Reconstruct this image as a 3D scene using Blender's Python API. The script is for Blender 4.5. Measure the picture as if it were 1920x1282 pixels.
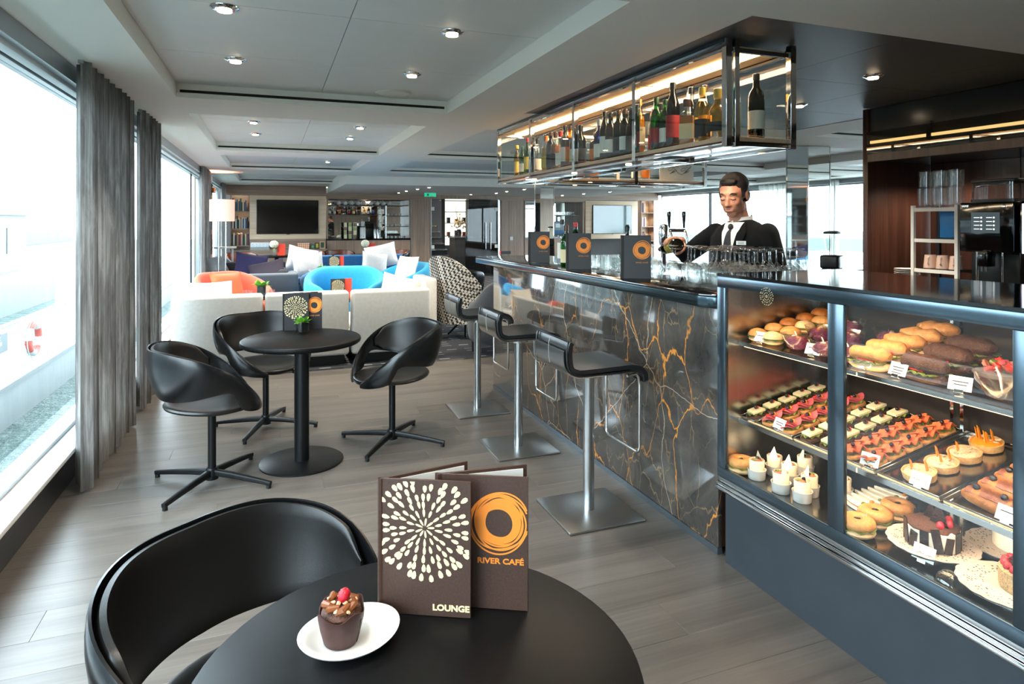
import bpy, bmesh, math, random
from mathutils import Vector, Matrix, Euler
R = math.radians
PI = math.pi
random.seed(7)
for o in list(bpy.data.objects):
    bpy.data.objects.remove(o, do_unlink=True)
SC = bpy.context.scene
COL = SC.collection

# ------------------------------------------------------------------ camera
cam_d = bpy.data.cameras.new('camera'); cam = bpy.data.objects.new('camera', cam_d); COL.objects.link(cam)
YAW = math.atan(453 / 1200)
cam_d.sensor_width = 36.0; cam_d.sensor_fit = 'HORIZONTAL'
cam_d.lens = 36.0 * 1200 / 1920
cam_d.shift_y = -(641 - 416) / 1920
cam_d.clip_start = 0.05; cam_d.clip_end = 500
cam.location = (0, 0, 1.43); cam.rotation_euler = (R(90), 0, -YAW)
SC.camera = cam

# ------------------------------------------------------------------ sky, exposure, daylight
world = bpy.data.worlds.new('sky'); SC.world = world; world.use_nodes = True
bg = world.node_tree.nodes['Background']
bg.inputs[0].default_value = (0.80, 0.91, 1.0, 1); bg.inputs[1].default_value = 8.0
SC.view_settings.view_transform = 'Standard'; SC.view_settings.look = 'None'
SC.view_settings.exposure = 0.8; SC.view_settings.gamma = 1.0
SC.view_settings.use_curve_mapping = False
SC.cycles.max_bounces = 9; SC.cycles.transparent_max_bounces = 96
SC.cycles.diffuse_bounces = 4; SC.cycles.glossy_bounces = 5; SC.cycles.transmission_bounces = 8
SC.cycles.sample_clamp_indirect = 6.0; SC.cycles.sample_clamp_direct = 0.0
SC.cycles.caustics_reflective = False; SC.cycles.caustics_refractive = False
SC.cycles.use_denoising = True
def portal(y0, y1, z0, z1, x, face):
    d = bpy.data.lights.new('daylight_portal', 'AREA'); d.shape = 'RECTANGLE'
    d.size = y1 - y0; d.size_y = z1 - z0; d.cycles.is_portal = True
    o = bpy.data.objects.new('daylight_portal', d); COL.objects.link(o)
    o.location = (x, (y0 + y1) / 2, (z0 + z1) / 2)
    o.rotation_euler = (R(90), 0, R(-90 if face > 0 else 90))
    return o
for a, b in ((-3.9, 4.9), (5.6, 11.9), (12.5, 15.7)):
    portal(a, b, 0.22, 2.18, -1.14, 1)
portal(-3.9, 15.7, 0.3, 2.18, 10.66, -1)

# ------------------------------------------------------------------ colour + materials
def lin(h):
    h = h.lstrip('#'); c = [int(h[i:i + 2], 16) / 255 for i in (0, 2, 4)]
    return tuple(x / 12.92 if x <= .04045 else ((x + .055) / 1.055) ** 2.4 for x in c) + (1,)
MATS = {}
def new_mat(name):
    m = bpy.data.materials.new(name); m.use_nodes = True
    nt = m.node_tree; b = nt.nodes['Principled BSDF']
    return m, nt, b
def coords(nt, scale=(1, 1, 1), rot=(0, 0, 0), space='Object'):
    t = nt.nodes.new('ShaderNodeTexCoord'); mp = nt.nodes.new('ShaderNodeMapping')
    mp.inputs['Scale'].default_value = scale; mp.inputs['Rotation'].default_value = rot
    nt.links.new(t.outputs[space], mp.inputs[0]); return mp.outputs[0]
def ramp(nt, stops, fac):
    r = nt.nodes.new('ShaderNodeValToRGB'); e = r.color_ramp.elements
    e[0].position, e[0].color = stops[0]; e[1].position, e[1].color = stops[-1]
    for p, c in stops[1:-1]:
        n = e.new(p); n.color = c
    nt.links.new(fac, r.inputs[0]); return r.outputs[0]
def noise(nt, vec, scale, detail=3, rough=.55, dist=0):
    n = nt.nodes.new('ShaderNodeTexNoise'); n.inputs['Scale'].default_value = scale
    n.inputs['Detail'].default_value = detail; n.inputs['Roughness'].default_value = rough
    n.inputs['Distortion'].default_value = dist
    nt.links.new(vec, n.inputs['Vector']); return n.outputs['Fac']
def mixc(nt, fac, a, b, mode='MIX'):
    n = nt.nodes.new('ShaderNodeMix'); n.data_type = 'RGBA'; n.blend_type = mode
    for s, v in ((0, fac), (6, a), (7, b)):
        if isinstance(v, (int, float)) or isinstance(v, tuple): n.inputs[s].default_value = v
        else: nt.links.new(v, n.inputs[s])
    return n.outputs[2]
def math_n(nt, op, a, b=None):
    n = nt.nodes.new('ShaderNodeMath'); n.operation = op
    for i, v in enumerate((a, b)):
        if v is None: continue
        if isinstance(v, (int, float)): n.inputs[i].default_value = v
        else: nt.links.new(v, n.inputs[i])
    return n.outputs[0]
def bump(nt, b, h, strength=.2, dist=.01):
    n = nt.nodes.new('ShaderNodeBump'); n.inputs['Strength'].default_value = strength
    n.inputs['Distance'].default_value = dist
    nt.links.new(h, n.inputs['Height']); nt.links.new(n.outputs[0], b.inputs['Normal'])
def mat(name, col, rough=.5, metal=0., var=0., vscale=12., bmp=0., bscale=60., coat=0., spec=None,
        emit=None, estr=0., sheen=0., stretch=(1, 1, 1), objvar=0., sss=0.):
    if name in MATS: return MATS[name]
    m, nt, b = new_mat(name); MATS[name] = m
    c = lin(col) if isinstance(col, str) else tuple(col) + ((1,) if len(col) == 3 else ())
    b.inputs['Base Color'].default_value = c
    b.inputs['Roughness'].default_value = rough; b.inputs['Metallic'].default_value = metal
    if spec is not None: b.inputs['Specular IOR Level'].default_value = spec
    if coat: b.inputs['Coat Weight'].default_value = coat; b.inputs['Coat Roughness'].default_value = .08
    if sheen: b.inputs['Sheen Weight'].default_value = sheen
    if sss:
        b.inputs['Subsurface Weight'].default_value = sss; b.inputs['Subsurface Radius'].default_value = (.02, .008, .004)
    if emit is not None:
        b.inputs['Emission Color'].default_value = lin(emit); b.inputs['Emission Strength'].default_value = estr
    out = None
    if var or bmp: v = coords(nt, stretch)
    if var:
        f = noise(nt, v, vscale, 4)
        lo = tuple(x * (1 - var) for x in c[:3]) + (1,); hi = tuple(min(1, x * (1 + var)) for x in c[:3]) + (1,)
        out = ramp(nt, [(.3, lo), (.7, hi)], f)
    if objvar:
        oi = nt.nodes.new('ShaderNodeObjectInfo')
        k = math_n(nt, 'MULTIPLY_ADD', oi.outputs['Random'], 2 * objvar); k.node.inputs[2].default_value = 1 - objvar
        cc = nt.nodes.new('ShaderNodeCombineColor')
        for i in range(3): nt.links.new(k, cc.inputs[i])
        out = mixc(nt, 1.0, out if out is not None else c, cc.outputs[0], 'MULTIPLY')
    if out is not None: nt.links.new(out, b.inputs['Base Color'])
    if bmp: bump(nt, b, noise(nt, v, bscale, 3), bmp)
    return m
def wood(name, dark, light, axis='z', scale=1., rough=.35, objvar=0., bmp=.05, coat=0., fine=1.0):
    if name in MATS: return MATS[name]
    m, nt, b = new_mat(name); MATS[name] = m
    st = {'x': (.5, 14, 14), 'y': (14, .5, 14), 'z': (14, 14, .5)}[axis]
    v = coords(nt, tuple(s * scale for s in st))
    if objvar:
        oi = nt.nodes.new('ShaderNodeObjectInfo')
        vm = nt.nodes.new('ShaderNodeVectorMath'); vm.operation = 'MULTIPLY_ADD'
        cx = nt.nodes.new('ShaderNodeCombineXYZ')
        for i in range(3): nt.links.new(oi.outputs['Random'], cx.inputs[i])
        nt.links.new(cx.outputs[0], vm.inputs[0]); vm.inputs[1].default_value = (31, 57, 43); nt.links.new(v, vm.inputs[2])
        v = vm.outputs[0]
    f1 = noise(nt, v, 1.2, 6, .62, .25); f2 = noise(nt, v, 6.0 * fine, 3, .6)
    f = math_n(nt, 'ADD', math_n(nt, 'MULTIPLY', f1, .7), math_n(nt, 'MULTIPLY', f2, .3))
    c = ramp(nt, [(.36, lin(dark)), (.66, lin(light))], f)
    if objvar:
        k = math_n(nt, 'MULTIPLY_ADD', oi.outputs['Random'], 2 * objvar); k.node.inputs[2].default_value = 1 - objvar
        cc = nt.nodes.new('ShaderNodeCombineColor')
        for i in range(3): nt.links.new(k, cc.inputs[i])
        c = mixc(nt, 1.0, c, cc.outputs[0], 'MULTIPLY')
    nt.links.new(c, b.inputs['Base Color']); b.inputs['Roughness'].default_value = rough
    if coat: b.inputs['Coat Weight'].default_value = coat
    if bmp: bump(nt, b, f, bmp, .004)
    return m
def glass(name, tint=(.97, .99, .98), rough=.0, ior=1.5, refl=1.0):
    """clear thin glass: see-through with Fresnel reflections"""
    if name in MATS: return MATS[name]
    m = bpy.data.materials.new(name); m.use_nodes = True; MATS[name] = m
    nt = m.node_tree; nt.nodes.clear()
    o = nt.nodes.new('ShaderNodeOutputMaterial'); mx = nt.nodes.new('ShaderNodeMixShader')
    tr = nt.nodes.new('ShaderNodeBsdfTransparent'); gl = nt.nodes.new('ShaderNodeBsdfGlossy')
    tr.inputs[0].default_value = tuple(tint) + (1,); gl.inputs['Roughness'].default_value = rough
    fr = nt.nodes.new('ShaderNodeFresnel'); fr.inputs[0].default_value = ior
    ge = nt.nodes.new('ShaderNodeNewGeometry'); front = math_n(nt, 'SUBTRACT', 1.0, ge.outputs['Backfacing'])
    f = math_n(nt, 'MULTIPLY', math_n(nt, 'MULTIPLY', fr.outputs[0], refl), front)
    nt.links.new(f, mx.inputs[0]); nt.links.new(tr.outputs[0], mx.inputs[1]); nt.links.new(gl.outputs[0], mx.inputs[2])
    nt.links.new(mx.outputs[0], o.inputs[0]); return m

# ------------------------------------------------------------------ mesh builder
class MB:
    def __init__(s): s.v = []; s.f = []; s.mi = []; s.cur = 0
    def add(s, vs, fs):
        b = len(s.v); s.v += [tuple(v) for v in vs]
        s.f += [tuple(i + b for i in f) for f in fs]; s.mi += [s.cur] * len(fs); return s
    def box(s, x0, x1, y0, y1, z0, z1):
        return s.add([(x0, y0, z0), (x1, y0, z0), (x1, y1, z0), (x0, y1, z0), (x0, y0, z1), (x1, y0, z1), (x1, y1, z1), (x0, y1, z1)],
                     [(3, 2, 1, 0), (4, 5, 6, 7), (0, 1, 5, 4), (1, 2, 6, 5), (2, 3, 7, 6), (3, 0, 4, 7)])
    def cbox(s, c, d, rot=None):
        b = MB().box(-d[0] / 2, d[0] / 2, -d[1] / 2, d[1] / 2, -d[2] / 2, d[2] / 2)
        m = Matrix.Translation(c) @ (Euler(rot).to_matrix().to_4x4() if rot else Matrix())
        return s.add([m @ Vector(v) for v in b.v], b.f)
    def lathe(s, prof, c=(0, 0, 0), n=24, a0=0, a1=2 * PI, jag=None):
        """prof: list of (r, z). Closed ends where r == 0."""
        full = abs(a1 - a0 - 2 * PI) < 1e-6; m = n if full else n + 1
        vs = []; rows = []
        for r, z in prof:
            row = []
            if r < 1e-7 and full:
                row = [len(vs)] * m; vs.append((c[0], c[1], c[2] + z))
            else:
                for i in range(m):
                    a = a0 + (a1 - a0) * i / n; k = jag(a, r, z) if jag else 1
                    row.append(len(vs)); vs.append((c[0] + r * k * math.cos(a), c[1] + r * k * math.sin(a), c[2] + z))
            rows.append(row)
        fs = []
        for j in range(len(rows) - 1):
            for i in range(n):
                i2 = (i + 1) % m if full else i + 1
                q = [rows[j][i], rows[j][i2], rows[j + 1][i2], rows[j + 1][i]]
                q2 = [];
                for x in q:
                    if x not in q2: q2.append(x)
                if len(q2) > 2: fs.append(tuple(q2))
        return s.add(vs, fs)
    def cyl(s, c, r, h, n=20, r2=None):
        r2 = r if r2 is None else r2
        return s.lathe([(0, 0), (r, 0), (r2, h), (0, h)], c, n)
    def tube(s, path, r, n=8, closed=False, prof=None, up=None):
        """sweep: r number or list; prof: list of (a, b) offsets instead of a circle"""
        P = [Vector(p) for p in path]; k = len(P); vs = []
        rr = r if isinstance(r, (list, tuple)) else [r] * k
        last = Vector(up) if up else None
        for i in range(k):
            a = P[(i - 1) % k] if (closed or i) else P[0]; b = P[(i + 1) % k] if (closed or i < k - 1) else P[-1]
            t = (b - a).normalized()
            if last is None:
                last = Vector((0, 0, 1)) if abs(t.z) < .9 else Vector((1, 0, 0))
            nrm = (last - t * last.dot(t))
            if nrm.length < 1e-6: nrm = t.orthogonal()
            nrm.normalize(); bn = t.cross(nrm); last = nrm if not up else Vector(up)
            if prof:
                for (x, y) in prof: vs.append(P[i] + bn * (x * rr[i]) + nrm * (y * rr[i]))
            else:
                for j in range(n):
                    q = 2 * PI * j / n; vs.append(P[i] + bn * (math.cos(q) * rr[i]) + nrm * (math.sin(q) * rr[i]))
        n = len(prof) if prof else n
        fs = []
        for i in range(k if closed else k - 1):
            i2 = (i + 1) % k
            for j in range(n):
                j2 = (j + 1) % n; fs.append((i * n + j, i * n + j2, i2 * n + j2, i2 * n + j))
        if not closed:
            fs.append(tuple(range(n - 1, -1, -1))); fs.append(tuple((k - 1) * n + j for j in range(n)))
        return s.add(vs, fs)
    def ball(s, c, r, nu=14, nv=9, rot=None, fn=None):
        r = (r, r, r) if isinstance(r, (int, float)) else r
        m = Matrix.Translation(c) @ (Euler(rot).to_matrix().to_4x4() if rot else Matrix())
        vs = []; rows = []
        for j in range(nv + 1):
            ph = PI * j / nv
            row = []
            for i in range(nu):
                if j in (0, nv) and i: row.append(row[0]); continue
                th = 2 * PI * i / nu; d = Vector((math.sin(ph) * math.cos(th), math.sin(ph) * math.sin(th), -math.cos(ph)))
                k = fn(d) if fn else 1
                row.append(len(vs)); vs.append(m @ Vector((d.x * r[0] * k, d.y * r[1] * k, d.z * r[2] * k)))
            rows.append(row)
        fs = []
        for j in range(nv):
            for i in range(nu):
                q = [rows[j][i], rows[j][(i + 1) % nu], rows[j + 1][(i + 1) % nu], rows[j + 1][i]]; q2 = []
                for x in q:
                    if x not in q2: q2.append(x)
                if len(q2) > 2: fs.append(tuple(q2))
        return s.add(vs, fs)
    def prism(s, poly, a, b, axis='z'):
        """poly (2D, ccw) pushed from a to b along axis"""
        n = len(poly)
        def pt(p, h): return {'z': (p[0], p[1], h), 'y': (p[0], h, p[1]), 'x': (h, p[0], p[1])}[axis]
        vs = [pt(p, a) for p in poly] + [pt(p, b) for p in poly]
        fs = [tuple(range(n - 1, -1, -1)), tuple(range(n, 2 * n))] + [(i, (i + 1) % n, n + (i + 1) % n, n + i) for i in range(n)]
        return s.add(vs, fs)
    def sheet(s, fn, nu, nv, th=0., closeu=False):
        """fn(u,v)->Vector on a grid, thickened by th along normals"""
        g = [[Vector(fn(i / nu, j / nv)) for i in range(nu + 1)] for j in range(nv + 1)]
        def nrm(i, j):
            a = g[j][min(i + 1, nu)] - g[j][max(i - 1, 0)]; b = g[min(j + 1, nv)][i] - g[max(j - 1, 0)][i]
            n = a.cross(b); return n.normalized() if n.length > 1e-9 else Vector((0, 0, 1))
        W = nu + 1; vs = [p for row in g for p in row]
        fs = [(j * W + i, j * W + i + 1, (j + 1) * W + i + 1, (j + 1) * W + i) for j in range(nv) for i in range(nu)]
        if th:
            b = len(vs)
            for j in range(nv + 1):
                for i in range(nu + 1): vs.append(g[j][i] - nrm(i, j) * (th(i / nu, j / nv) if callable(th) else th))
            fs += [tuple(b + q for q in reversed(f)) for f in list(fs)]
            ring = [i for i in range(W)] + [j * W + nu for j in range(1, nv + 1)] + [nv * W + i for i in range(nu - 1, -1, -1)] + [j * W for j in range(nv - 1, 0, -1)]
            for q in range(len(ring)):
                a, c = ring[q], ring[(q + 1) % len(ring)]; fs.append((c, a, a + b, c + b))
        return s.add(vs, fs)
    def xf(s, m):
        s.v = [tuple(m @ Vector(v)) for v in s.v]; return s
    def mesh(s, name, m, bevel=0, seg=2, smooth=True, ang=38, sub=0):
        me = bpy.data.meshes.new(name); me.from_pydata(s.v, [], s.f)
        ms = m if isinstance(m, (list, tuple)) else [m]
        for q in ms: me.materials.append(q)
        if len(ms) > 1: me.polygons.foreach_set('material_index', s.mi)
        bm = bmesh.new(); bm.from_mesh(me)
        bmesh.ops.recalc_face_normals(bm, faces=bm.faces)
        if bevel:
            es = [e for e in bm.edges if len(e.link_faces) == 2 and e.calc_face_angle(0) > R(28)]
            bmesh.ops.bevel(bm, geom=es, offset=bevel, segments=seg, profile=.5, affect='EDGES', clamp_overlap=True)
        if sub:
            bmesh.ops.subdivide_edges(bm, edges=bm.edges, cuts=1, use_grid_fill=True, smooth=.6)
        bm.to_mesh(me); bm.free()
        if smooth:
            me.polygons.foreach_set('use_smooth', [True] * len(me.polygons)); me.set_sharp_from_angle(angle=R(ang))
        me.update(); return me
    def build(s, name, m, parent=None, loc=None, rot=None, subsurf=0, **k):
        o = bpy.data.objects.new(name, s.mesh(name, m, **k)); COL.objects.link(o)
        if parent: o.parent = parent
        if loc: o.location = loc
        if rot: o.rotation_euler = rot
        if subsurf:
            q = o.modifiers.new('smooth', 'SUBSURF'); q.levels = subsurf; q.render_levels = subsurf
        return o
def tag(o, label, cat, group=None):
    o['label'] = label; o['category'] = cat
    if group: o['group'] = group
    return o
def thing(name, label, cat, loc=(0, 0, 0), rz=0, group=None):
    o = bpy.data.objects.new(name, None); COL.objects.link(o); o.empty_display_size = .1
    o.location = loc; o.rotation_euler = (0, 0, rz)
    return tag(o, label, cat, group)
def struct(o): o['kind'] = 'structure'; return o
def dup(root, loc=None, rz=None, label=None, scale=None, mats=None):
    """copy a thing with its parts and sub-parts; mats maps part name -> material"""
    def cp(o, par):
        c = o.copy(); COL.objects.link(c)
        if par: c.parent = par
        if mats and o.name.split('.')[0] in mats:
            c.data = o.data.copy(); c.data.materials.clear(); c.data.materials.append(mats[o.name.split('.')[0]])
        for ch in o.children: cp(ch, c)
        return c
    c = cp(root, None)
    if loc is not None: c.location = loc
    if rz is not None: c.rotation_euler = (c.rotation_euler[0], c.rotation_euler[1], rz)
    if label: c['label'] = label
    if scale is not None: c.scale = (scale,) * 3 if isinstance(scale, (int, float)) else scale
    return c
def share(o, loc=None, rot=None, parent=None):
    c = o.copy(); COL.objects.link(c)
    if parent is not None: c.parent = parent
    if loc is not None: c.location = loc
    if rot is not None: c.rotation_euler = rot
    return c
def text_obj(name, body, size, m, parent=None, loc=(0, 0, 0), rot=(0, 0, 0), ext=.0006, align='CENTER', sx=1., space=1., off=0.):
    cu = bpy.data.curves.new(name, 'FONT'); cu.body = body; cu.size = size; cu.extrude = ext
    cu.align_x = align; cu.align_y = 'CENTER'; cu.space_character = space; cu.offset = off; cu.resolution_u = 3
    t = bpy.data.objects.new(name, cu); COL.objects.link(t)
    dg = bpy.context.evaluated_depsgraph_get(); me = bpy.data.meshes.new_from_object(t.evaluated_get(dg))
    bpy.data.objects.remove(t); me.materials.clear(); me.materials.append(m)
    o = bpy.data.objects.new(name, me); COL.objects.link(o)
    o.location = loc; o.rotation_euler = rot; o.scale = (sx, 1, 1)
    if parent: o.parent = parent
    return o
def ss(a, b, x):
    t = max(0., min(1., (x - a) / (b - a))); return t * t * (3 - 2 * t)
def lerp(keys, x):
    if x <= keys[0][0]: return keys[0][1:]
    for p, q in zip(keys, keys[1:]):
        if x <= q[0]:
            t = (x - p[0]) / (q[0] - p[0]); t = t * t * (3 - 2 * t) if len(keys) < 3 else t
            return tuple(a + (b - a) * t for a, b in zip(p[1:], q[1:]))
    return keys[-1][1:]
def crom(keys, x):
    """smooth (Catmull-Rom) interpolation of keys [(x, a, b, ...)]"""
    n = len(keys)
    if x <= keys[0][0]: return keys[0][1:]
    if x >= keys[-1][0]: return keys[-1][1:]
    for i in range(n - 1):
        if x <= keys[i + 1][0]:
            p1, p2 = keys[i], keys[i + 1]; p0 = keys[max(i - 1, 0)]; p3 = keys[min(i + 2, n - 1)]
            h = p2[0] - p1[0]; t = (x - p1[0]) / h; out = []
            for k in range(1, len(p1)):
                m1 = (p2[k] - p0[k]) / (p2[0] - p0[0]) * h; m2 = (p3[k] - p1[k]) / (p3[0] - p1[0]) * h
                out.append((2 * t**3 - 3 * t**2 + 1) * p1[k] + (t**3 - 2 * t**2 + t) * m1 + (-2 * t**3 + 3 * t**2) * p2[k] + (t**3 - t**2) * m2)
            return tuple(out)
def rrect(w, h, r, n=4):
    """rounded rectangle outline (ccw)"""
    out = []
    for cx, cy, a in ((w / 2 - r, h / 2 - r, 0), (-w / 2 + r, h / 2 - r, 90), (-w / 2 + r, -h / 2 + r, 180), (w / 2 - r, -h / 2 + r, 270)):
        for i in range(n + 1):
            q = R(a + 90 * i / n); out.append((cx + r * math.cos(q), cy + r * math.sin(q)))
    return out
def spot(name, loc, power, ang=80, col=(1, .88, .72), blend=.6, rad=.035, aim=None, parent=None):
    d = bpy.data.lights.new(name, 'SPOT'); d.energy = power; d.spot_size = R(ang); d.spot_blend = blend
    d.color = col; d.shadow_soft_size = rad
    o = bpy.data.objects.new(name, d); COL.objects.link(o); o.location = loc
    if aim is not None:
        o.rotation_euler = (Vector(aim) - Vector(loc)).to_track_quat('-Z', 'Y').to_euler()
    if parent: o.parent = parent
    return o

# shared materials
mat('black_plastic', '#0b0c0d', .35); mat('black_gloss', '#060708', .08, coat=.3)
mat('chrome', '#d8dadb', .06, 1.0); mat('steel', '#b4b6b6', .24, 1.0)
mat('brushed_steel', '#a9abab', .3, 1.0, var=.08, vscale=30, stretch=(1, 40, 40))
mat('white_paint', '#dedcd4', .6); mat('white_card', '#e9e9e6', .7); mat('white_china', '#d3d0cb', .18, coat=.3)
mat('black_leather', '#0a0a0b', .34, bmp=.10, bscale=420, spec=.5)
mat('black_metal', '#101214', .38, .4)
glass('clear_glass'); glass('window_glass', (.93, .975, .98), refl=.7)
wood('walnut_veneer', '#7d6656', '#a38a77', 'z', 1.0, .4); wood('walnut_veneer_flat', '#7d6656', '#a38a77', 'x', 1.0, .4)
wood('dark_wood', '#2c1a13', '#4f3025', 'z', 1.0, .28); wood('pale_oak', '#b9997a', '#d9bd9d', 'y', 1.2, .4)
wood('pale_maple', '#c7aa8c', '#dfc6aa', 'x', .8, .45)
# ================================================================== STRUCTURE
ZS = 2.28; ZC = 2.38; YB = -4.0; YF = 15.9; XL = -1.03; XR = 10.55
# ---- wood floor of planks
wood('plank_wood', '#4b4641', '#655f59', 'x', .55, .34, objvar=.06, bmp=.05, fine=1.7)
fl = struct(MB().box(-1.2, 10.7, YB, 6.42, -.2, -.012).build('floor', mat('subfloor', '#3a352f', .8)))
PW, PL = .19, 1.3
PM = {}
def plank_mesh(L):
    k = round(L, 3)
    if k not in PM: PM[k] = MB().box(-L / 2 + .0004, L / 2 - .0004, -PW / 2 + .0003, PW / 2 - .0003, -.012, 0).mesh('plank', MATS['plank_wood'], bevel=.0006, seg=1)
    return PM[k]
row = 0; y = 6.42 - PW / 2; XW, XE = -1.03, 3.32
offs = [0.0, .52, .21, .84, .36, 1.04, .66]
while y > -.35:
    x = XW - offs[row % 7]
    while x < XE - .01:
        a, b = max(x, XW), min(x + PL, XE)
        if b - a > .03 and a < 1.9:
            o = bpy.data.objects.new('plank', plank_mesh(b - a)); COL.objects.link(o); o.parent = fl; o.location = ((a + b) / 2, y, 0)
        x += PL
    row += 1; y -= PW
bk = MB()
bk.box(-1.2, 10.7, YB, y + PW / 2 - .001, -.012, 0); bk.box(3.32, 10.7, y + PW / 2, 6.42, -.012, 0)
bk.build('floor_field', MATS['plank_wood'], fl)
# ---- carpet
def carpet():
    m, nt, b = new_mat('carpet'); MATS['carpet'] = m
    v = coords(nt, (1, 1, 1))
    br = nt.nodes.new('ShaderNodeTexBrick'); nt.links.new(v, br.inputs['Vector'])
    br.inputs['Color1'].default_value = lin('#14171f'); br.inputs['Color2'].default_value = lin('#191c25'); br.inputs['Mortar'].default_value = lin('#14171f')
    br.inputs['Scale'].default_value = 1.0; br.inputs['Brick Width'].default_value = .2; br.inputs['Row Height'].default_value = .1
    br.inputs['Mortar Size'].default_value = 0
    # pale dashes: a short bar in some bricks
    sx = nt.nodes.new('ShaderNodeSeparateXYZ'); nt.links.new(v, sx.inputs[0])
    fx = math_n(nt, 'FRACT', math_n(nt, 'MULTIPLY', sx.outputs[0], 5.0)); fy = math_n(nt, 'FRACT', math_n(nt, 'MULTIPLY', sx.outputs[1], 9.0))
    inx = math_n(nt, 'MULTIPLY', math_n(nt, 'GREATER_THAN', fx, .22), math_n(nt, 'LESS_THAN', fx, .78))
    iny = math_n(nt, 'MULTIPLY', math_n(nt, 'GREATER_THAN', fy, .3), math_n(nt, 'LESS_THAN', fy, .62))
    wn = nt.nodes.new('ShaderNodeTexWhiteNoise'); wn.noise_dimensions = '2D'
    cx = nt.nodes.new('ShaderNodeCombineXYZ')
    nt.links.new(math_n(nt, 'FLOOR', math_n(nt, 'MULTIPLY', sx.outputs[0], 5.0)), cx.inputs[0]); nt.links.new(math_n(nt, 'FLOOR', math_n(nt, 'MULTIPLY', sx.outputs[1], 9.0)), cx.inputs[1])
    nt.links.new(cx.outputs[0], wn.inputs['Vector'])
    pick = math_n(nt, 'GREATER_THAN', wn.outputs['Value'], .45)
    f = math_n(nt, 'MULTIPLY', math_n(nt, 'MULTIPLY', inx, iny), math_n(nt, 'MULTIPLY', pick, wn.outputs['Value']))
    c = mixc(nt, f, br.outputs[0], lin('#7b7b7c'))
    nt.links.new(c, b.inputs['Base Color']); b.inputs['Roughness'].default_value = .95
    bump(nt, b, noise(nt, v, 400, 2), .3, .004)
    return m
struct(MB().box(-1.2, 10.7, 6.42, 20.5, -.2, .004).build('floor_carpet', carpet()))
struct(MB().box(-1.03, 1.9, 6.405, 6.435, -.005, .006).build('trim_1', MATS['steel']))

# ---- ceiling: lowered soffit with recessed coffers
mat('soffit_paint', '#efece4', .7); mat('coffer_panel_paint', '#dcdedb', .55, var=.02, vscale=3); mat('slot_black', '#0b0b0b', .7)
mat('dark_ceiling', '#2b2e31', .5, .1, var=.12, vscale=160)
CY = [(-1.3, 1.45), (2.13, 4.90), (5.57, 8.33), (8.88, 11.2), (12.1, 14.7)]
coffers = []
for i, (a, b) in enumerate(CY):
    coffers.append((-.6, 1.30, a, b)); coffers.append((8.1, 9.95, a, b))
coffers += [(1.86, 7.55, 5.57, 8.33), (1.86, 7.55, 8.88, 11.2), (5.05, 7.55, 2.13, 4.90)]
holes = coffers + [(1.86, 4.57, 2.12, 4.66)]
xs = sorted({-1.2, 10.7} | {h[0] for h in holes} | {h[1] for h in holes}); ys = sorted({YB, YF + .3} | {h[2] for h in holes} | {h[3] for h in holes})
sof = MB()
for i in range(len(xs) - 1):
    run = None
    for j in range(len(ys) - 1):
        cx, cy = (xs[i] + xs[i + 1]) / 2, (ys[j] + ys[j + 1]) / 2
        solid = not any(h[0] < cx < h[1] and h[2] < cy < h[3] for h in holes)
        if solid and run is None: run = ys[j]
        if (not solid or j == len(ys) - 2) and run is not None:
            sof.box(xs[i], xs[i + 1], run, ys[j] if not solid else ys[j + 1], ZS, ZS + .25); run = None
ceil = struct(sof.build('ceiling', MATS['soffit_paint'], smooth=False))
for (x0, x1, y0, y1) in coffers:
    near = x1 < 2 and y0 < 9
    nx = 2 if near else max(1, round((x1 - x0) / 1.9)); ny = 3
    for i in range(nx):
        for j in range(ny):
            a0 = x0 + (x1 - x0) * i / nx; a1 = x0 + (x1 - x0) * (i + 1) / nx
            b0 = y0 + (y1 - y0) * j / ny; b1 = y0 + (y1 - y0) * (j + 1) / ny
            MB().box(a0 + .002, a1 - .002, b0 + .002, b1 - .002, ZC, ZC + .03).build('ceiling_panel', MATS['coffer_panel_paint'], ceil, smooth=False)
    MB().box(x0, x1, y0, y1, ZC + .032, ZC + .05).build('ceiling_void', MATS['slot_black'], ceil, smooth=False)
    # linear air slots in the two cross faces
    for yy, sg in ((y1, -1), (y0, 1)):
        MB().box(x0 + .02, x1 - .02, min(yy, yy + sg * .004), max(yy, yy + sg * .004), 2.318, 2.336).build('air_slot', MATS['slot_black'], ceil, smooth=False)
        MB().box(x0, x1, min(yy, yy + sg * .022), max(yy, yy + sg * .022), 2.28, 2.312).build('coffer_lip', MATS['soffit_paint'], ceil, smooth=False)
# dark ceiling panels over the bar
for i in range(3):
    for j in range(3):
        a0 = 1.86 + (4.57 - 1.86) * i / 3; b0 = 2.12 + (4.66 - 2.12) * j / 3
        MB().box(a0 + .0015, a0 + .902, b0 + .0015, b0 + .845, ZS + .004, ZS + .03).build('ceiling_panel', MATS['dark_ceiling'], ceil, smooth=False)
MB().box(1.86, 4.57, 2.12, 4.66, ZS + .035, ZS + .05).build('ceiling_void', MATS['slot_black'], ceil, smooth=False)
# lower soffit in front of the far wall
struct(MB().box(1.28, 8.2, 11.95, YF, 2.12, 2.279).build('ceiling_lower', mat('soffit_grey', '#e4e1d9', .7), smooth=False))
# ---- round ceiling loudspeaker
s = thing('ceiling_speaker', 'round flat white ceiling loudspeaker in the near coffer beside the downlights', 'speaker', (.848, 4.72, ZC))
MB().lathe([(0, -.012), (.105, -.012), (.12, -.006), (.125, 0), (0, 0)], n=32).build('grille', MATS['coffer_panel_paint'], s)
MB().lathe([(.112, -.0125), (.125, -.0125), (.128, 0), (.112, 0), (.112, -.0125)], n=32).build('rim', MATS['white_paint'], s)
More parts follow.
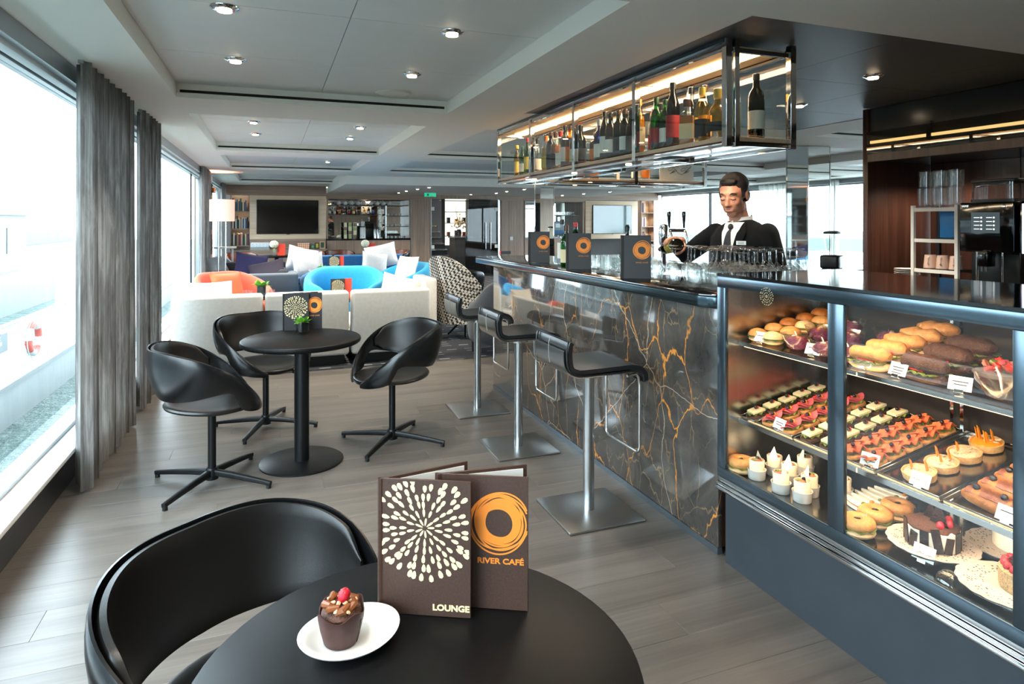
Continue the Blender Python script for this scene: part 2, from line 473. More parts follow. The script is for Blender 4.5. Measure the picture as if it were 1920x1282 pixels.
# ---- downlights
mat('lamp_glow', '#ffe2b8', .5, emit='#ffe3bb', estr=14.0)
LAMP = 1.7
def downlight(x, y, z, label, power=26, r=.045, ang=100, group=None, col=(1, .89, .74)):
    t = thing('downlight', label, 'light', (x, y, z), 0, group)
    MB().lathe([(r * .7, -.012), (r, -.012), (r * 1.35, -.004), (r * 1.38, 0), (r * .7, 0), (r * .7, -.012)], n=20).build('trim_ring', MATS['chrome'], t)
    MB().lathe([(0, -.0215), (r * .68, -.02), (r * .72, -.004), (0, -.004)], n=16).build('lamp', MATS['lamp_glow'], t)
    if power: spot('lamp_light', (0, 0, -.03), power * LAMP, ang, col=col, parent=t)
    return t
near_l = [(-.19, 3.10, 'the near coffer, nearest the camera on the window side'), (-.19, 4.07, 'the near coffer, farther back on the window side'),
          (.85, 3.10, 'the near coffer, nearest the camera on the bar side'), (.85, 4.07, 'the near coffer, beside the round speaker')]
for x, y, w in near_l: downlight(x, y, ZC, 'chrome downlight in ' + w, 30)
for x, y, w in [(-.15, 6.53, 'front one on the window side'), (-.15, 7.4, 'rear one on the window side'), (.84, 6.53, 'front one on the bar side'), (.84, 7.4, 'rear one on the bar side'), (1.02, 6.0, 'unlit one at the corner by the beam')]:
    downlight(x, y, ZC, 'small chrome downlight in second coffer, ' + w, 0 if 'unlit' in w else 60)
for x, y in ((-.15, 9.6), (.84, 9.6), (.84, 10.4), (-.1, 12.8), (.9, 12.8)): downlight(x, y, ZC, 'small downlight in the far window-side coffers above the sofas', 75, .04, group='far coffer downlights')
for x, y in ((2.6, 6.6), (4.6, 7.3), (6.4, 6.6), (2.9, 9.6), (5.2, 10.2), (8.9, 6.6), (8.9, 9.6), (8.9, 3.4)): downlight(x, y, ZC, 'small downlight in the broad coffers beyond the bar', 80, .04, group='broad coffer downlights')
for x, y in ((-.19, -.6), (.85, -.6), (.85, .75), (-.19, .75), (3.2, -.6)): downlight(x, y, ZC if x < 2 else ZS, 'chrome downlight in the ceiling behind the viewpoint', 28, group='downlights behind the viewpoint')
downlight(3.29, 2.75, ZS + .004, 'lit chrome downlight in dark ceiling above the display counter', 40, .042)
downlight(3.60, 3.62, ZS + .004, 'lit chrome downlight in dark ceiling beyond the hanging bottle shelf', 40, .042)
for x, y in ((2.8, 14.9), (2.8, 14.0), (2.85, 13.1), (2.93, 12.4), (4.65, 15.2), (5.0, 14.3), (4.93, 13.4), (4.95, 12.4), (7.0, 14.9), (7.1, 13.9), (7.2, 12.8), (6.1, 14.2)):
    downlight(x, y, 2.12, 'tiny recessed spot in lowered ceiling before the far wall', 34, .035, group='spots in the lowered ceiling')

# ---- window walls
mat('sill_white', '#e4e6e6', .4); mat('frame_grey', '#9fa5a8', .35, .5); mat('low_wall', '#2a2d31', .3, coat=.3)
wl = MB()
wl.box(-1.2, XL, YB, YF, 0, .19)
wall_left = struct(wl.build('wall_left', MATS['low_wall'], smooth=False))
MB().box(-1.22, -.985, YB, YF, .19, .215).build('sill', MATS['sill_white'], wall_left, bevel=.004)
MB().box(-1.20, -1.0, YB, YF, 2.19, ZS).build('lintel', MATS['frame_grey'], wall_left, smooth=False)
MB().box(-1.09, -1.035, YB, YF, 2.165, 2.215).build('blind_cassette', mat('cassette', '#c3c8ca', .4, .3), wall_left, bevel=.01)
def pillar(y0, y1, nm):
    p = struct(MB().box(-1.2, -.97, y0, y1, .215, ZS).build(nm, mat('pillar_veneer', '#7d7468', .4)))
    MB().box(-.97, -.955, y0 + .005, y1 - .005, .0, ZS - .001).build('mirror_strip', MATS['chrome'], p)
pillar(5.22, 5.47, 'wall_pillar_1'); pillar(11.95, 12.45, 'wall_pillar_2'); pillar(-1.7, -1.45, 'wall_pillar_3')
def window(n, y0, y1, muls):
    w = MB()
    w.box(-1.17, -1.10, y0, y0 + .03, .215, 2.19); w.box(-1.17, -1.10, y1 - .03, y1, .215, 2.19)
    w.box(-1.17, -1.10, y0, y1, .215, .24); w.box(-1.17, -1.10, y0, y1, 2.16, 2.19)
    o = struct(w.build('window_%d' % n, MATS['frame_grey'], bevel=.003))
    e = [y0 + .03] + list(muls) + [y1 - .03]
    for q in muls: MB().box(-1.15, -1.125, q - .008, q + .008, .24, 2.16).build('mullion', MATS['black_metal'], o)
    for a, b in zip(e, e[1:]): MB().box(-1.139, -1.133, a + .009, b - .009, .24, 2.16).build('pane', MATS['window_glass'], o, smooth=False)
window(1, -1.45, 5.22, (1.6,)); window(2, 5.47, 11.95, (7.9, 10.9)); window(3, 12.45, YF, (14.2,)); window(4, YB, -1.7, ())
wr = MB().box(XR, XR + .2, YB, YF, 0, .28)
wall_right = struct(wr.build('wall_right', MATS['low_wall'], smooth=False))
MB().box(XR - .03, XR + .22, YB, YF, .28, .31).build('sill', MATS['sill_white'], wall_right, bevel=.004)
MB().box(XR - .02, XR + .2, YB, YF, 2.19, ZS).build('lintel', MATS['frame_grey'], wall_right, smooth=False)
def window_r(n, y0, y1, muls):
    w = MB(); x0, x1 = XR + .08, XR + .15
    w.box(x0, x1, y0, y0 + .04, .31, 2.19); w.box(x0, x1, y1 - .04, y1, .31, 2.19); w.box(x0, x1, y0, y1, .31, .34); w.box(x0, x1, y0, y1, 2.16, 2.19)
    o = struct(w.build('window_%d' % n, MATS['frame_grey'], bevel=.003)); e = [y0 + .04] + list(muls) + [y1 - .04]
    for q in muls: MB().box(x0, x1, q - .02, q + .02, .34, 2.16).build('mullion', MATS['black_metal'], o)
    for a, b in zip(e, e[1:]): MB().box(x0 + .03, x0 + .036, a + .02, b - .02, .34, 2.16).build('pane', MATS['window_glass'], o, smooth=False)
window_r(5, YB, 2.2, (-.9,)); window_r(6, 2.5, 10.0, (5.0, 7.5)); window_r(7, 10.7, YF, (13.7,))
for i, (a, b) in enumerate(((2.2, 2.5), (10.0, 10.7))):
    struct(MB().box(XR, XR + .2, a, b, .31, 2.19).build('wall_pillar_%d' % (4 + i), MATS['pillar_veneer'], smooth=False))
struct(MB().box(-1.2, 10.75, YB - .2, YB, 0, ZS + .1).build('wall_back', MATS['walnut_veneer'], smooth=False))

# ---- curtains
def curtain_mat():
    m, nt, b = new_mat('curtain_cloth'); MATS['curtain_cloth'] = m
    v = coords(nt, (9, 9, 1.1)); f = noise(nt, v, 2.2, 5, .65, .6); v2 = coords(nt, (60, 60, 1.0)); g = noise(nt, v2, 2.0, 3)
    f = math_n(nt, 'ADD', math_n(nt, 'MULTIPLY', f, .62), math_n(nt, 'MULTIPLY', g, .38))
    c = ramp(nt, [(.36, lin('#4a4744')), (.5, lin('#6f6c69')), (.64, lin('#989693'))], f)
    nt.links.new(c, b.inputs['Base Color']); b.inputs['Roughness'].default_value = .75; b.inputs['Sheen Weight'].default_value = .3
    tl = nt.nodes.new('ShaderNodeBsdfTranslucent'); tr = nt.nodes.new('ShaderNodeBsdfTransparent'); mx = nt.nodes.new('ShaderNodeMixShader'); mx2 = nt.nodes.new('ShaderNodeMixShader')
    nt.links.new(c, tl.inputs[0]); mx.inputs[0].default_value = .16; mx2.inputs[0].default_value = .04
    out = nt.nodes['Material Output']
    nt.links.new(b.outputs[0], mx.inputs[1]); nt.links.new(tl.outputs[0], mx.inputs[2])
    nt.links.new(mx.outputs[0], mx2.inputs[1]); nt.links.new(tr.outputs[0], mx2.inputs[2]); nt.links.new(mx2.outputs[0], out.inputs[0])
    return m
curtain_mat()
def sheer_mat():
    m = bpy.data.materials.new('sheer_cloth'); m.use_nodes = True; MATS['sheer_cloth'] = m; nt = m.node_tree; b = nt.nodes['Principled BSDF']
    v = coords(nt, (30, 30, .8)); c = ramp(nt, [(.35, lin('#b9bab2')), (.65, lin('#e2e3dd'))], noise(nt, v, 2.0, 4)); nt.links.new(c, b.inputs['Base Color'])
    tl = nt.nodes.new('ShaderNodeBsdfTranslucent'); tr = nt.nodes.new('ShaderNodeBsdfTransparent'); mx = nt.nodes.new('ShaderNodeMixShader'); mx2 = nt.nodes.new('ShaderNodeMixShader')
    nt.links.new(c, tl.inputs[0]); mx.inputs[0].default_value = .55; mx2.inputs[0].default_value = .06; out = nt.nodes['Material Output']
    nt.links.new(b.outputs[0], mx.inputs[1]); nt.links.new(tl.outputs[0], mx.inputs[2]); nt.links.new(mx.outputs[0], mx2.inputs[1]); nt.links.new(tr.outputs[0], mx2.inputs[2]); nt.links.new(mx2.outputs[0], out.inputs[0])
sheer_mat()
def curtain(name, x, y0, y1, folds, depth, label, z1=2.275, z0=.015, seed=1, group=None):
    rnd = random.Random(seed); ph = [rnd.uniform(-.5, .5) for _ in range(40)]
    t = thing(name, label, 'curtain', (x, (y0 + y1) / 2, 0), 0, group); L = y1 - y0
    def fn(u, v):
        k = u * folds; w = .5 + .5 * (1 - v) * .35
        a = 2 * PI * k + ph[int(k) % 40] * .8 * math.sin(PI * (k % 1))
        d = math.sin(a) * depth * (.75 + .5 * abs(ph[int(k) % 40])) * (1 + .25 * (1 - v) * math.sin(k * 1.7))
        return (d, -L / 2 + L * u + math.sin(2 * a) * depth * .22 + (1 - v) ** 2 * .02 * math.sin(k * 2.3), z0 + (z1 - z0) * v)
    c = MB().sheet(fn, int(folds * 14), 14); c.build('cloth', MATS['sheer_cloth' if x > 5 else 'curtain_cloth'], t, ang=80)
    MB().box(-.012, .012, -L / 2, L / 2, z1 - .012, z1 + .004).build('heading', MATS['frame_grey'], t)
    return t
curtain('curtain', -.93, 3.93, 5.2, 9, .05, 'long grey streaked curtain nearest the camera, by the big left window', seed=3)
curtain('curtain', -.92, 5.5, 6.3, 6, .045, 'narrow grey curtain just beyond the mirrored pillar strip', seed=5)
curtain('curtain', -.97, 10.7, 11.9, 8, .045, 'pale grey curtain behind the pink-lit floor lamp', seed=8)
curtain('curtain', -.97, 15.0, 15.85, 6, .04, 'short grey curtain beside the bookcase at the far end', seed=9)
curtain('curtain', -.93, -1.4, -.6, 6, .045, 'grey curtain by the near left window behind the viewpoint', seed=10)
curtain('curtain', 10.45, 10.1, 11.7, 11, .05, 'pale sheer curtain between the far right windows behind the barman', seed=12)
curtain('curtain', 10.45, 9.5, 9.95, 5, .05, 'pale sheer curtain behind the mirrored column and the blender', seed=14)
curtain('curtain', 10.45, 2.0, 2.8, 6, .05, 'pale sheer curtain of the near right window', seed=15)
# ================================================================== CAFE TABLES, CHAIRS, STOOLS, MENUS
mat('table_top_black', '#0c0c0d', .42, var=.18, vscale=35, spec=.16)
def cafe_table(loc, label, r=.345, h=.74):
    t = thing('cafe_table', label, 'table', loc)
    MB().lathe([(0, h - .034), (r - .012, h - .034), (r - .003, h - .027), (r, h - .017), (r - .003, h - .005), (r - .010, h), (0, h)], n=64).build('table_top', MATS['table_top_black'], t)
    MB().cyl((0, 0, .012), .043, h - .046, 28).build('column', MATS['black_metal'], t)
    MB().lathe([(0, h - .044), (.12, h - .044), (.12, h - .034), (0, h - .034)], n=28).build('mounting_plate', MATS['black_metal'], t)
    MB().lathe([(0, 0), (.24, 0), (.24, .008), (.232, .013), (0, .013)], n=48).build('base_plate', MATS['black_metal'], t)
    return t
cafe_table((.175, 4.02, 0), 'round black cafe table between three black shell chairs')
cafe_table((.217, .977, 0), 'round black cafe table in the foreground carrying the muffin plate')

mat('shell_black', '#0a0b0d', .27, spec=.5); mat('leather_pad', '#0d0c0b', .36, bmp=.08, bscale=500)
SH = [(0, .285, .770, .500), (35, .290, .772, .505), (60, .292, .748, .520), (80, .286, .705, .540), (95, .278, .660, .548), (103, .272, .632, .530), (110, .266, .606, .458), (118, .260, .575, .432), (135, .250, .508, .412), (150, .240, .452, .402), (160, .232, .428, .398)]
def shell_chair(loc, rz, label):
    """faces local +X"""
    t = thing('shell_chair', label, 'chair', loc, rz, 'black shell chairs')
    # seat
    def seat_prof(a, k):
        rx = .235 * (1 + .03 * math.cos(2 * a)); return rx
    st = MB(); rings = [(0, .432), (.35, .431), (.65, .434), (.85, .444), (.95, .450), (1.0, .447), (1.02, .438), (1.0, .428), (.85, .418), (.5, .408), (0, .404)]
    def dip(a, r, z): return 1.0
    st.lathe([(.235 * q, z) for q, z in rings], n=36)
    st.v = [(x * 1.0, y * (1.0 + .04), z + (-.10 * max(0, (x - .15) / .09) ** 2 * .25 if x > .15 else 0) + (.012 * min(1, max(0, -x / .2)))) for x, y, z in st.v]
    st.build('seat', MATS['leather_pad'], t)
    # back and arms: one band that wraps round and dives to the seat front
    def band(name, m, amax, inset, th, dt, db, N=72):
        prof_n = 9; bmb = MB(); vs = []
        for i in range(N + 1):
            a = -amax + 2 * amax * i / N; w = abs(a); r, zt, zb = crom(SH, w); k = 1 - ss(amax - 14, amax, w) if amax < 120 else 1
            zt -= dt + (1 - k) * (zt - zb) * .25; zb += db + (1 - k) * (zt - zb) * .25; hh = max((zt - zb) / 2, .006); z = (zt + zb) / 2
            ang = R(180 + a); out = Vector((math.cos(ang), math.sin(ang), 0)); up = Vector((0, 0, 1))
            lean = .20 * (1 - ss(70, 130, w)); d = (up + out * lean).normalized(); nn = (out - up * lean).normalized()
            c = Vector((out.x * (r - inset) + .01, out.y * (r - inset) * 1.06, z))
            for q in range(prof_n * 2):
                an = 2 * PI * q / (prof_n * 2); cx = math.copysign(abs(math.cos(an)) ** .55, math.cos(an)); sx = math.copysign(abs(math.sin(an)) ** .8, math.sin(an))
                bow = .02 * (1 - sx ** 2) * min(1, hh / .13); vs.append(c + d * (hh * sx) + nn * (th * (.35 + .65 * k) * cx * .5 + bow))
        n = prof_n * 2; fs = []
        for i in range(N):
            for q in range(n): fs.append((i * n + q, i * n + (q + 1) % n, (i + 1) * n + (q + 1) % n, (i + 1) * n + q))
        fs.append(tuple(range(n - 1, -1, -1))); fs.append(tuple(N * n + q for q in range(n)))
        bmb.add(vs, fs); return bmb.build(name, m, t)
    band('back_shell', MATS['shell_black'], 160, -.006, .016, 0, 0)
    band('back_pad', MATS['leather_pad'], 92, .014, .034, .004, .012)
    # front lip that joins the arms to the seat
    pts = []
    for i in range(13):
        a = R(-34 + 68 * i / 12); pts.append((.232 * math.cos(a), .245 * math.sin(a), .432 - .006 * math.cos(a * 2.2)))
    MB().tube(pts, .016, 10).build('front_lip', MATS['shell_black'], t)
    MB().lathe([(0, .385), (.028, .385), (.04, .395), (.10, .408), (.10, .415), (0, .415)], n=24).build('seat_bracket', MATS['black_metal'], t)
    MB().cyl((0, 0, .055), .021, .335, 20).build('column', MATS['black_metal'], t)
    MB().lathe([(0, .022), (.034, .022), (.036, .06), (.028, .085), (0, .085)], n=20).build('hub', MATS['black_metal'], t)
    for k in range(4):
        a = R(45 + 90 * k); c, s = math.cos(a), math.sin(a)
        L = MB().tube([(c * .02, s * .02, .058), (c * .12, s * .12, .052), (c * .26, s * .26, .038), (c * .36, s * .36, .026)], [1, .9, .75, .62], prof=[(x, y) for x, y in rrect(.034, .036, .008, 2)], up=(0, 0, 1))
        leg = L.build('leg', MATS['black_metal'], t)
        MB().cyl((c * .348, s * .348, 0), .013, .018, 12).build('foot_glide', MATS['black_plastic'], leg)
    return t
shell_chair((-.30, 3.87, 0), R(12), 'black shell chair left of the middle cafe table, seen from its back')
shell_chair((-.03, 4.79, 0), R(-66), 'black shell chair behind the middle cafe table, facing the camera')
shell_chair((.741, 4.17, 0), R(190), 'black shell chair right of the middle cafe table, near the bar stools')
shell_chair((-.012, 1.455, 0), R(-52), 'large black shell chair in the foreground tucked under the near table').scale = (.94,) * 3
shell_chair((2.55, 8.75, 0), R(60), 'black shell chair by the lounge table, beyond the patterned high-back chair')

# ---- bar stools (face +X)
mat('stool_leather', '#14171a', .33, bmp=.06, bscale=500); mat('stitch_white', '#9b9a94', .6)
def bar_stool(loc, label):
    t = thing('bar_stool', label, 'stool', loc, 0, 'bar stools along the marble bar')
    H0 = .715
    prof = [(-.195, .165), (-.203, .14), (-.205, .10), (-.20, .05), (-.186, .022), (-.155, .006), (-.11, 0), (.10, .004), (.15, .003), (.185, -.008), (.20, -.03), (.203, -.05)]
    pts = []
    for i in range(45):
        x, z = crom([(k, p[0], p[1]) for k, p in enumerate(prof)], i / 44 * (len(prof) - 1)); pts.append((x, z))
    W = .178
    def sheetp(off, th, w, nm, m, i0=0, i1=44):
        def fn(u, v):
            k = i0 + (i1 - i0) * v; i = min(int(k), 43); f = k - i
            x = pts[i][0] + (pts[i + 1][0] - pts[i][0]) * f; z = pts[i][1] + (pts[i + 1][1] - pts[i][1]) * f
            j0, j1 = max(i - 1, 0), min(i + 2, 44); tx, tz = pts[j1][0] - pts[j0][0], pts[j1][1] - pts[j0][1]; l = math.hypot(tx, tz); nx, nz = -tz / l, tx / l
            yy = -w + 2 * w * u
            return (x + nx * off, yy, H0 + z + nz * off)
        return MB().sheet(fn, 6, i1 - i0, th).build(nm, m, t, bevel=.0, ang=50)
    sheetp(.009, .020, W, 'seat', MATS['stool_leather'])
    sheetp(-.012, .006, W - .012, 'seat_frame', MATS['steel'], 6, 40)
    # piping round the leather and the stitched centre seam of the back
    edge = [(p[0], -W, H0 + p[1]) for p in pts] + [(p[0], W, H0 + p[1]) for p in reversed(pts)]
    MB().tube(edge, .0045, 6, closed=True).build('piping', MATS['stool_leather'], t)
    MB().tube([(p[0] - .0125, 0, H0 + p[1] - .004) for p in pts[:14]], .0016, 5).build('stitched_seam', MATS['stitch_white'], t)
    MB().cyl((0, 0, .012), .0275, H0 - .035, 28).build('column', MATS['steel'], t)
    MB().lathe([(0, H0 - .05), (.06, H0 - .045), (.062, H0 - .022), (0, H0 - .022)], n=24).build('seat_plate', MATS['steel'], t)
    MB().box(-.2, .2, -.2, .2, .001, .012).build('base_plate', MATS['brushed_steel'], t, bevel=.003)
    fr = []
    for (y, z) in ((.165, H0 - .02), (.165, .345), (.155, .325), (.135, .315), (-.135, .315), (-.155, .325), (-.165, .345), (-.165, H0 - .02)):
        fr.append((.19, y, z))
    b = MB().tube([(.12, .165, H0 - .02), (.165, .165, H0 - .014), (.183, .165, H0 - .03)] + [(.19, y, z) for (a, y, z) in fr][0:0] + [(.19, .165, H0 - .07)] + fr[1:-1] + [(.19, -.165, H0 - .07), (.183, -.165, H0 - .03), (.165, -.165, H0 - .014), (.12, -.165, H0 - .02)], .0075, 10)
    b.build('foot_rest', MATS['chrome'], t)
    return t
bar_stool((1.474, 2.83, 0), 'black leather bar stool nearest the camera, before the marble bar')
bar_stool((1.475, 3.79, 0), 'black leather bar stool, middle one of three at the marble bar')
bar_stool((1.48, 4.67, 0), 'black leather bar stool farthest along the marble bar, by the carpet')

# ---- menu booklets
mat('menu_brown', '#402a20', .55, var=.22, vscale=260, bmp=.12, bscale=380); mat('menu_dark', '#2c2b2b', .5); mat('menu_black', '#15151a', .5)
mat('print_cream', '#efd5a6', .6); mat('print_orange', '#f08a2c', .55); mat('print_gold', '#cfc094', .6); mat('menu_red', '#d8402c', .5)
mat('page_white', '#dcdcd8', .7)
def petals(m, cx, cz, rad, parent, y, clip=None, rings=9, seed=2, sx=1.):
    """dandelion print: rings of small seed-shaped marks"""
    rnd = random.Random(seed); b = MB()
    for k in range(rings):
        rr = rad * (.12 + .83 * k / (rings - 1)) ; n = int(9 + k * 5.6)
        for i in range(n):
            a = 2 * PI * (i + .5 * (k % 2)) / n + rnd.uniform(-.07, .07); r0 = rr * rnd.uniform(.96, 1.04)
            l = rad * (.145 + .03 * rnd.random()); w = rad * (.019 + .027 * k / rings)
            x, z = cx + r0 * math.cos(a) * sx, cz + r0 * math.sin(a)
            if clip and not (clip[0] < x < clip[1] and clip[2] < z < clip[3]): continue
            ca, sa = math.cos(a), math.sin(a); poly = []
            for q in range(8):
                t = 2 * PI * q / 8; px = l * .5 * math.cos(t) * (1.0); pz = w * math.sin(t) * (1.15 + .35 * math.cos(t))
                X, Z = x + (px * ca - pz * sa) * sx, z + px * sa + pz * ca
                if clip: X = min(max(X, clip[0]), clip[1]); Z = min(max(Z, clip[2]), clip[3])
                poly.append((X, Z))
            b.add([(X, y, Z) for X, Z in poly], [tuple(range(8))])
    return b.build('dandelion_print', m, parent, smooth=False)
def swirl(m, cx, cz, rad, parent, y, clip, seed=4, turns=11, w=.011):
    """scribbled ring of many pen loops"""
    rnd = random.Random(seed); b = MB()
    for k in range(turns):
        base = rad * (.56 + .44 * (k / (turns - 1)) ** 1.6); ex = rnd.uniform(-.04, .04) * rad; ez = rnd.uniform(-.04, .04) * rad; p = rnd.uniform(0, 6.28); N = 56
        hw = rad * (w * (4.2 if k < 4 else 1.25)); pts = []
        for i in range(N):
            a = 2 * PI * i / N; r = base * (1 + .035 * math.sin(a * 2 + p) + .02 * math.sin(3 * a + p * 2))
            pts.append((cx + ex + r * math.cos(a), cz + ez + r * math.sin(a), math.cos(a), math.sin(a)))
        for i in range(N):
            q, s2 = pts[i], pts[(i + 1) % N]; c = (q[0] + s2[0]) / 2
            if not (clip[0] < q[0] < clip[1] and clip[0] < s2[0] < clip[1]): continue
            yy = y - .00001 * k
            b.add([(q[0] - q[2] * hw, yy, q[1] - q[3] * hw), (s2[0] - s2[2] * hw, yy, s2[1] - s2[3] * hw), (s2[0] + s2[2] * hw, yy, s2[1] + s2[3] * hw), (q[0] + q[2] * hw, yy, q[1] + q[3] * hw)], [(0, 1, 2, 3)])
    return b.build('swirl_print', m, parent, smooth=False)
def menu(a, b, c, z, h, label, cover, kind, th=.0035, back=None, rad=.5):
    """standing half-open booklet: spine at a, front cover to b, back cover to c (2D points)"""
    a, b, c = Vector(a), Vector(b), Vector(c); d = b - a; W = d.length; ang = math.atan2(d.y, d.x)
    t = thing('menu_booklet', label, 'menu', (a.x, a.y, z), ang, 'standing menu booklets')
    fc = MB().box(0, W, 0, th, 0, h).build('front_cover', cover, t, bevel=.0008, seg=1)
    e = (c - a); W2 = e.length; a2 = math.atan2(e.y, e.x) - ang
    MB().box(0, W2, -th, 0, 0, h).build('back_cover', back or cover, t, bevel=.0008, seg=1, rot=(0, 0, a2))
    MB().box(.035, W2 - .008, -th - .0018, -th - .0006, .004, h - .006).build('page', MATS['page_white'], t, rot=(0, 0, a2))
    MB().tube([(0, 0, 0), (0, 0, h)], th * .9, 8).build('spine', cover, t)
    if kind == 'lounge':
        petals(MATS['print_cream'], W * .50, h * .645, W * .55, fc, -.0007, (.004, W - .003, 0, h - .004), 6)
        text_obj('lettering', 'LOUNGE', .0145, MATS['print_cream'], fc, (W * .785, -.0004, h * .065), (R(90), 0, 0), .0003, sx=1.12, off=.0006)
    if kind == 'river':
        swirl(MATS['print_orange'], W * .685, h * .655, W * .325, fc, -.0007, (0, W - .002), w=.022)
        text_obj('lettering', 'RIVER CAF\u00c9', .0135, MATS['print_orange'], fc, (W * .70, -.0004, h * .36), (R(90), 0, 0), .0003, sx=1.2, off=.0004)
    if kind == 'river_dark':
        swirl(MATS['print_orange'], W * .70, h * .66, W * .30, fc, -.0007, (0, W - .002), turns=8, w=.03)
        text_obj('lettering', 'RIVER CAF\u00c9', .0105, MATS['print_orange'], fc, (W * .70, -.0004, h * .37), (R(90), 0, 0), .0003, sx=1.2)
    if kind == 'gold':
        petals(MATS['print_gold'], W * .48, h * .62, W * .46, fc, -.0007, (.002, W - .002, 0, h - .002), 6)
    return t
menu((.180, 1.140), (.326, 1.066), (.348, 1.163), .7405, .238, 'brown menu booklet with cream dandelion print reading LOUNGE, on the near table', MATS['menu_brown'], 'lounge')
menu((.280, 1.126), (.427, 1.050), (.448, 1.110), .7405, .2375, 'brown menu booklet with orange ring reading RIVER CAFÉ, on the near table', MATS['menu_brown'], 'river')
menu((.075, 4.30), (.230, 4.285), (.20, 4.36), .7405, .235, 'dark menu booklet with pale dandelion print on the middle cafe table', MATS['menu_black'], 'gold')
menu((.155, 4.318), (.312, 4.300), (.29, 4.37), .7405, .235, 'dark menu booklet with orange ring partly hidden on the middle cafe table', MATS['menu_black'], 'river_dark')

# ---- muffin on a white plate
pl = thing('plate', 'small oval white plate under the muffin on the near table', 'plate', (.122, 1.080, .7405), R(12))
p = MB().lathe([(0, .004), (.045, .004), (.05, 0), (.053, .0), (.062, .006), (.0815, .0155), (.083, .018), (.0805, .0185), (.062, .011), (.048, .0075), (0, .0075)], n=56)
p.v = [(x * 1.0, y * .86, z + .004 * (x / .083) ** 2) for x, y, z in p.v]; p.build('dish', MATS['white_china'], pl)
mf = thing('muffin', 'chocolate muffin in a brown paper cup topped with a raspberry', 'muffin', (.108, 1.074, .7485), R(20)); mf.scale = (1.02, 1.02, .84)
mat('paper_cup', '#3f2420', .5, var=.2, vscale=60); mat('choc_crumb', '#4b2a1b', .65, var=.35, vscale=180, bmp=.5, bscale=300); mat('caramel_choc', '#7a4524', .3); mat('raspberry', '#c4182b', .35, bmp=.3, bscale=600)
mat('nut_piece', '#d9b48a', .6)
def cupjag(a, r, z): return 1 + (.05 * math.sin(4 * a + .6) + .02 * math.sin(9 * a)) * (z / .06)
cup = MB().lathe([(0, .001), (.026, .001), (.0275, .004), (.033, .03), (.0365, .052), (.0372, .062), (.0355, .062), (.032, .03), (.0262, .006), (0, .004)], n=40, jag=cupjag)
cup.v = [(x, y, z + (.007 * math.sin(4 * math.atan2(y, x) + .9) if z > .045 else 0)) for x, y, z in cup.v]; cup.build('paper_cup', MATS['paper_cup'], mf)
MB().tube([(.0275 * math.cos(R(-58)), .0275 * math.sin(R(-58)), .005), (.0372 * math.cos(R(-62)), .0372 * math.sin(R(-62)), .052)], .0014, 6).build('paper_fold', mat('paper_dark', '#22110f', .5), mf)
rn = random.Random(5)
MB().ball((0, 0, .054), (.032, .032, .022), 26, 14, fn=lambda d: 1 + .09 * math.sin(d.x * 17 + d.y * 5) * math.cos(d.y * 15 + d.z * 9)).build('cake', MATS['choc_crumb'], mf)
for i in range(7):
    a = i * .9 + .3; MB().tube([(math.cos(a) * .02, math.sin(a) * .02, .066), (math.cos(a + .5) * .024, math.sin(a + .5) * .024, .073 + .003 * (i % 2)), (math.cos(a + 1.1) * .018, math.sin(a + 1.1) * .018, .077)], [.006, .0075, .004], 8).build('chocolate_curl', MATS['caramel_choc'], mf)
for i in range(12):
    a = rn.uniform(0, 6.28); rr = rn.uniform(.008, .029)
    MB().cbox((math.cos(a) * rr, math.sin(a) * rr, .080 - .5 * (rr / .03) ** 2 * .022), (.008, .006, .004), (rn.uniform(-.7, .7), rn.uniform(-.7, .7), a)).build('nut_piece', MATS['nut_piece'], mf, bevel=.0008, seg=1)
MB().ball((.003, -.004, .088), (.0095, .0095, .014), 22, 14, rot=(.1, .15, 0), fn=lambda d: 1 + .09 * math.sin(9 * math.atan2(d.y, d.x)) * math.sin(d.z * 11)).build('raspberry', MATS['raspberry'], mf)

# ---- plant in a glass on the middle table
def leafy_glass(loc, label, r=.042, h=.075, flower=False, leafs=26, seed=1, big=1.0):
    t = thing('plant_in_glass', label, 'plant', loc)
    MB().lathe([(0, 0), (r * .93, 0), (r, .004), (r, h), (r - .003, h), (r - .003, .014), (0, .014)], n=24).build('glass', MATS['clear_glass'], t)
    MB().lathe([(0, .014), (r - .004, .014), (r - .004, h * .93), (0, h * .93)], n=20).build('liner', MATS['black_gloss'], t)
    rnd = random.Random(seed); lm = mat('leaf_green', '#5f9a2c', .45, objvar=.3, var=.25, vscale=40)
    for i in range(leafs):
        a = rnd.uniform(0, 6.28); el = rnd.uniform(.25, 1.4); L = rnd.uniform(.03, .05) * big; w = L * rnd.uniform(.28, .42)
        d = Vector((math.cos(a) * math.cos(el), math.sin(a) * math.cos(el), math.sin(el))); side = d.cross(Vector((0, 0, 1))).normalized(); nr = side.cross(d)
        b0 = Vector((math.cos(a) * r * .45, math.sin(a) * r * .45, h * .9))
        def fn(u, v): return b0 + d * (L * v) + side * (w * (u - .5) * 2 * math.sin(PI * (.12 + .86 * v))) + nr * (-.35 * L * v * v + .3 * w * abs(u - .5))
        MB().sheet(fn, 2, 4, .0006).build('leaf', lm, t)
    return t
leafy_glass((.185, 4.165, .7405), 'green leafy plant in a dark glass on the middle cafe table', seed=3)
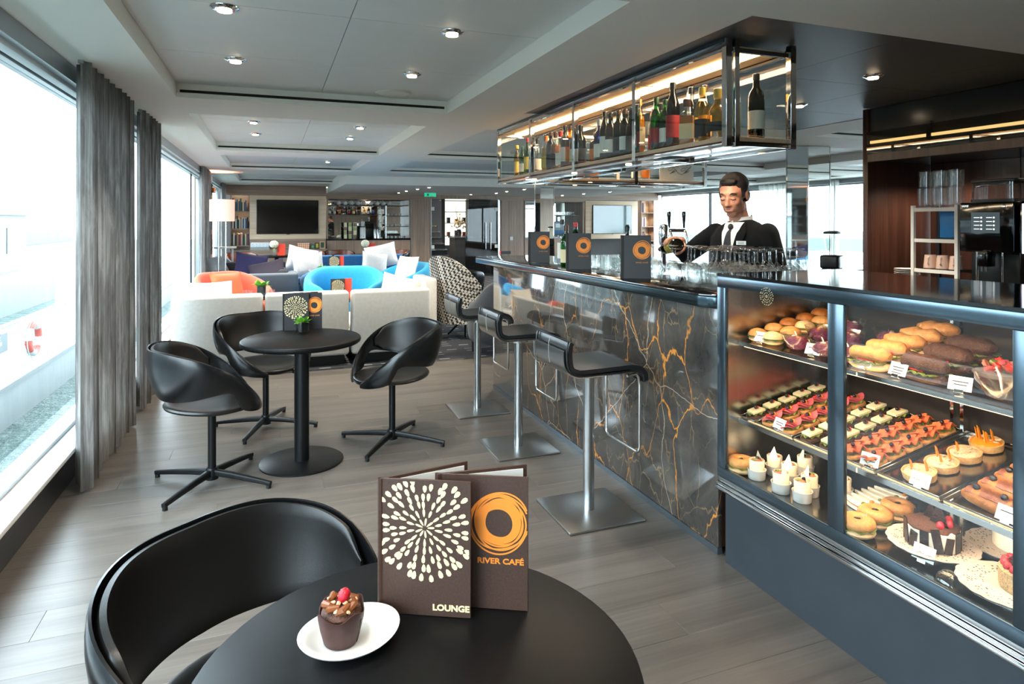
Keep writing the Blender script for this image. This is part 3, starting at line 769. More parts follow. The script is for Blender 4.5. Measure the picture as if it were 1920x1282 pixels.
# ================================================================== MARBLE BAR
def marble_mat():
    m, nt, b = new_mat('veined_marble'); MATS['veined_marble'] = m
    v = coords(nt, (1, 1, 1)); v2 = coords(nt, (1, 1.0, .55), (R(38), 0, 0))
    base = ramp(nt, [(.3, lin('#2b2a29')), (.5, lin('#403c38')), (.72, lin('#5a534b'))], noise(nt, v, 3.2, 8, .68, .5))
    def veins(vec, scale, width, dist, dsc):
        n = nt.nodes.new('ShaderNodeTexNoise'); n.inputs['Scale'].default_value = dsc; n.inputs['Detail'].default_value = 6; nt.links.new(vec, n.inputs['Vector'])
        vm = nt.nodes.new('ShaderNodeVectorMath'); vm.operation = 'MULTIPLY_ADD'; nt.links.new(n.outputs['Color'], vm.inputs[0]); vm.inputs[1].default_value = (dist,) * 3; nt.links.new(vec, vm.inputs[2])
        vo = nt.nodes.new('ShaderNodeTexVoronoi'); vo.feature = 'DISTANCE_TO_EDGE'; vo.inputs['Scale'].default_value = scale; nt.links.new(vm.outputs[0], vo.inputs['Vector'])
        return ramp(nt, [(0, (1, 1, 1, 1)), (width * .35, (.8, .8, .8, 1)), (width, (0, 0, 0, 1))], vo.outputs['Distance'])
    a = veins(v2, 3.3, .012, .34, 3.4); c = veins(v2, 8.0, .02, .22, 5.0); d = veins(v, 1.3, .004, .30, 1.6)
    msk = ramp(nt, [(.36, (.1, .1, .1, 1)), (.54, (1, 1, 1, 1))], noise(nt, v, 2.0, 3)); msk2 = ramp(nt, [(.45, (0, 0, 0, 1)), (.6, (1, 1, 1, 1))], noise(nt, v, 3.5, 3))
    fa = math_n(nt, 'MULTIPLY', a, msk); fc = math_n(nt, 'MULTIPLY', math_n(nt, 'MULTIPLY', c, msk2), .6)
    col = mixc(nt, fc, base, lin('#a2825a')); col = mixc(nt, fa, col, lin('#d08636')); col = mixc(nt, math_n(nt, 'MULTIPLY', d, .75), col, lin('#c9b298'))
    nt.links.new(col, b.inputs['Base Color']); b.inputs['Roughness'].default_value = .07; b.inputs['Specular IOR Level'].default_value = .75; b.inputs['Coat Weight'].default_value = .35; b.inputs['Coat Roughness'].default_value = .02
    return m
marble_mat()
mat('counter_black', '#0a0b0c', .06, coat=.5); mat('counter_edge', '#4b5a60', .16, .9)
bar = thing('marble_bar', 'dark polished marble bar front with orange veins below the black counter', 'bar', (1.8, 3.75, 0))
MB().box(0, .02, -1.49, 1.47, .03, 1.064).build('marble_front', MATS['veined_marble'], bar, bevel=.002)
MB().box(.02, .60, 1.43, 1.47, .03, 1.064).build('marble_end', MATS['veined_marble'], bar, bevel=.002)
MB().box(.021, .55, -1.49, 1.43, .03, 1.06).build('carcass', MATS['dark_wood'], bar)
MB().box(-.004, .02, -1.49, 1.474, 0, .029).build('skirting', mat('blue_steel', '#86939c', .25, .9), bar)
ct = thing('bar_counter', 'long black polished bar counter with steel edge and rounded corner', 'counter', (1.72, 3.86, 1.065))
def counter_outline(r, x1, y0, y1, inset=0):
    pts = []
    for cx, cy, a in ((r, y0 + r, 180), (x1 - .02, y0 + .02, 270), (x1 - .02, y1 - .02, 0), (.05, y1 - .05, 90)):
        rr = {180: r, 90: .05}.get(a, .02) - inset
        for i in range(9): q = R(a + 90 * i / 8); pts.append((cx + rr * math.cos(q), cy + rr * math.sin(q)))
    return pts
MB().prism(counter_outline(.12, .68, -1.66, 1.66, .006), .004, .057, 'z').build('worktop', MATS['counter_black'], ct, bevel=.002)
MB().prism(counter_outline(.12, .68, -1.66, 1.66), .0, .052, 'z').build('edge_band', MATS['counter_edge'], ct, bevel=.008, seg=3)

# standing menus on the bar
def facing(cx, cy, w, z, label, kind, cover, dv=0.0, back=None):
    d = Vector((cx, cy)).normalized(); rt = Vector((d.y, -d.x)); rt.rotate(Matrix.Rotation(dv, 2)); c = Vector((cx, cy))
    dd = Vector((-rt.y, rt.x))
    return menu(c - rt * w / 2, c + rt * w / 2, c + rt * w * .46 + dd * .035, z, .235, label, cover, kind, back=back)
facing(1.885, 4.42, .160, 1.1225, 'charcoal menu booklet with orange ring on the bar, farthest of three', 'river_dark', MATS['menu_dark'])
facing(1.865, 3.72, .160, 1.1225, 'charcoal menu booklet with orange ring on the bar, middle of three', 'river_dark', MATS['menu_dark'])
facing(1.855, 3.01, .160, 1.1225, 'charcoal menu booklet with orange ring on the bar, nearest of three', 'river_dark', MATS['menu_dark'])

# ---- bottles
for n, c in dict(bottle_green=(.10, .42, .12), bottle_dark=(.10, .12, .07), bottle_clear=(.93, .95, .93), bottle_amber=(.62, .30, .07), bottle_blue=(.06, .17, .62), bottle_teal=(.12, .5, .5), bottle_gold=(.86, .62, .22), bottle_black=(.05, .05, .055)).items():
    glass(n, c, refl=1.3)
for n, c in dict(cap_black='#101010', cap_red='#b32222', cap_yellow='#d1a843', cap_brown='#4a2c1b', cap_green='#1f4a22', cap_white='#dcdcd6', cap_steel='#a0a0a0', cap_orange='#d9742a').items(): mat(n, c, .35)
for n, c in dict(lab_white='#e6e2d6', lab_cream='#d9c89c', lab_red='#a32024', lab_black='#1a1a1c', lab_orange='#d37a2a', lab_blue='#2a4a92', lab_yellow='#c9b04a').items(): mat(n, c, .6)
SHAPES = {  # (r, z) body profile up to the mouth, label zone, cap zone
    'wine': ([(0, 0), (.034, 0), (.037, .004), (.037, .19), (.033, .215), (.017, .24), (.0145, .255), (.0145, .30), (0, .30)], (.045, .13), (.275, .304), .0158),
    'spirit': ([(0, 0), (.036, 0), (.039, .004), (.039, .17), (.036, .19), (.018, .215), (.0145, .23), (.0145, .27), (0, .27)], (.03, .12), (.245, .285), .017),
    'square': ([(0, 0), (.042, 0), (.045, .004), (.045, .15), (.040, .165), (.016, .18), (.015, .22), (0, .22)], (.03, .11), (.2, .24), .02),
    'tall': ([(0, 0), (.031, 0), (.034, .004), (.034, .20), (.030, .225), (.016, .26), (.0135, .28), (.0135, .32), (0, .32)], (.05, .16), (.29, .325), .0155),
    'decanter': ([(0, 0), (.045, 0), (.052, .006), (.056, .06), (.05, .12), (.03, .16), (.016, .18), (.015, .215), (0, .215)], (.04, .085), (.2, .245), .02),
}
def bottle(kind, gm, cm, lm, label, loc, rz=0, group=None, txt=None, sc=1.0, liquid=None):
    prof, lz, cz, cr = SHAPES[kind]; sq = kind == 'square'
    key = (kind, gm, cm, lm, txt, liquid)
    if key in BOT:
        return dup(BOT[key], loc, rz, label, sc)
    t = thing('bottle', label, 'bottle', loc, rz, group)
    jag = (lambda a, r, z: (1.0 / max(abs(math.cos(a)), abs(math.sin(a)))) ** .8 * .86 if r > .03 else 1) if sq else None
    MB().lathe(prof, n=20, jag=jag).build('body', MATS[gm], t)
    rb = max(p[0] for p in prof)
    fill = [(0, .004)] + [(max(r - .004, .004), max(z, .005)) for r, z in prof[2:-4]] + [(0, prof[-5][1])]
    if liquid: MB().lathe(fill, n=16, jag=jag).build('liquid', mat(liquid[0], liquid[1], .15), t)
    rl = (.0006 + rb)
    MB().lathe([(rl, lz[0]), (rl, lz[1])], n=14, a0=R(-130), a1=R(130) - R(20), jag=jag).build('paper_label', MATS[lm], t)
    MB().lathe([(0, cz[0]), (cr, cz[0]), (cr, cz[1] - .002), (cr - .002, cz[1]), (0, cz[1])], n=16).build('cap', MATS[cm], t)
    if txt: text_obj('lettering', txt, .016, MATS['lab_black'], t, (rl + .0008, 0, (lz[0] + lz[1]) / 2 + .035), (R(90), 0, R(90)), .0003, sx=.8)
    t.scale = (sc,) * 3; BOT[key] = t
    return t
BOT = {}
CAMDIR = PI + .9   # labels turned to the room side

# ---- hanging glass shelf above the bar
mat('led_warm', '#ffd9a0', .5, emit='#ffc98a', estr=5.0); mat('bronze_mirror', '#6a4633', .08, .9); mat('shelf_cream', '#dcc8a6', .5); glass('panel_glass', (.93, .96, .95), refl=1.0)
def hanging_shelf(name, label, loc, rz, L, bays, D=.38, z0=1.78, z1=2.28):
    t = thing(name, label, 'shelf', loc, rz, None); B = L / bays; q = .017
    MB().box(.045 - q * .7, .045 + q * .9, -q, q, z0, z1).build('post', MATS['chrome'], t, bevel=.002, seg=1)
    for i in range(bays + 1):
        y = i * B
        for x in (0, D):
            MB().box(x - q, x + q, y - q, y + q, z0, z1).build('post', MATS['chrome'], t, bevel=.002, seg=1)
        MB().box(q, D - q, y - .008, y + .008, z0 + .004, z0 + .02).build('cross_bar', MATS['chrome'], t)
        MB().box(q, D - q, y - .008, y + .008, z1 - .06, z1 - .04).build('cross_bar', MATS['chrome'], t)
    for x in (0, D):
        MB().box(x - .006, x + .006, q, L - q, z0, z0 + .012).build('rail', MATS['chrome'], t)
        MB().box(x - .010, x + .010, q, L - q, z1 - .05, z1 - .02).build('rail', MATS['chrome'], t)
    for i in range(bays):
        a, b = i * B + q, (i + 1) * B - q
        MB().box(.012, D - .012, a, b, z0 + .03, z0 + .052).build('shelf_board', MATS['pale_oak'], t, bevel=.002, seg=1)
        MB().box(.014, D - .014, a, b, z0 + .022, z0 + .0295).build('mirror_underside', MATS['bronze_mirror'], t)
        MB().box(-.003, .003, a, b, z0 + .056, z1 - .07).build('glass_pane', MATS['panel_glass'], t, smooth=False)
        MB().box(D - .003, D + .003, a, b, z0 + .056, z1 - .07).build('glass_pane', MATS['panel_glass'], t, smooth=False)
    MB().box(q, D - q, -.003, .003, z0 + .056, z1 - .07).build('glass_pane', MATS['panel_glass'], t, smooth=False)
    MB().box(q, D - q, L - .003, L + .003, z0 + .056, z1 - .07).build('glass_pane', MATS['panel_glass'], t, smooth=False)
    MB().box(.02, D - .02, .02, L - .02, z1 - .036, z1 - .024).build('top_board', MATS['shelf_cream'], t)
    MB().box(D * .5 - .05, D * .5 + .05, .04, L - .04, z1 - .046, z1 - .037).build('led_strip', MATS['led_warm'], t)
    for i in range(bays):
        d = bpy.data.lights.new('shelf_lamp', 'AREA'); d.shape = 'RECTANGLE'; d.size = .10; d.size_y = B * .9; d.energy = 4.0; d.color = (1, .80, .58)
        lo = bpy.data.objects.new('shelf_lamp', d); COL.objects.link(lo); lo.parent = t; lo.location = (D * .5, (i + .5) * B, z1 - .05)
        MB().lathe([(0, -.006), (.018, -.006), (.022, 0), (0, 0)], c=(D * .5, (i + .5) * B, z0 + .021), n=14).build('underside_lamp', MATS['led_warm'], t)
        spot('underside_light', (D * .5, (i + .5) * B, z0 + .008), 10, 165, blend=.5, parent=t)
    MB().box(-.02, .0, -.0, L, z1 - .018, z1).build('valance', mat('valance_steel', '#5c666b', .2, .9), t)
    return t
hanging_shelf('hanging_bottle_shelf', 'chrome and glass bottle shelf hanging above the marble bar', (1.977, 2.42, 0), 0, 3.16, 4)
ZB = 1.8325
ORD = ['first', 'second', 'third', 'fourth', 'fifth', 'sixth', 'seventh', 'eighth', 'ninth', 'tenth']
BAYN = ['nearest', 'second', 'third', 'farthest']
rows = [  # bay, y, x offset, kind, glass, cap, label, words, scale
    [(2.50, .24, 'wine', 'bottle_dark', 'cap_black', 'lab_white', 'dark green wine bottle with black cap alone at the corner', 1.05, None, None),
     (2.50, .10, 'tall', 'bottle_teal', 'cap_steel', 'lab_yellow', 'teal glass bottle just inside the near corner posts', 1.0, None, None),
     (2.61, .10, 'decanter', 'bottle_gold', 'cap_yellow', 'lab_black', 'round golden bottle with yellow stopper', 1.05, None, None),
     (2.72, .09, 'spirit', 'bottle_gold', 'cap_yellow', 'lab_black', 'pale golden spirit bottle with wooden cap', 1.0, None, None),
     (2.80, .17, 'tall', 'bottle_clear', 'cap_brown', 'lab_white', 'clear tall bottle with brown cap', .98, None, None),
     (2.82, .07, 'square', 'bottle_clear', 'cap_brown', 'lab_cream', 'square clear flask of amber drink with brown stopper', 1.0, None, ('drink_amber', '#a5642a')),
     (2.92, .17, 'tall', 'bottle_clear', 'cap_black', 'lab_white', 'clear tall bottle with black and copper cap', 1.02, None, None),
     (2.96, .08, 'tall', 'bottle_black', 'cap_black', 'lab_red', 'tall black bottle with red label', 1.10, None, None),
     (3.045, .09, 'wine', 'bottle_green', 'cap_green', 'lab_white', 'bright green bottle with white and red label', .92, None, None),
     (3.12, .08, 'wine', 'bottle_green', 'cap_green', 'lab_red', 'bright green bottle with green cap', 1.0, None, None),
     (3.10, .17, 'wine', 'bottle_green', 'cap_red', 'lab_black', 'dark green bottle with red cap', 1.02, None, None),
     (3.18, .15, 'spirit', 'bottle_clear', 'cap_black', 'lab_red', 'clear bottle with red label by the second post', 1.0, None, ('drink_red', '#7d1d1d'))],
    [(3.30, .08, 'tall', 'bottle_gold', 'cap_yellow', 'lab_cream', 'bitter bottle with yellow cap and lettered cream label', 1.0, 'CAMPARI', ('drink_straw', '#c8a25c')),
     (3.28, .17, 'spirit', 'bottle_clear', 'cap_red', 'lab_red', 'clear bottle with red cap behind the lettered bitter bottle', .95, None, None),
     (3.40, .09, 'spirit', 'bottle_dark', 'cap_black', 'lab_black', 'dark short-necked bottle', .98, None, None),
     (3.48, .09, 'wine', 'bottle_dark', 'cap_brown', 'lab_white', 'dark wine bottle with arched white label', .98, None, None),
     (3.56, .09, 'wine', 'bottle_dark', 'cap_brown', 'lab_black', 'dark wine bottle with brown capsule', 1.0, None, None),
     (3.60, .18, 'tall', 'bottle_dark', 'cap_black', 'lab_black', 'tall dark bottle in the back row', .95, None, None),
     (3.66, .09, 'wine', 'bottle_dark', 'cap_black', 'lab_white', 'dark wine bottle with square white label', 1.0, None, None),
     (3.74, .09, 'tall', 'bottle_dark', 'cap_black', 'lab_white', 'tall dark bottle with narrow white label', 1.0, None, None),
     (3.83, .10, 'spirit', 'bottle_blue', 'cap_steel', 'lab_white', 'blue glass bottle', 1.0, None, None),
     (3.92, .12, 'square', 'bottle_amber', 'cap_brown', 'lab_orange', 'amber square bottle with orange label by the third post', .9, None, None)],
    [(4.09, .09, 'spirit', 'bottle_dark', 'cap_black', 'lab_black', 'black bottle next to the third post', 1.0, None, None),
     (4.18, .09, 'spirit', 'bottle_dark', 'cap_brown', 'lab_cream', 'dark bottle with cream label', 1.03, None, None),
     (4.26, .09, 'wine', 'bottle_amber', 'cap_brown', 'lab_orange', 'amber bottle with bright orange label', 1.0, None, None),
     (4.35, .09, 'tall', 'bottle_dark', 'cap_black', 'lab_white', 'tall dark bottle with white neck label', .98, None, None),
     (4.43, .09, 'spirit', 'bottle_clear', 'cap_red', 'lab_white', 'clear bottle with red cap', 1.0, None, None),
     (4.52, .09, 'spirit', 'bottle_clear', 'cap_brown', 'lab_black', 'clear bottle with brown cap and black label', 1.03, None, ('drink_amber2', '#8a4c1c')),
     (4.61, .09, 'wine', 'bottle_dark', 'cap_brown', 'lab_black', 'dark bottle with tall brown capsule', 1.0, None, None),
     (4.70, .09, 'spirit', 'bottle_clear', 'cap_orange', 'lab_yellow', 'clear bottle with orange cap and yellow label', 1.0, None, ('drink_yellow', '#b78a2c'))],
    [(4.90, .10, 'spirit', 'bottle_clear', 'cap_black', 'lab_white', 'clear bottle with black cap', 1.0, None, None),
     (5.00, .10, 'spirit', 'bottle_clear', 'cap_black', 'lab_black', 'clear bottle with black cap and black label', .98, None, None),
     (5.12, .10, 'tall', 'bottle_green', 'cap_red', 'lab_yellow', 'green bottle with red cap and yellow label', .98, None, None),
     (5.24, .10, 'wine', 'bottle_green', 'cap_green', 'lab_white', 'small green bottle with white label', .85, None, None),
     (5.42, .12, 'tall', 'bottle_gold', 'cap_yellow', 'lab_yellow', 'yellow bottle standing at the far end post', .9, None, None)]]
for bi, rw in enumerate(rows):
    for (y, dx, kind, g, c, l, words, sc, txt, liq) in rw:
        bottle(kind, g, c, l, words + ', ' + BAYN[bi] + ' bay of hanging shelf', (1.977 + dx, y, ZB), CAMDIR + random.uniform(-.4, .4), 'bottles on the hanging shelf', txt, sc, liq)
# second hanging shelf, across the far side of the bar
hanging_shelf('hanging_bottle_shelf', 'smaller chrome hanging shelf with a botanical print behind the barman', (2.46, 5.62, 0), R(-90), 1.58, 2, .34)
for i, (x, kind, g, c, l, w) in enumerate([(2.62, 'tall', 'bottle_amber', 'cap_brown', 'lab_cream', 'amber bottle leftmost'), (2.75, 'spirit', 'bottle_dark', 'cap_red', 'lab_red', 'dark bottle with red label second'), (2.9, 'square', 'bottle_amber', 'cap_brown', 'lab_orange', 'square amber bottle third'),
        (3.36, 'square', 'bottle_clear', 'cap_orange', 'lab_white', 'clear square bottle fourth'), (3.47, 'spirit', 'bottle_clear', 'cap_orange', 'lab_orange', 'clear bottle with orange label fifth')]):
    bottle(kind, g, c, l, w + ' on the smaller hanging shelf behind the barman', (x, 5.45, ZB), R(-100), 'bottles on the smaller hanging shelf')
pc = thing('botanical_print', 'white card with a dark line drawing of leaves on the smaller hanging shelf', 'picture', (3.80, 5.40, ZB))
MB().box(-.2, .2, 0, .006, 0, .30).build('card', MATS['white_card'], pc)
rnl = random.Random(11); ink = MB()
for i in range(16):
    x = -.16 + .32 * i / 15; z = .15 + .06 * math.sin(i * .9); a = i * 1.3
    ink.tube([(x + .028 * math.cos(a + q * .785) , -.001, z + .016 * math.sin(a * .3 + q * .785)) for q in range(8)], .0016, 4, closed=True)
ink.tube([(-.17 + .34 * k / 9, -.001, .12 + .05 * math.sin(k * .8)) for k in range(10)], .0018, 4)
ink.build('leaf_drawing', MATS['menu_black'], pc)
# bottles standing on the counter between the menus
bottle('tall', 'bottle_clear', 'cap_black', 'lab_white', 'clear bottle with black pourer between the bar menus', (1.94, 4.13, 1.1225), CAMDIR, 'bottles on the bar')
bottle('spirit', 'bottle_green', 'cap_brown', 'lab_cream', 'green bottle with cream label between the bar menus', (1.90, 3.98, 1.1225), CAMDIR, 'bottles on the bar')
bottle('wine', 'bottle_green', 'cap_red', 'lab_white', 'green bottle with red cap behind the cream-label one on the bar', (1.99, 4.02, 1.1225), CAMDIR, 'bottles on the bar')
bottle('wine', 'bottle_clear', 'cap_steel', 'lab_white', 'short clear bottle beside the middle bar menu', (1.90, 3.88, 1.1225), CAMDIR, 'bottles on the bar', sc=.62)
dc = thing('carafe', 'dark cone-shaped carafe behind the crowd of glasses on the bar', 'carafe', (2.13, 3.56, 1.1225))
MB().lathe([(0, 0), (.05, 0), (.054, .006), (.05, .10), (.02, .20), (.012, .22), (.012, .255), (0, .255)], n=24).build('body', MATS['bottle_black'], dc)
MB().lathe([(0, .25), (.014, .25), (.016, .275), (.008, .29), (0, .29)], n=16).build('stopper', MATS['cap_black'], dc)

# ---- glasses on the bar
def real_glass(name, col, ior=1.46):
    m = bpy.data.materials.new(name); m.use_nodes = True; MATS[name] = m; nt = m.node_tree; nt.nodes.clear()
    o = nt.nodes.new('ShaderNodeOutputMaterial'); g = nt.nodes.new('ShaderNodeBsdfGlass'); g.inputs['Color'].default_value = tuple(col) + (1,); g.inputs['IOR'].default_value = ior; g.inputs['Roughness'].default_value = 0
    tr = nt.nodes.new('ShaderNodeBsdfTransparent'); gl = nt.nodes.new('ShaderNodeBsdfGlossy'); gl.inputs['Roughness'].default_value = .02; fr = nt.nodes.new('ShaderNodeFresnel'); fr.inputs[0].default_value = 1.52; ge = nt.nodes.new('ShaderNodeNewGeometry'); ff = math_n(nt, 'MULTIPLY', math_n(nt, 'MULTIPLY', fr.outputs[0], 1.5), math_n(nt, 'SUBTRACT', 1.0, ge.outputs['Backfacing']))
    m1 = nt.nodes.new('ShaderNodeMixShader'); m2 = nt.nodes.new('ShaderNodeMixShader'); nt.links.new(ff, m1.inputs[0]); nt.links.new(tr.outputs[0], m1.inputs[1]); nt.links.new(gl.outputs[0], m1.inputs[2]); tr.inputs[0].default_value = (.975, .98, .975, 1)
    m2.inputs[0].default_value = .2; nt.links.new(m1.outputs[0], m2.inputs[1]); nt.links.new(g.outputs[0], m2.inputs[2]); nt.links.new(m2.outputs[0], o.inputs[0]); return m
real_glass('glassware', (.97, .98, .975))
def upside_glass():
    return MB().lathe([(0, .100), (.012, .098), (.030, .082), (.0375, .06), (.0345, .03), (.0288, .0006), (.0300, 0), (.036, .03), (.040, .06), (.034, .085), (.012, .105), (.0045, .115), (.004, .165), (.006, .172), (.032, .178), (.034, .180), (.032, .1815), (.005, .183), (.0, .183)], n=18)
gme = upside_glass().mesh('wine_glass', MATS['glassware']); tme = MB().lathe([(0, .002), (.030, .002), (.034, .006), (.036, .09), (.0345, .09), (.032, .012), (0, .010)], n=16).mesh('tumbler', MATS['glassware'])
rg = random.Random(3)
def put(me, nm, label, cat, group, x, y, z, s=1.0):
    o = bpy.data.objects.new(nm, me); COL.objects.link(o); o.location = (x, y, z); o.rotation_euler = (0, 0, rg.uniform(0, 6)); o.scale = (s,) * 3
    return tag(o, label, cat, group)
for j in range(13):
    for i in range(5):
        y = 2.34 + .083 * j; x = 1.985 + .082 * i + (.04 if j % 2 else 0)
        if x > 2.36 or (y > 2.90 and x > 2.04): continue
        put(gme, 'wine_glass', 'upturned stemmed wine glass in the crowd of glasses on the bar', 'glass', 'upturned wine glasses on the bar', x, y, 1.1225, 1.0 if (i + j) % 3 else .93)
for j in range(6):
    for i in range(4):
        put(tme, 'tumbler', 'small clear tumbler among the glasses between the two nearer bar menus', 'glass', 'tumblers on the bar', 2.0 + .085 * i + .03 * (j % 2), 3.42 + .078 * j - (0 if i else 0), 1.1225, .95) if not (j in (1, 2) and i in (1, 2)) else None

# ---- far counter behind the barman, with tap, blender and glasses
bc = thing('back_counter', 'black-topped service counter running behind the barman', 'counter', (4.6, 5.15, 0))
MB().box(-1.55, 1.9, -.22, .28, 0, .90).build('carcass', MATS['dark_wood'], bc)
MB().box(-1.58, 1.93, -.25, .31, .90, .94).build('worktop', MATS['counter_black'], bc, bevel=.004)
MB().box(-1.5, 1.85, -.238, -.221, .08, .86).build('door_row', MATS['dark_wood'], bc, bevel=.003)
tp = thing('beer_tap', 'chrome twin beer tap with black handles beside the barman', 'tap', (3.46, 5.12, .94), R(-10))
MB().lathe([(0, 0), (.06, 0), (.06, .012), (.028, .02), (.024, .22), (.045, .30), (.05, .40), (.04, .46), (.0, .475)], n=24).build('column', MATS['chrome'], tp)
MB().tube([(0, 0, .41), (.10, 0, .41), (.21, 0, .41)], .016, 12).build('cross_arm', MATS['chrome'], tp)
for x in (.05, .20):
    MB().tube([(x, 0, .41), (x, -.03, .40), (x + .012, -.05, .33), (x + .02, -.055, .28)], [.012, .011, .008, .006], 10).build('spout', MATS['chrome'], tp)
    h = MB().lathe([(0, .43), (.010, .43), (.012, .46), (.016, .52), (.021, .56), (.018, .585), (0, .592)], c=(x, 0, 0), n=16).build('handle', MATS['black_gloss'], tp)
bl = thing('blender', 'countertop blender with clear jug, black lid and black base', 'blender', (5.56, 5.14, .94), R(25))
MB().prism(rrect(.20, .20, .04), 0, .14, 'z').xf(Matrix()).build('base', MATS['black_plastic'], bl, bevel=.02, seg=3)
MB().lathe([(0, .14), (.05, .14), (.055, .16), (.062, .20), (.082, .37), (.080, .37), (.058, .2), (.04, .165), (0, .16)], n=24).build('jug', MATS['clear_glass'], bl)
MB().lathe([(0, .365), (.086, .365), (.086, .385), (.05, .395), (0, .395)], n=24).build('lid', MATS['black_plastic'], bl)
MB().tube([(.075, 0, .34), (.12, 0, .32), (.12, 0, .24), (.068, 0, .2)], .009, 8).build('handle', MATS['clear_glass'], bl)
for k in range(16):
    put(tme, 'tumbler', 'clear tumbler on the service counter behind the barman', 'glass', 'tumblers behind the barman', 4.45 + .1 * (k % 8), 4.98 + .11 * (k // 8), .94, 1.15)
# mirrored columns
for (x, y, s, lb) in ((5.75, 5.65, .32, 'square mirror-clad column right of the barman'), (3.86, 8.85, .22, 'slim mirror-clad column seen above the farthest bar menu')):
    c = thing('mirror_column', lb, 'column', (x, y, 0))
    MB().box(-s / 2, s / 2, -s / 2, s / 2, 0, 2.279).build('core', mat('mirror', '#e4e8e6', .02, 1.0), c, bevel=.004, seg=1)
    for a, b in ((1, 1), (1, -1), (-1, 1), (-1, -1)): MB().box(a * s / 2 - .006, a * s / 2 + .006, b * s / 2 - .006, b * s / 2 + .006, 0, 2.279).build('edge_trim', MATS['chrome'], c)

# ---- dark wood back bar with coffee machine
bb = thing('back_bar_cabinet', 'dark wood back bar cabinet with lit niche behind the display counter', 'cabinet', (4.2, 3.6, 0))
MB().box(0, .72, -.045, 0, 0, 2.279).build('side_panel', MATS['dark_wood'], bb, bevel=.003)
MB().box(.04, .70, -4.6, -.05, 0, .96).build('base_unit', MATS['dark_wood'], bb)
MB().box(-.01, .70, -4.6, -.046, .96, 1.0).build('worktop', MATS['counter_black'], bb, bevel=.004)
for k in range(7):
    MB().box(.66, .70, -.05 - .65 * (k + 1) + .004, -.05 - .65 * k, 1.0, 1.88).build('back_panel', MATS['dark_wood'], bb, bevel=.002, seg=1)
MB().box(.02, .70, -4.6, -.046, 1.88, 2.279).build('bulkhead', mat('bulkhead_dark', '#2a2c2d', .18, .3), bb)
MB().box(-.005, .019, -4.6, -.046, 1.88, 1.935).build('lower_rail', MATS['dark_wood'], bb)
MB().box(-.012, -.004, -4.6, -.046, 1.935, 2.10).build('valance_glass', glass('bronze_glass', (.42, .40, .36), refl=1.5), bb, smooth=False)
spot('niche_spot', (.35, -.45, 1.86), 26, 140, parent=bb); spot('niche_spot', (.35, -1.3, 1.86), 14, 140, parent=bb)  # spots added to brighten the dark niche wood, no fitting modelled
mat('tube_glow', '#ffe6a8', .5, emit='#ffdc9a', estr=3.5)
MB().box(.004, .014, -4.58, -.06, 2.015, 2.035).build('tube_light', MATS['tube_glow'], bb)
for k in range(5): MB().box(-.004, .018, -.52 - .95 * k - .015, -.52 - .95 * k + .015, 1.94, 2.12).build('bracket', MATS['black_metal'], bb)
rk = thing('bottle_rack', 'white framed open rack with glass shelves beside the coffee machine', 'rack', (4.27, 3.09, 1.0))
mat('rack_white', '#d9d6cf', .35)
for y in (-.155, .155):
    for x in (0, .26): MB().box(x - .012, x + .012, y - .012, y + .012, 0, .545).build('upright', MATS['rack_white' if x == 0 else 'black_metal'], rk, bevel=.002, seg=1)
for z in (.09, .30, .515):
    for x in (0, .26): MB().box(x - .008, x + .008, -.143, .143, z - .012, z + .012).build('rung', MATS['rack_white' if x == 0 else 'black_metal'], rk)
    MB().box(.0, .26, -.14, .14, z + .0125, z + .019).build('glass_shelf', MATS['clear_glass'], rk, smooth=False)
o = thing('storage_box', 'bright blue box standing on the rack shelf behind the mugs', 'box', (4.42, 3.03, 1.32)); MB().box(-.06, .06, -.09, .09, 0, .18).build('shell', mat('box_blue', '#1577bd', .4), o, bevel=.006); MB().box(-.063, .063, -.093, .093, .17, .185).build('lid', mat('box_blue_lid', '#0f5f9c', .4), o, bevel=.003)
mugm = mat('mug_blush', '#d9b7a3', .3)
for k, y in enumerate((3.17, 3.08, 2.99)):
    m = thing('mug', ['blush mug nearest the wood panel on the rack', 'blush mug in the middle of the rack', 'blush mug nearest the coffee machine on the rack'][k], 'mug', (4.34, y, 1.1095), R(200), 'mugs on the rack')
    MB().lathe([(0, 0), (.042, 0), (.042, .01), (.034, .09), (.031, .09), (.038, .012), (0, .008)], n=20).build('body', mugm, m)
    MB().tube([(.037, 0, .075), (.06, 0, .068), (.062, 0, .035), (.04, 0, .022)], .006, 8).build('handle', mugm, m)
for k in range(5):
    put(tme, 'tumbler', 'stacked tall tumbler on top of the white rack', 'glass', 'tumblers on the rack', 4.32 + .108 * (k % 2), 3.19 - .108 * (k // 2) * .62 * 1.6, 1.5345, 1.45)
for k in range(5):
    put(tme, 'tumbler', 'tumbler stacked in the upper layer on top of the white rack', 'glass', 'upper tumblers on the rack', 4.32 + .108 * (k % 2), 3.19 - .108 * (k // 2), 1.5345 + .131, 1.3)
for k in range(7):
    d = MB().lathe([(0, 0), (.05, 0), (.085, .010), (.085, .012), (.05, .003), (0, .003)], n=24).build('saucer', MATS['white_china']); d.location = (4.36, 3.36, 1.0005 + .013 * k)
    tag(d, 'white saucer in the stack between rack and wood panel', 'saucer', 'stacked saucers')
cm_ = thing('coffee_machine', 'black automatic coffee machine with touch screen and bean hopper', 'coffee machine', (4.2, 2.71, 1.0))
MB().box(0, .40, -.165, .165, .24, .555).build('body', MATS['black_gloss'], cm_, bevel=.012, seg=2)
MB().box(.12, .40, -.165, .165, .0, .24).build('rear_housing', MATS['black_plastic'], cm_, bevel=.006)
MB().box(-.02, .12, -.165, .165, .0, .035).build('drip_tray', MATS['black_plastic'], cm_, bevel=.005)
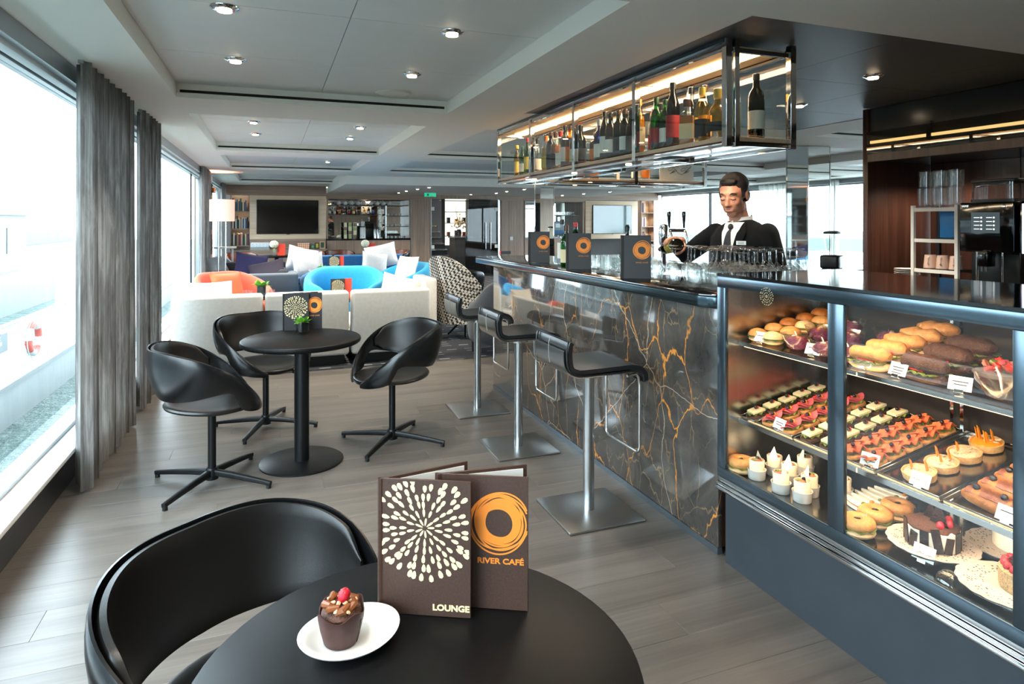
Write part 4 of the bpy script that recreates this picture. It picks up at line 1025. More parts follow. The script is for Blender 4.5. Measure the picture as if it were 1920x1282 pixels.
sc_ = MB().box(-.004, .0, -.085, .085, .36, .49).build('touch_screen', mat('screen_grey', '#3a4448', .15, emit='#5d6b70', estr=.25), cm_)
icon = mat('icon_white', '#e8eef0', .4, emit='#e8eef0', estr=.8)
for r_ in range(4):
    for c_ in (0, 1):
        MB().box(-.006, -.0041, .055 - .075 * c_ - .022, .055 - .075 * c_ + .012, .455 - .024 * r_, .459 - .024 * r_).build('menu_line', icon, sc_)
        MB().cyl((0, 0, 0), .0055, .0015, 12).xf(Matrix.Translation((-.0042, .022 - .075 * c_, .457 - .024 * r_)) @ Matrix.Rotation(R(-90), 4, 'Y')).build('menu_icon', icon, sc_)
text_obj('logo', 'WMF', .02, icon, cm_, (-.001, .125, .53), (R(90), 0, R(-90)), .0004)
text_obj('model_lettering', '1500 S', .012, icon, cm_, (-.001, -.11, .525), (R(90), 0, R(-90)), .0004)
MB().box(-.03, .05, -.03, .03, .15, .245).build('spout', MATS['black_gloss'], cm_, bevel=.006)
for y in (-.012, .012): MB().cyl((-.012, y, .12), .006, .035, 12).build('nozzle', MATS['chrome'], cm_)
MB().cyl((.02, .06, .035), .009, .21, 12).build('steam_pipe', MATS['chrome'], cm_); MB().cyl((.02, -.09, .06), .007, .18, 12).build('milk_pipe', MATS['chrome'], cm_)
MB().prism(rrect(.30, .28, .05), .575, .68, 'z').xf(Matrix.Translation((.2, 0, 0))).build('bean_hopper', glass('hopper_glass', (.6, .6, .58), refl=1.4), cm_)
MB().prism(rrect(.31, .29, .05), .555, .575, 'z').xf(Matrix.Translation((.2, 0, 0))).build('hopper_base', MATS['black_plastic'], cm_)
MB().prism(rrect(.31, .29, .05), .68, .70, 'z').xf(Matrix.Translation((.2, 0, 0))).build('hopper_lid', MATS['black_plastic'], cm_, bevel=.005)
mk = thing('milk_cooler', 'black milk cooler with a white glowing light bar beside the coffee machine', 'cooler', (4.22, 2.38, 1.0))
MB().box(0, .38, -.155, .15, 0, .555).build('body', MATS['black_gloss'], mk, bevel=.01)
MB().box(-.006, 0, .10, .13, .24, .54).build('light_bar', mat('bar_glow', '#dfe2ff', .4, emit='#ccd2ff', estr=1.3), mk, bevel=.002)
MB().box(-.003, 0, -.13, .08, .02, .2).build('front_panel', MATS['steel'], mk)
# ================================================================== GLASS PASTRY COUNTER
mat('case_steel', '#56656f', .2, .85); mat('case_base', '#30373d', .38, .1, var=.08, vscale=9); mat('deck_steel', '#9c9c9a', .16, 1.0); mat('case_back', '#2b2522', .25)
mat('tray_steel', '#b9b9b7', .2, 1.0); mat('led_case', '#ffe0b0', .5, emit='#ffd6a0', estr=6.0)
OX, OY = 1.75, 1.25
def wb(b): return b.xf(Matrix.Translation((-OX, -OY, 0)))
case = thing('pastry_counter', 'stainless glass-fronted pastry counter filled with cakes and sandwiches', 'display counter', (OX, OY, 0))
Y0, Y1 = .32, 2.2
wb(MB().box(1.79, 2.40, Y0, Y1, 0, .33)).build('base_panel', MATS['case_base'], case)
for i, (x, z0, z1) in enumerate(((1.752, .352, .372), (1.744, .338, .350), (1.736, .322, .336))):
    wb(MB().box(x, 1.79, Y0, Y1, z0, z1)).build('trim_rail', MATS['chrome'] if i else MATS['steel'], case, bevel=.003)
wb(MB().box(1.747, 1.764, Y0, Y1, .372, .414)).build('bottom_rail', MATS['case_steel'], case, bevel=.002)
wb(MB().box(1.747, 1.764, Y0, Y1, 1.160, 1.205)).build('header', MATS['case_steel'], case, bevel=.002)
stiles = [(2.15, 2.2), (1.57, 1.634), (.998, 1.062), (Y0, .40)]
for a, b in stiles: wb(MB().box(1.747, 1.764, a, b, .4145, 1.1595)).build('stile', MATS['case_steel'], case, bevel=.002)
glass('case_glass', (.97, .975, .965), refl=1.25)
for (a, b), (c, d) in zip(stiles[1:], stiles[:-1]): wb(MB().box(1.753, 1.758, b + .0005, c - .0005, .4145, 1.1595)).build('glass_pane', MATS['case_glass'], case, smooth=False)
for x0, x1, nm in ((1.765, 1.785, 'trim'), ): pass
wb(MB().box(1.765, 2.40, 2.185, 2.2, .34, 1.2)).build('end_panel', MATS['steel'], case)
wb(MB().box(1.765, 2.40, Y0, Y0 + .015, .34, 1.2)).build('end_panel', MATS['steel'], case)
wb(MB().box(1.765, 2.42, Y0, Y1, .335, .398)).build('deck', MATS['deck_steel'], case)
for k in range(4):
    a = Y0 + .02 + (Y1 - Y0 - .04) * k / 4; b = Y0 + .02 + (Y1 - Y0 - .04) * (k + 1) / 4
    wb(MB().box(2.38 + .006 * (k % 2), 2.388 + .006 * (k % 2), a, b - .004, .4, 1.19)).build('rear_door', MATS['case_back'], case)
wb(MB().box(1.747, 2.42, Y0, Y1, 1.2055, 1.216)).build('top_glass', MATS['counter_black'], case, smooth=False)
for y in (2.12, 1.60, 1.03, .5):
    for dy in (-.018, .018): wb(MB().box(2.325, 2.34, y + dy - .006, y + dy + .006, .40, 1.19)).build('shelf_post', MATS['chrome'], case)
    for z in (.59, .92): wb(MB().add([(1.87, y - .004, z - .004), (2.33, y - .004, z + .07), (2.33, y + .004, z + .07), (1.87, y + .004, z - .004), (1.87, y - .004, z - .014), (2.33, y - .004, z + .03), (2.33, y + .004, z + .03), (1.87, y + .004, z - .014)],
        [(0, 1, 2, 3), (7, 6, 5, 4), (0, 4, 5, 1), (1, 5, 6, 2), (2, 6, 7, 3), (3, 7, 4, 0)])).build('shelf_arm', MATS['steel'], case)
TILT = .2
dcl = petals(MATS['print_gold'], 0, 0, .034, case, 0, None, 4); dcl.name = 'dandelion_decal'; dcl.location = (-.0045, 1.914 - OY, 1.150); dcl.rotation_euler = (0, 0, R(-90))
def tz(x, z0): return z0 + (x - 1.85) * TILT
def slab(x0, x1, y0, y1, z0, th):
    return MB().add([(x, y, tz(x, z0) - t) for t in (th, 0) for x, y in ((x0, y0), (x1, y0), (x1, y1), (x0, y1))], [(3, 2, 1, 0), (4, 5, 6, 7), (0, 1, 5, 4), (1, 2, 6, 5), (2, 3, 7, 6), (3, 0, 4, 7)])
for z, nm in ((.925, 'upper_shelf'), (.600, 'middle_shelf')):
    for a, b in ((.34, 1.045), (1.05, 1.60), (1.605, 2.18)):
        wb(slab(1.85, 2.32, a, b, z, .006)).build(nm, MATS['clear_glass'], case, smooth=False)
        wb(MB().box(1.842, 1.850, a, b, z - .012, z + .004)).build('shelf_edge', MATS['steel'], case)
    wb(MB().box(1.853, 1.869, .4, 2.16, z - .016, z - .009)).build('led_strip', MATS['led_case'], case)
wb(MB().box(1.77, 1.79, .4, 2.16, 1.188, 1.196)).build('led_strip', MATS['led_case'], case)
def case_light(x, z, power, aimx):
    d = bpy.data.lights.new('case_lamp', 'AREA'); d.shape = 'RECTANGLE'; d.size = .02; d.size_y = 1.7; d.energy = power; d.color = (1, .70, .44); d.spread = R(150)
    o = bpy.data.objects.new('case_lamp', d); COL.objects.link(o); o.parent = case; o.location = (x - OX, 0.03, z)
    o.rotation_euler = (0, R(aimx), 0); return o
case_light(1.80, 1.182, 4.0, -38); case_light(1.872, .902, 2.8, -30); case_light(1.872, .578, 1.9, -20)

# ---------------- food building blocks
def rough(n, c, r=.55, v=.22, vs=60, b=.25, bs=140): return mat(n, c, r, var=v, vscale=vs, bmp=b, bscale=bs)
rough('bread', '#c98d4f'); rough('bread_pale', '#dcb483', v=.15); rough('crust', '#b06a30', .45, .25, 40); rough('rye', '#4a2a18', .6, .35, 90, .6, 220); rough('lettuce', '#6f7f38', .5, .35, 50)
rough('salmon', '#e0693c', .35, .2, 30); rough('salami', '#c8585c', .4, .3, 90); rough('cheese', '#eedfb4', .4, .08); rough('olive', '#1d1a22', .2, 0); rough('pepper', '#e7a62b', .3, .1); rough('tomato', '#cf3424', .25, .1)
rough('cabbage', '#6c1f4a', .4, .5, 120, .7, 160); rough('tart_shell', '#d9a86c', .6); rough('almond', '#dcc09a', .5, .3, 120, .5, 200); rough('caramel_orange', '#e98b22', .3, .15); rough('eclair', '#7b4330', .3, .2)
rough('wrap', '#e8dcc0', .6, .1, 40); rough('filling', '#b06a52', .5, .5, 160, .6, 200); rough('dark_choc', '#1d1211', .25, .2); rough('cream', '#eee3cc', .5, .06); rough('nut_coat', '#c9ab7c', .7, .45, 260, .9, 320); rough('choc_flake', '#4e2c1c', .6, .5, 200, .9, 260)
rough('berry_red', '#a3182a', .25, .3, 90, .5, 200); rough('white_sandwich', '#efe7d2', .6, .06)
def canape(kind, label, loc):
    key = 'can_' + kind
    if key in PROT: return dup(PROT[key], loc, None, label)
    t = thing('open_sandwich', label, 'sandwich', loc, 0, 'open sandwiches in the pastry counter'); t.rotation_euler = (0, -math.atan(TILT), 0)
    MB().prism(rrect(.078, .064, .02), 0, .016, 'z').build('bread_base', MATS['rye' if kind == 'cheese' else 'bread'], t, bevel=.004)
    rnd = random.Random(hash(kind) % 97)
    def frill(u, v):
        a = 2 * PI * u; r = .012 + .020 * v; return (r * 1.2 * math.cos(a), r * math.sin(a), .018 + .005 * math.sin(9 * a) * v + .004 * v)
    MB().sheet(frill, 36, 3, .001).build('lettuce_leaf', MATS['lettuce'], t)
    if kind == 'salmon':
        for s in range(2):
            def rib(u, v): return ((u - .5) * .072, (v - .5) * .034 + (s - .5) * .026, .030 + .009 * math.sin(u * 11 + s * 2) + .006 * math.cos(v * 3))
            MB().sheet(rib, 14, 4, .004).build('salmon_slice', MATS['salmon'], t)
    elif kind == 'salami':
        for s in range(3):
            ox = (s - 1) * .02
            def fold(u, v):
                a = 2 * PI * u; r = .027 * (v * .95 + .05); return (ox + r * math.cos(a), r * math.sin(a) * .9, .026 + .004 * s + .008 * v * math.sin(2 * a + s))
            MB().sheet(fold, 16, 3, .002).build('salami_slice', MATS['salami'], t)
        MB().tube([(.01, -.01, .036), (.018, .004, .04), (.008, .014, .036)], .003, 6).build('pepper_strip', MATS['pepper'], t)
        MB().ball((-.016, .008, .037), .006, 8, 6).build('tomato_piece', MATS['tomato'], t)
    else:
        MB().prism([(-.032, -.022), (.032, -.024), (.029, .022), (-.029, .020)], .024, .034, 'z').build('cheese_slice', MATS['cheese'], t, bevel=.0015, seg=1)
        MB().ball((.01, .0, .039), .007, 8, 6).build('tomato_piece', MATS['tomato'], t)
    MB().ball((0, -.004, .043), .0075, 10, 7).build('olive', MATS['olive'], t)
    PROT[key] = t; return t
PROT = {}
def steel_tray(y0, y1, label):
    """shallow steel tray lying on the tilted middle shelf"""
    t = thing('steel_tray', label, 'tray', (2.07, (y0 + y1) / 2, tz(2.07, .6005)), 0, 'steel trays on the middle shelf'); t.rotation_euler = (0, -math.atan(TILT), 0)
    L, W, h = .435, y1 - y0 - .006, .014; q = .008
    MB().box(-L / 2 + q, L / 2 - q, -W / 2 + q, W / 2 - q, 0, .002).build('bottom', MATS['tray_steel'], t)
    for x0, x1, a, b in ((-L / 2, -L / 2 + .003, -W / 2, W / 2), (L / 2 - .003, L / 2, -W / 2, W / 2), (-L / 2, L / 2, -W / 2, -W / 2 + .003), (-L / 2, L / 2, W / 2 - .003, W / 2)):
        MB().box(x0, x1, a, b, .0, h).build('rim', MATS['tray_steel'], t, bevel=.001, seg=1)
    return t
trays = [(2.19, 2.10, 'cheese', 1), (2.10, 1.90, 'salami', 2), (1.895, 1.715, 'cheese', 2), (1.71, 1.545, 'salmon', 2)]
wordsT = ['narrow steel tray of cheese sandwiches at the far end of the middle shelf', 'steel tray of salami sandwiches on the middle shelf, left pane', 'steel tray of cheese sandwiches behind the wide stile', 'steel tray of salmon sandwiches on the middle shelf, right pane']
for (a, b, k, cols), w in zip(trays, wordsT):
    steel_tray(b, a, w)
    for r in range(5):
        for c in range(cols):
            x = 1.905 + .082 * r; y = b + (a - b) * (c + .5) / cols
            canape(k, {'cheese': 'open sandwich, pale cheese', 'salami': 'open sandwich, pink salami', 'salmon': 'open sandwich, orange salmon'}[k] + ' on ' + {2.19: 'far-end tray', 2.10: 'left-pane tray', 1.895: 'stile tray', 1.71: 'right-pane tray'}[a] + ', row %d from glass, %s' % (r + 1, 'single' if cols == 1 else ['near side', 'far side'][c]), (x, y, tz(x, .6005) + .0025))
# tarts
steel_tray(1.325, 1.54, 'steel tray of round tarts on the middle shelf, right pane')
steel_tray(1.085, 1.32, 'steel tray of eclairs at the near right of the middle shelf')
def tart(label, loc, top, shards):
    t = thing('tart', label, 'tart', loc, 0, 'round tarts'); t.rotation_euler = (0, -math.atan(TILT), 0)
    MB().lathe([(0, 0), (.040, 0), (.046, .004), (.049, .026), (.045, .026), (.043, .02), (0, .02)], n=30, jag=lambda a, r, z: 1 + .018 * math.cos(22 * a) * (r > .03)).build('shell', MATS['tart_shell'], t)
    rnd = random.Random(len(label))
    MB().ball((0, 0, .021), (.043, .043, .010), 22, 10, fn=lambda d: 1 + .12 * math.sin(d.x * 23) * math.sin(d.y * 21)).build('filling', MATS[top], t)
    for i in range(9):
        a = rnd.uniform(0, 6.28); r = rnd.uniform(.0, .034); MB().ball((r * math.cos(a), r * math.sin(a), .031), (.010, .007, .003), 8, 5, rot=(rnd.uniform(-.6, .6), rnd.uniform(-.6, .6), a)).build('almond_flake', MATS['almond'], t)
    for i in range(shards):
        a = rnd.uniform(0, 6.28); r = rnd.uniform(.01, .03); x, y = r * math.cos(a), r * math.sin(a); h = rnd.uniform(.028, .05)
        MB().add([(x - .007, y, .028), (x + .007, y + .002, .028), (x + .004, y + .004, .028 + h * .8), (x - .001, y + .006, .028 + h), (x - .007, y + .002, .028), (x + .007, y + .004, .028), (x + .004, y + .006, .028 + h * .8), (x - .001, y + .008, .028 + h)], [(0, 1, 2, 3), (7, 6, 5, 4), (0, 4, 5, 1), (1, 5, 6, 2), (2, 6, 7, 3), (3, 7, 4, 0)]).build('sugar_shard', MATS['caramel_orange'], t)
for i, (x, y, tp_, sh, w) in enumerate([(1.925, 1.44, 'almond', 2, 'dark nut tart nearest the glass on the tart tray'), (2.02, 1.435, 'almond', 3, 'flaked almond tart, second from the glass'), (2.12, 1.43, 'almond', 1, 'pale almond tart, third from the glass'), (2.225, 1.43, 'caramel_orange', 6, 'orange tart with tall sugar shards at the back of the tray')]):
    tart(w, (x, y, tz(x, .6005) + .003), tp_, sh)
for i in range(5):
    x = 1.91 + .072 * i
    t = thing('eclair', 'chocolate eclair dusted with sugar, %s from the glass' % ORD[i], 'eclair', (x, 1.205, tz(x, .6005) + .003 + (.0)), 0, 'eclairs on the tray'); t.rotation_euler = (0, -math.atan(TILT), 0)
    MB().tube([(0, -.085 + .017 * k, .022 + .003 * math.sin(k)) for k in range(11)], [.012, .021, .025, .026, .025, .026, .025, .026, .025, .021, .012], 14).build('pastry', MATS['crust'], t)
    MB().sheet(lambda u, v: ((u - .5) * .038, -.07 + .14 * v, .036 + .0135 * math.cos((u - .5) * 2.4) + .001 * math.sin(v * 30)), 8, 12, .004).build('icing', MATS['eclair'], t)
    for y in (-.03, .045): MB().ball((0, y, .054), (.010, .010, .009), 10, 7, fn=lambda d: 1 + .1 * math.sin(d.x * 20) * math.sin(d.y * 20)).build('blackberry', MATS['olive'], t)
# price cards
def card(label, loc, lines, rz=R(-90), txt=None, w=.06, h=.042):
    t = thing('price_card', label, 'card', loc, rz, 'price cards'); t.rotation_euler = (R(-25), 0, rz)
    c = MB().box(-w / 2, w / 2, 0, .0012, .006, h + .006).build('card', MATS['white_card'], t)
    MB().box(-.012, .012, -.006, .010, -.002, .008).build('clip', MATS['chrome'], t, bevel=.001, seg=1)
    if txt: text_obj('lettering', txt, .010, MATS['menu_black'], c, (0, -.0003, h * .6), (R(90), 0, 0), .0002)
    else:
        for i in range(lines): MB().box(-.02 + .004 * (i % 2), .02 - .003 * i, -.0005, 0, h * .72 - .009 * i, h * .72 - .009 * i + .003).build('print_line', MATS['menu_dark'], c)
    return t
for (x, y, z, n, tx, w) in ((1.862, 1.985, .612, 2, None, 'white price card before the salami tray'), (1.862, 1.575, .612, 2, None, 'white price card before the salmon tray'), (1.862, 1.40, .612, 1, 'Apple Tart', 'white price card reading Apple Tart before the tart tray'), (1.862, 1.15, .612, 1, None, 'white price card before the eclair tray'),
        (1.862, 1.815, .937, 1, None, 'white price card before the salad bowls'), (1.862, 1.60, .937, 2, None, 'white price card at the baguettes behind the stile'), (1.862, 1.475, .937, 3, None, 'white price card with three printed lines before the rye rolls'), (1.862, 1.275, .937, 2, None, 'white price card beside the empty glass bowl'), (1.862, 2.08, .937, 1, None, 'white price card before the bread rolls')):
    card(w, (x, y, z), n, R(-90 + random.uniform(-12, 25)), tx)
# ---------------- upper shelf
UZ = .9255
def roll(label, x, y, s=1.0, m='bread', nm='bread_roll', grp='bread rolls', sq=(1, 1, .72)):
    t = thing(nm, label, 'roll', (x, y, tz(x, UZ)), random.uniform(0, 6), grp)
    MB().ball((0, 0, .012 * s), (.042 * s * sq[0], .042 * s * sq[1], .013 * s), 18, 8).build('bottom_half', MATS['bread_pale'], t)
    MB().sheet(lambda u, v: ((.020 + .026 * v) * s * math.cos(6.283 * u), (.020 + .026 * v) * s * math.sin(6.283 * u), (.022 + .003 * math.sin(7 * 6.283 * u) * v) * s), 30, 2, .0015).build('lettuce_leaf', MATS['lettuce'], t)
    MB().ball((0, 0, .028 * s), (.044 * s * sq[0], .044 * s * sq[1], .030 * s * sq[2] / .72), 20, 12, fn=lambda d: 1 + .02 * math.sin(d.x * 9 + 1) * math.sin(d.y * 8) - (.25 if d.z < -.25 else 0)).build('top_half', MATS[m], t)
rl = [(1.90, 2.13, 'bread'), (1.90, 2.045, 'bread_pale'), (1.985, 2.13, 'bread'), (1.985, 2.04, 'bread'), (2.07, 2.135, 'crust'), (2.07, 2.05, 'bread_pale'), (2.155, 2.13, 'crust'), (2.155, 2.045, 'bread'), (2.24, 2.13, 'crust'), (2.24, 2.045, 'crust')]
for i, (x, y, m) in enumerate(rl): roll('round filled roll on upper shelf, %s row from the glass, %s' % (ORD[i // 2], 'far end' if i % 2 == 0 else 'beside the salads'), x, y, .92, m)
def salad(label, x, y, s=.94, full=True):
    t = thing('salad_bowl', label, 'bowl', (x, y, tz(x, UZ) + .001), random.uniform(0, 6), 'clear salad bowls'); t.rotation_euler[1] = 0
    MB().lathe([(0, 0), (.028 * s, 0), (.034 * s, .004), (.056 * s, .04 * s), (.063 * s, .062 * s), (.0615 * s, .062 * s), (.054 * s, .041 * s), (.032 * s, .006), (0, .004)], n=26).build('bowl', MATS['glassware'], t)
    MB().tube([(.01, -.01, .03), (.075 * s, .02, .075 * s)], [.004, .003], 6).build('fork', MATS['clear_glass'], t)
    if full:
        MB().ball((0, 0, .024), (.046 * s, .046 * s, .026), 20, 10, fn=lambda d: 1 + .13 * math.sin(d.x * 19 + d.z * 7) * math.sin(d.y * 21)).build('red_cabbage', MATS['cabbage'], t)
        MB().ball((.012, .01, .046), (.012, .009, .006), 9, 6).build('apple_slice', MATS['cream'], t); MB().ball((-.014, .0, .047), (.008, .008, .005), 8, 6).build('carrot', MATS['caramel_orange'], t)
for i, (x, y, w) in enumerate([(1.91, 1.93, 'clear bowl of red cabbage salad nearest the glass, far pane'), (1.91, 1.80, 'clear bowl of red cabbage salad behind the price card'), (2.03, 1.93, 'clear bowl of red cabbage salad in the second row, beside the rolls'), (2.03, 1.80, 'clear bowl of red cabbage salad in the second row, middle'), (2.15, 1.90, 'clear bowl of red cabbage salad in the back row'), (2.12, 1.70, 'clear bowl of red cabbage salad beside the baguettes'), (1.91, 1.69, 'clear bowl of red cabbage salad hidden behind the stile')]): salad(w, x, y)
def baguette(label, x, y, rz, m='bread', s=1.18):
    t = thing('baguette_sandwich', label, 'sandwich', (x, y, tz(x, UZ) + .002), rz, 'baguette sandwiches')
    L = .056 * s; rj = random.Random(len(label) + int(x * 100)); jit = lambda b: (setattr(b, 'v', [(X + .0035 * math.sin(Y * 90 + x * 40), Y, Z + .004 * math.sin(Y * 120 + x * 70) * math.cos(X * 80)) for X, Y, Z in b.v]), b)[1]
    MB().tube([(0, -L + L * 2 * k / 8, .018) for k in range(9)], [.012 * s, .024 * s, .029 * s, .03 * s, .03 * s, .03 * s, .029 * s, .024 * s, .012 * s], 14).xf(Matrix.Scale(.55, 4, (0, 0, 1))).build('bottom_half', MATS['bread_pale' if m != 'rye' else 'rye'], t)
    MB().sheet(lambda u, v: ((u - .5) * .066 * s, -L * .85 + 1.7 * L * v, .023 + .004 * math.sin(v * 26) * abs(u - .5) * 2), 6, 16, .003).build('lettuce_leaf', MATS['lettuce'], t)
    tt0 = MB().tube([(0, -L + L * 2 * k / 10, .042) for k in range(11)], [.012 * s, .024 * s, .030 * s, .029 * s, .031 * s, .029 * s, .031 * s, .029 * s, .030 * s, .024 * s, .012 * s], 14).xf(Matrix.Translation((0, 0, .016)) @ Matrix.Scale(.7, 4, (0, 0, 1)));  tb0 = None
    jit(tt0).build('top_half', MATS[m], t)
    MB().box(-.026 * s, .026 * s, -.03, .03, .027, .031).build('tomato_slice', MATS['tomato'], t, bevel=.001)
for i in range(5): baguette('crusty baguette sandwich on the upper shelf, %s from the glass' % ORD[i], 1.90 + .082 * i, 1.60, R(12))
for i in range(3): baguette('dark seeded rye roll sandwich on the upper shelf, %s from the glass' % ORD[i], 1.915 + .11 * i, 1.42, R(-8), 'rye', 1.35)
def mixed(label, x, y):
    t = thing('mixed_salad', label, 'salad', (x, y, tz(x, UZ) + .001), 0, 'mixed salads'); rnd = random.Random(int(x * 100))
    MB().lathe([(0, 0), (.06, 0), (.07, .012), (.068, .012), (.058, .004), (0, .004)], n=26).build('dish', MATS['white_china'], t)
    for i in range(14):
        a, r = rnd.uniform(0, 6.28), rnd.uniform(0, .05); k = rnd.choice(['lettuce', 'lettuce', 'tomato', 'salami', 'filling', 'cheese'])
        MB().ball((r * math.cos(a), r * math.sin(a), .018 + rnd.uniform(0, .02)), (.018, .012, .008), 9, 6, rot=(rnd.uniform(-1, 1), rnd.uniform(-1, 1), a), fn=lambda d: 1 + .2 * math.sin(d.x * 12)).build({'lettuce': 'lettuce_piece', 'tomato': 'tomato_piece', 'salami': 'ham_piece', 'filling': 'bread_piece', 'cheese': 'cheese_piece'}[k], MATS[k], t)
for i, (x, y) in enumerate([(2.05, 1.28), (2.20, 1.25), (2.05, 1.13), (2.21, 1.10)]): mixed('mixed leaf salad with tomato and ham on the upper shelf, ' + ['front left of four', 'back left of four', 'front right of four', 'back right of four'][i], x, y)
salad('empty clear glass bowl at the near front of the upper shelf', 1.915, 1.19, 1.15, False); salad('second empty clear glass bowl at the right edge of the upper shelf', 1.92, 1.075, 1.05, False)
# ---------------- bottom deck
DZ = .3985
def ramekin(label, x, y):
    key = 'ram'
    if key in PROT: return dup(PROT[key], (x, y, DZ), random.uniform(0, 6), label)
    t = thing('wrap_in_ramekin', label, 'wrap', (x, y, DZ), 0, 'wraps in white ramekins')
    MB().lathe([(0, 0), (.030, 0), (.033, .004), (.035, .036), (.037, .040), (.034, .040), (.031, .036), (.029, .008), (0, .006)], n=28, jag=lambda a, r, z: 1 + (.012 * math.cos(28 * a) if .004 < z < .037 and r > .032 else 0)).build('ramekin', MATS['white_china'], t)
    MB().lathe([(0, .008), (.027, .008), (.028, .03), (.030, .075), (.028, .078), (.027, .06), (0, .055)], n=24, jag=lambda a, r, z: 1.0).xf(Matrix()).build('tortilla_wrap', MATS['wrap'], t)
    MB().add([(.028 * math.cos(a), .028 * math.sin(a), .06) for a in [R(q) for q in range(-60, 61, 20)]] + [(.004, 0, .115)], [(i, i + 1, 7) for i in range(6)]).build('wrap_flap', MATS['wrap'], t)
    MB().ball((0, 0, .066), (.026, .026, .014), 18, 9, fn=lambda d: 1 + .14 * math.sin(d.x * 17) * math.sin(d.y * 19)).build('filling', MATS['filling'], t)
    MB().ball((.006, .004, .08), .008, 9, 6).build('olive', MATS['olive'], t); MB().ball((-.012, -.004, .078), (.010, .008, .006), 9, 6).build('lettuce_piece', MATS['lettuce'], t)
    PROT[key] = t; return t
for i, (x, y, w) in enumerate([(1.83, 2.06, 'far end of the front row'), (1.93, 2.07, 'far end of the second row'), (1.92, 1.98, 'second place in the second row'), (2.04, 2.02, 'alone at the back'), (1.825, 1.925, 'front row behind the glass corner'), (1.84, 1.835, 'front row, middle'), (1.905, 1.865, 'second row, middle'), (2.00, 1.80, 'by the wide stile at the back')]):
    ramekin('tortilla wrap in a white ramekin, ' + w, x, y)
def bagel(label, x, y, tiltx=0):
    t = thing('bagel_sandwich', label, 'bagel', (x, y, DZ + .001), random.uniform(0, 6), 'bagel sandwiches')
    for nm, z, sy, m in (('bottom_half', .014, .6, 'bread_pale'), ('top_half', .040, .85, 'bread')):
        MB().tube([(.031 * math.cos(a), .031 * math.sin(a), 0) for a in [2 * PI * i / 28 for i in range(28)]], .0235, 12, closed=True).xf(Matrix.Translation((0, 0, z)) @ Matrix.Scale(sy, 4, (0, 0, 1))).build(nm, MATS[m], t)
    MB().sheet(lambda u, v: ((.02 + .036 * v) * math.cos(6.283 * u), (.02 + .036 * v) * math.sin(6.283 * u), .026 + .004 * math.sin(8 * 6.283 * u) * v), 36, 3, .0015).build('lettuce_leaf', MATS['lettuce'], t)
    MB().ball((0, 0, .048), (.011, .011, .008), 10, 6, fn=lambda d: 1 + .2 * math.sin(d.x * 15)).build('berry_garnish', MATS['olive'], t)
for x, y, w in ((1.82, 2.14, 'bagel sandwich with lettuce at the far end of the lower deck'), (1.815, 1.575, 'bagel sandwich nearest the glass beside the wide stile'), (1.925, 1.60, 'bagel sandwich in the middle of the three by the stile'), (2.045, 1.61, 'bagel sandwich farthest back of the three by the stile')): bagel(w, x, y)
tk = thing('wooden_skewer', 'pair of wooden cocktail sticks leaning on the front bagel', 'skewer', (1.80, 1.535, DZ))
for dx in (0, .012): MB().tube([(dx, 0, .004), (.03 + dx, .03, .07)], .0014, 6).build('stick', MATS['pale_maple'], tk)
tt = thing('steel_tray', 'steel tray of white triangle sandwiches on the lower deck', 'tray', (2.06, 1.72, DZ)); MB().box(-.13, .13, -.07, .07, 0, .003).build('bottom', MATS['tray_steel'], tt)
for a in (-1, 1): MB().box(-.13, .13, a * .07 - .002, a * .07 + .002, 0, .012).build('rim', MATS['tray_steel'], tt); MB().box(a * .13 - .002, a * .13 + .002, -.07, .07, 0, .012).build('rim', MATS['tray_steel'], tt)
for i in range(6):
    s_ = thing('finger_sandwich', 'long white tapered finger sandwich, %s in the tray' % ORD[i], 'sandwich', (1.965 + .037 * i, 1.725, DZ + .004), R(-8 + 4 * i), 'finger sandwiches')
    for z, m, nm in ((0, 'white_sandwich', 'bread_slice'), (.014, 'filling', 'filling'), (.018, 'white_sandwich', 'bread_slice')):
        MB().prism([(-.011, -.06), (.011, -.06), (.014, 0), (.004, .062), (-.012, .0)], z, z + (.013 if nm == 'bread_slice' else .004), 'z').build(nm, MATS[m], s_, bevel=.002, seg=1)
    MB().ball((0, -.05, .034), (.009, .007, .005), 8, 6).build('garnish', MATS['caramel_orange' if i % 2 else 'lettuce'], s_)
def doily_mat():
    m, nt, b = new_mat('paper_lace'); MATS['paper_lace'] = m
    v = coords(nt, (1, 1, 1)); vo = nt.nodes.new('ShaderNodeTexVoronoi'); vo.inputs['Scale'].default_value = 110; nt.links.new(v, vo.inputs['Vector'])
    ln = nt.nodes.new('ShaderNodeVectorMath'); ln.operation = 'LENGTH'; nt.links.new(v, ln.inputs[0])
    ringm = math_n(nt, 'MULTIPLY', math_n(nt, 'GREATER_THAN', ln.outputs['Value'], .072), math_n(nt, 'LESS_THAN', ln.outputs['Value'], .118))
    f = math_n(nt, 'MULTIPLY', math_n(nt, 'LESS_THAN', vo.outputs['Distance'], .3), ringm)
    nt.links.new(mixc(nt, f, lin('#c9bcae'), lin('#453f3a')), b.inputs['Base Color']); b.inputs['Roughness'].default_value = .8
doily_mat()
def cake_stand(x, y, label, r=.125, z=.03):
    t = thing('cake_plate', label, 'plate', (x, y, DZ), 0, 'cake plates with paper lace')
    MB().lathe([(0, 0), (.06, 0), (.06, .003), (.03, .006), (.03, z - .008), (r * .9, z - .004), (r, z + .002), (r, z + .004), (r * .9, z), (0, z)], n=40).build('plate', MATS['deck_steel'], t)
    MB().lathe([(0, z + .001), (r * .8, z + .0015), (r * .98, z + .006), (r * .98, z + .0075), (r * .8, z + .003), (0, z + .0025)], n=64, jag=lambda a, r_, z_: 1 + (.035 * abs(math.sin(9 * a)) if r_ > r * .85 else 0)).build('paper_doily', MATS['paper_lace'], t)
    return DZ + z + .0028
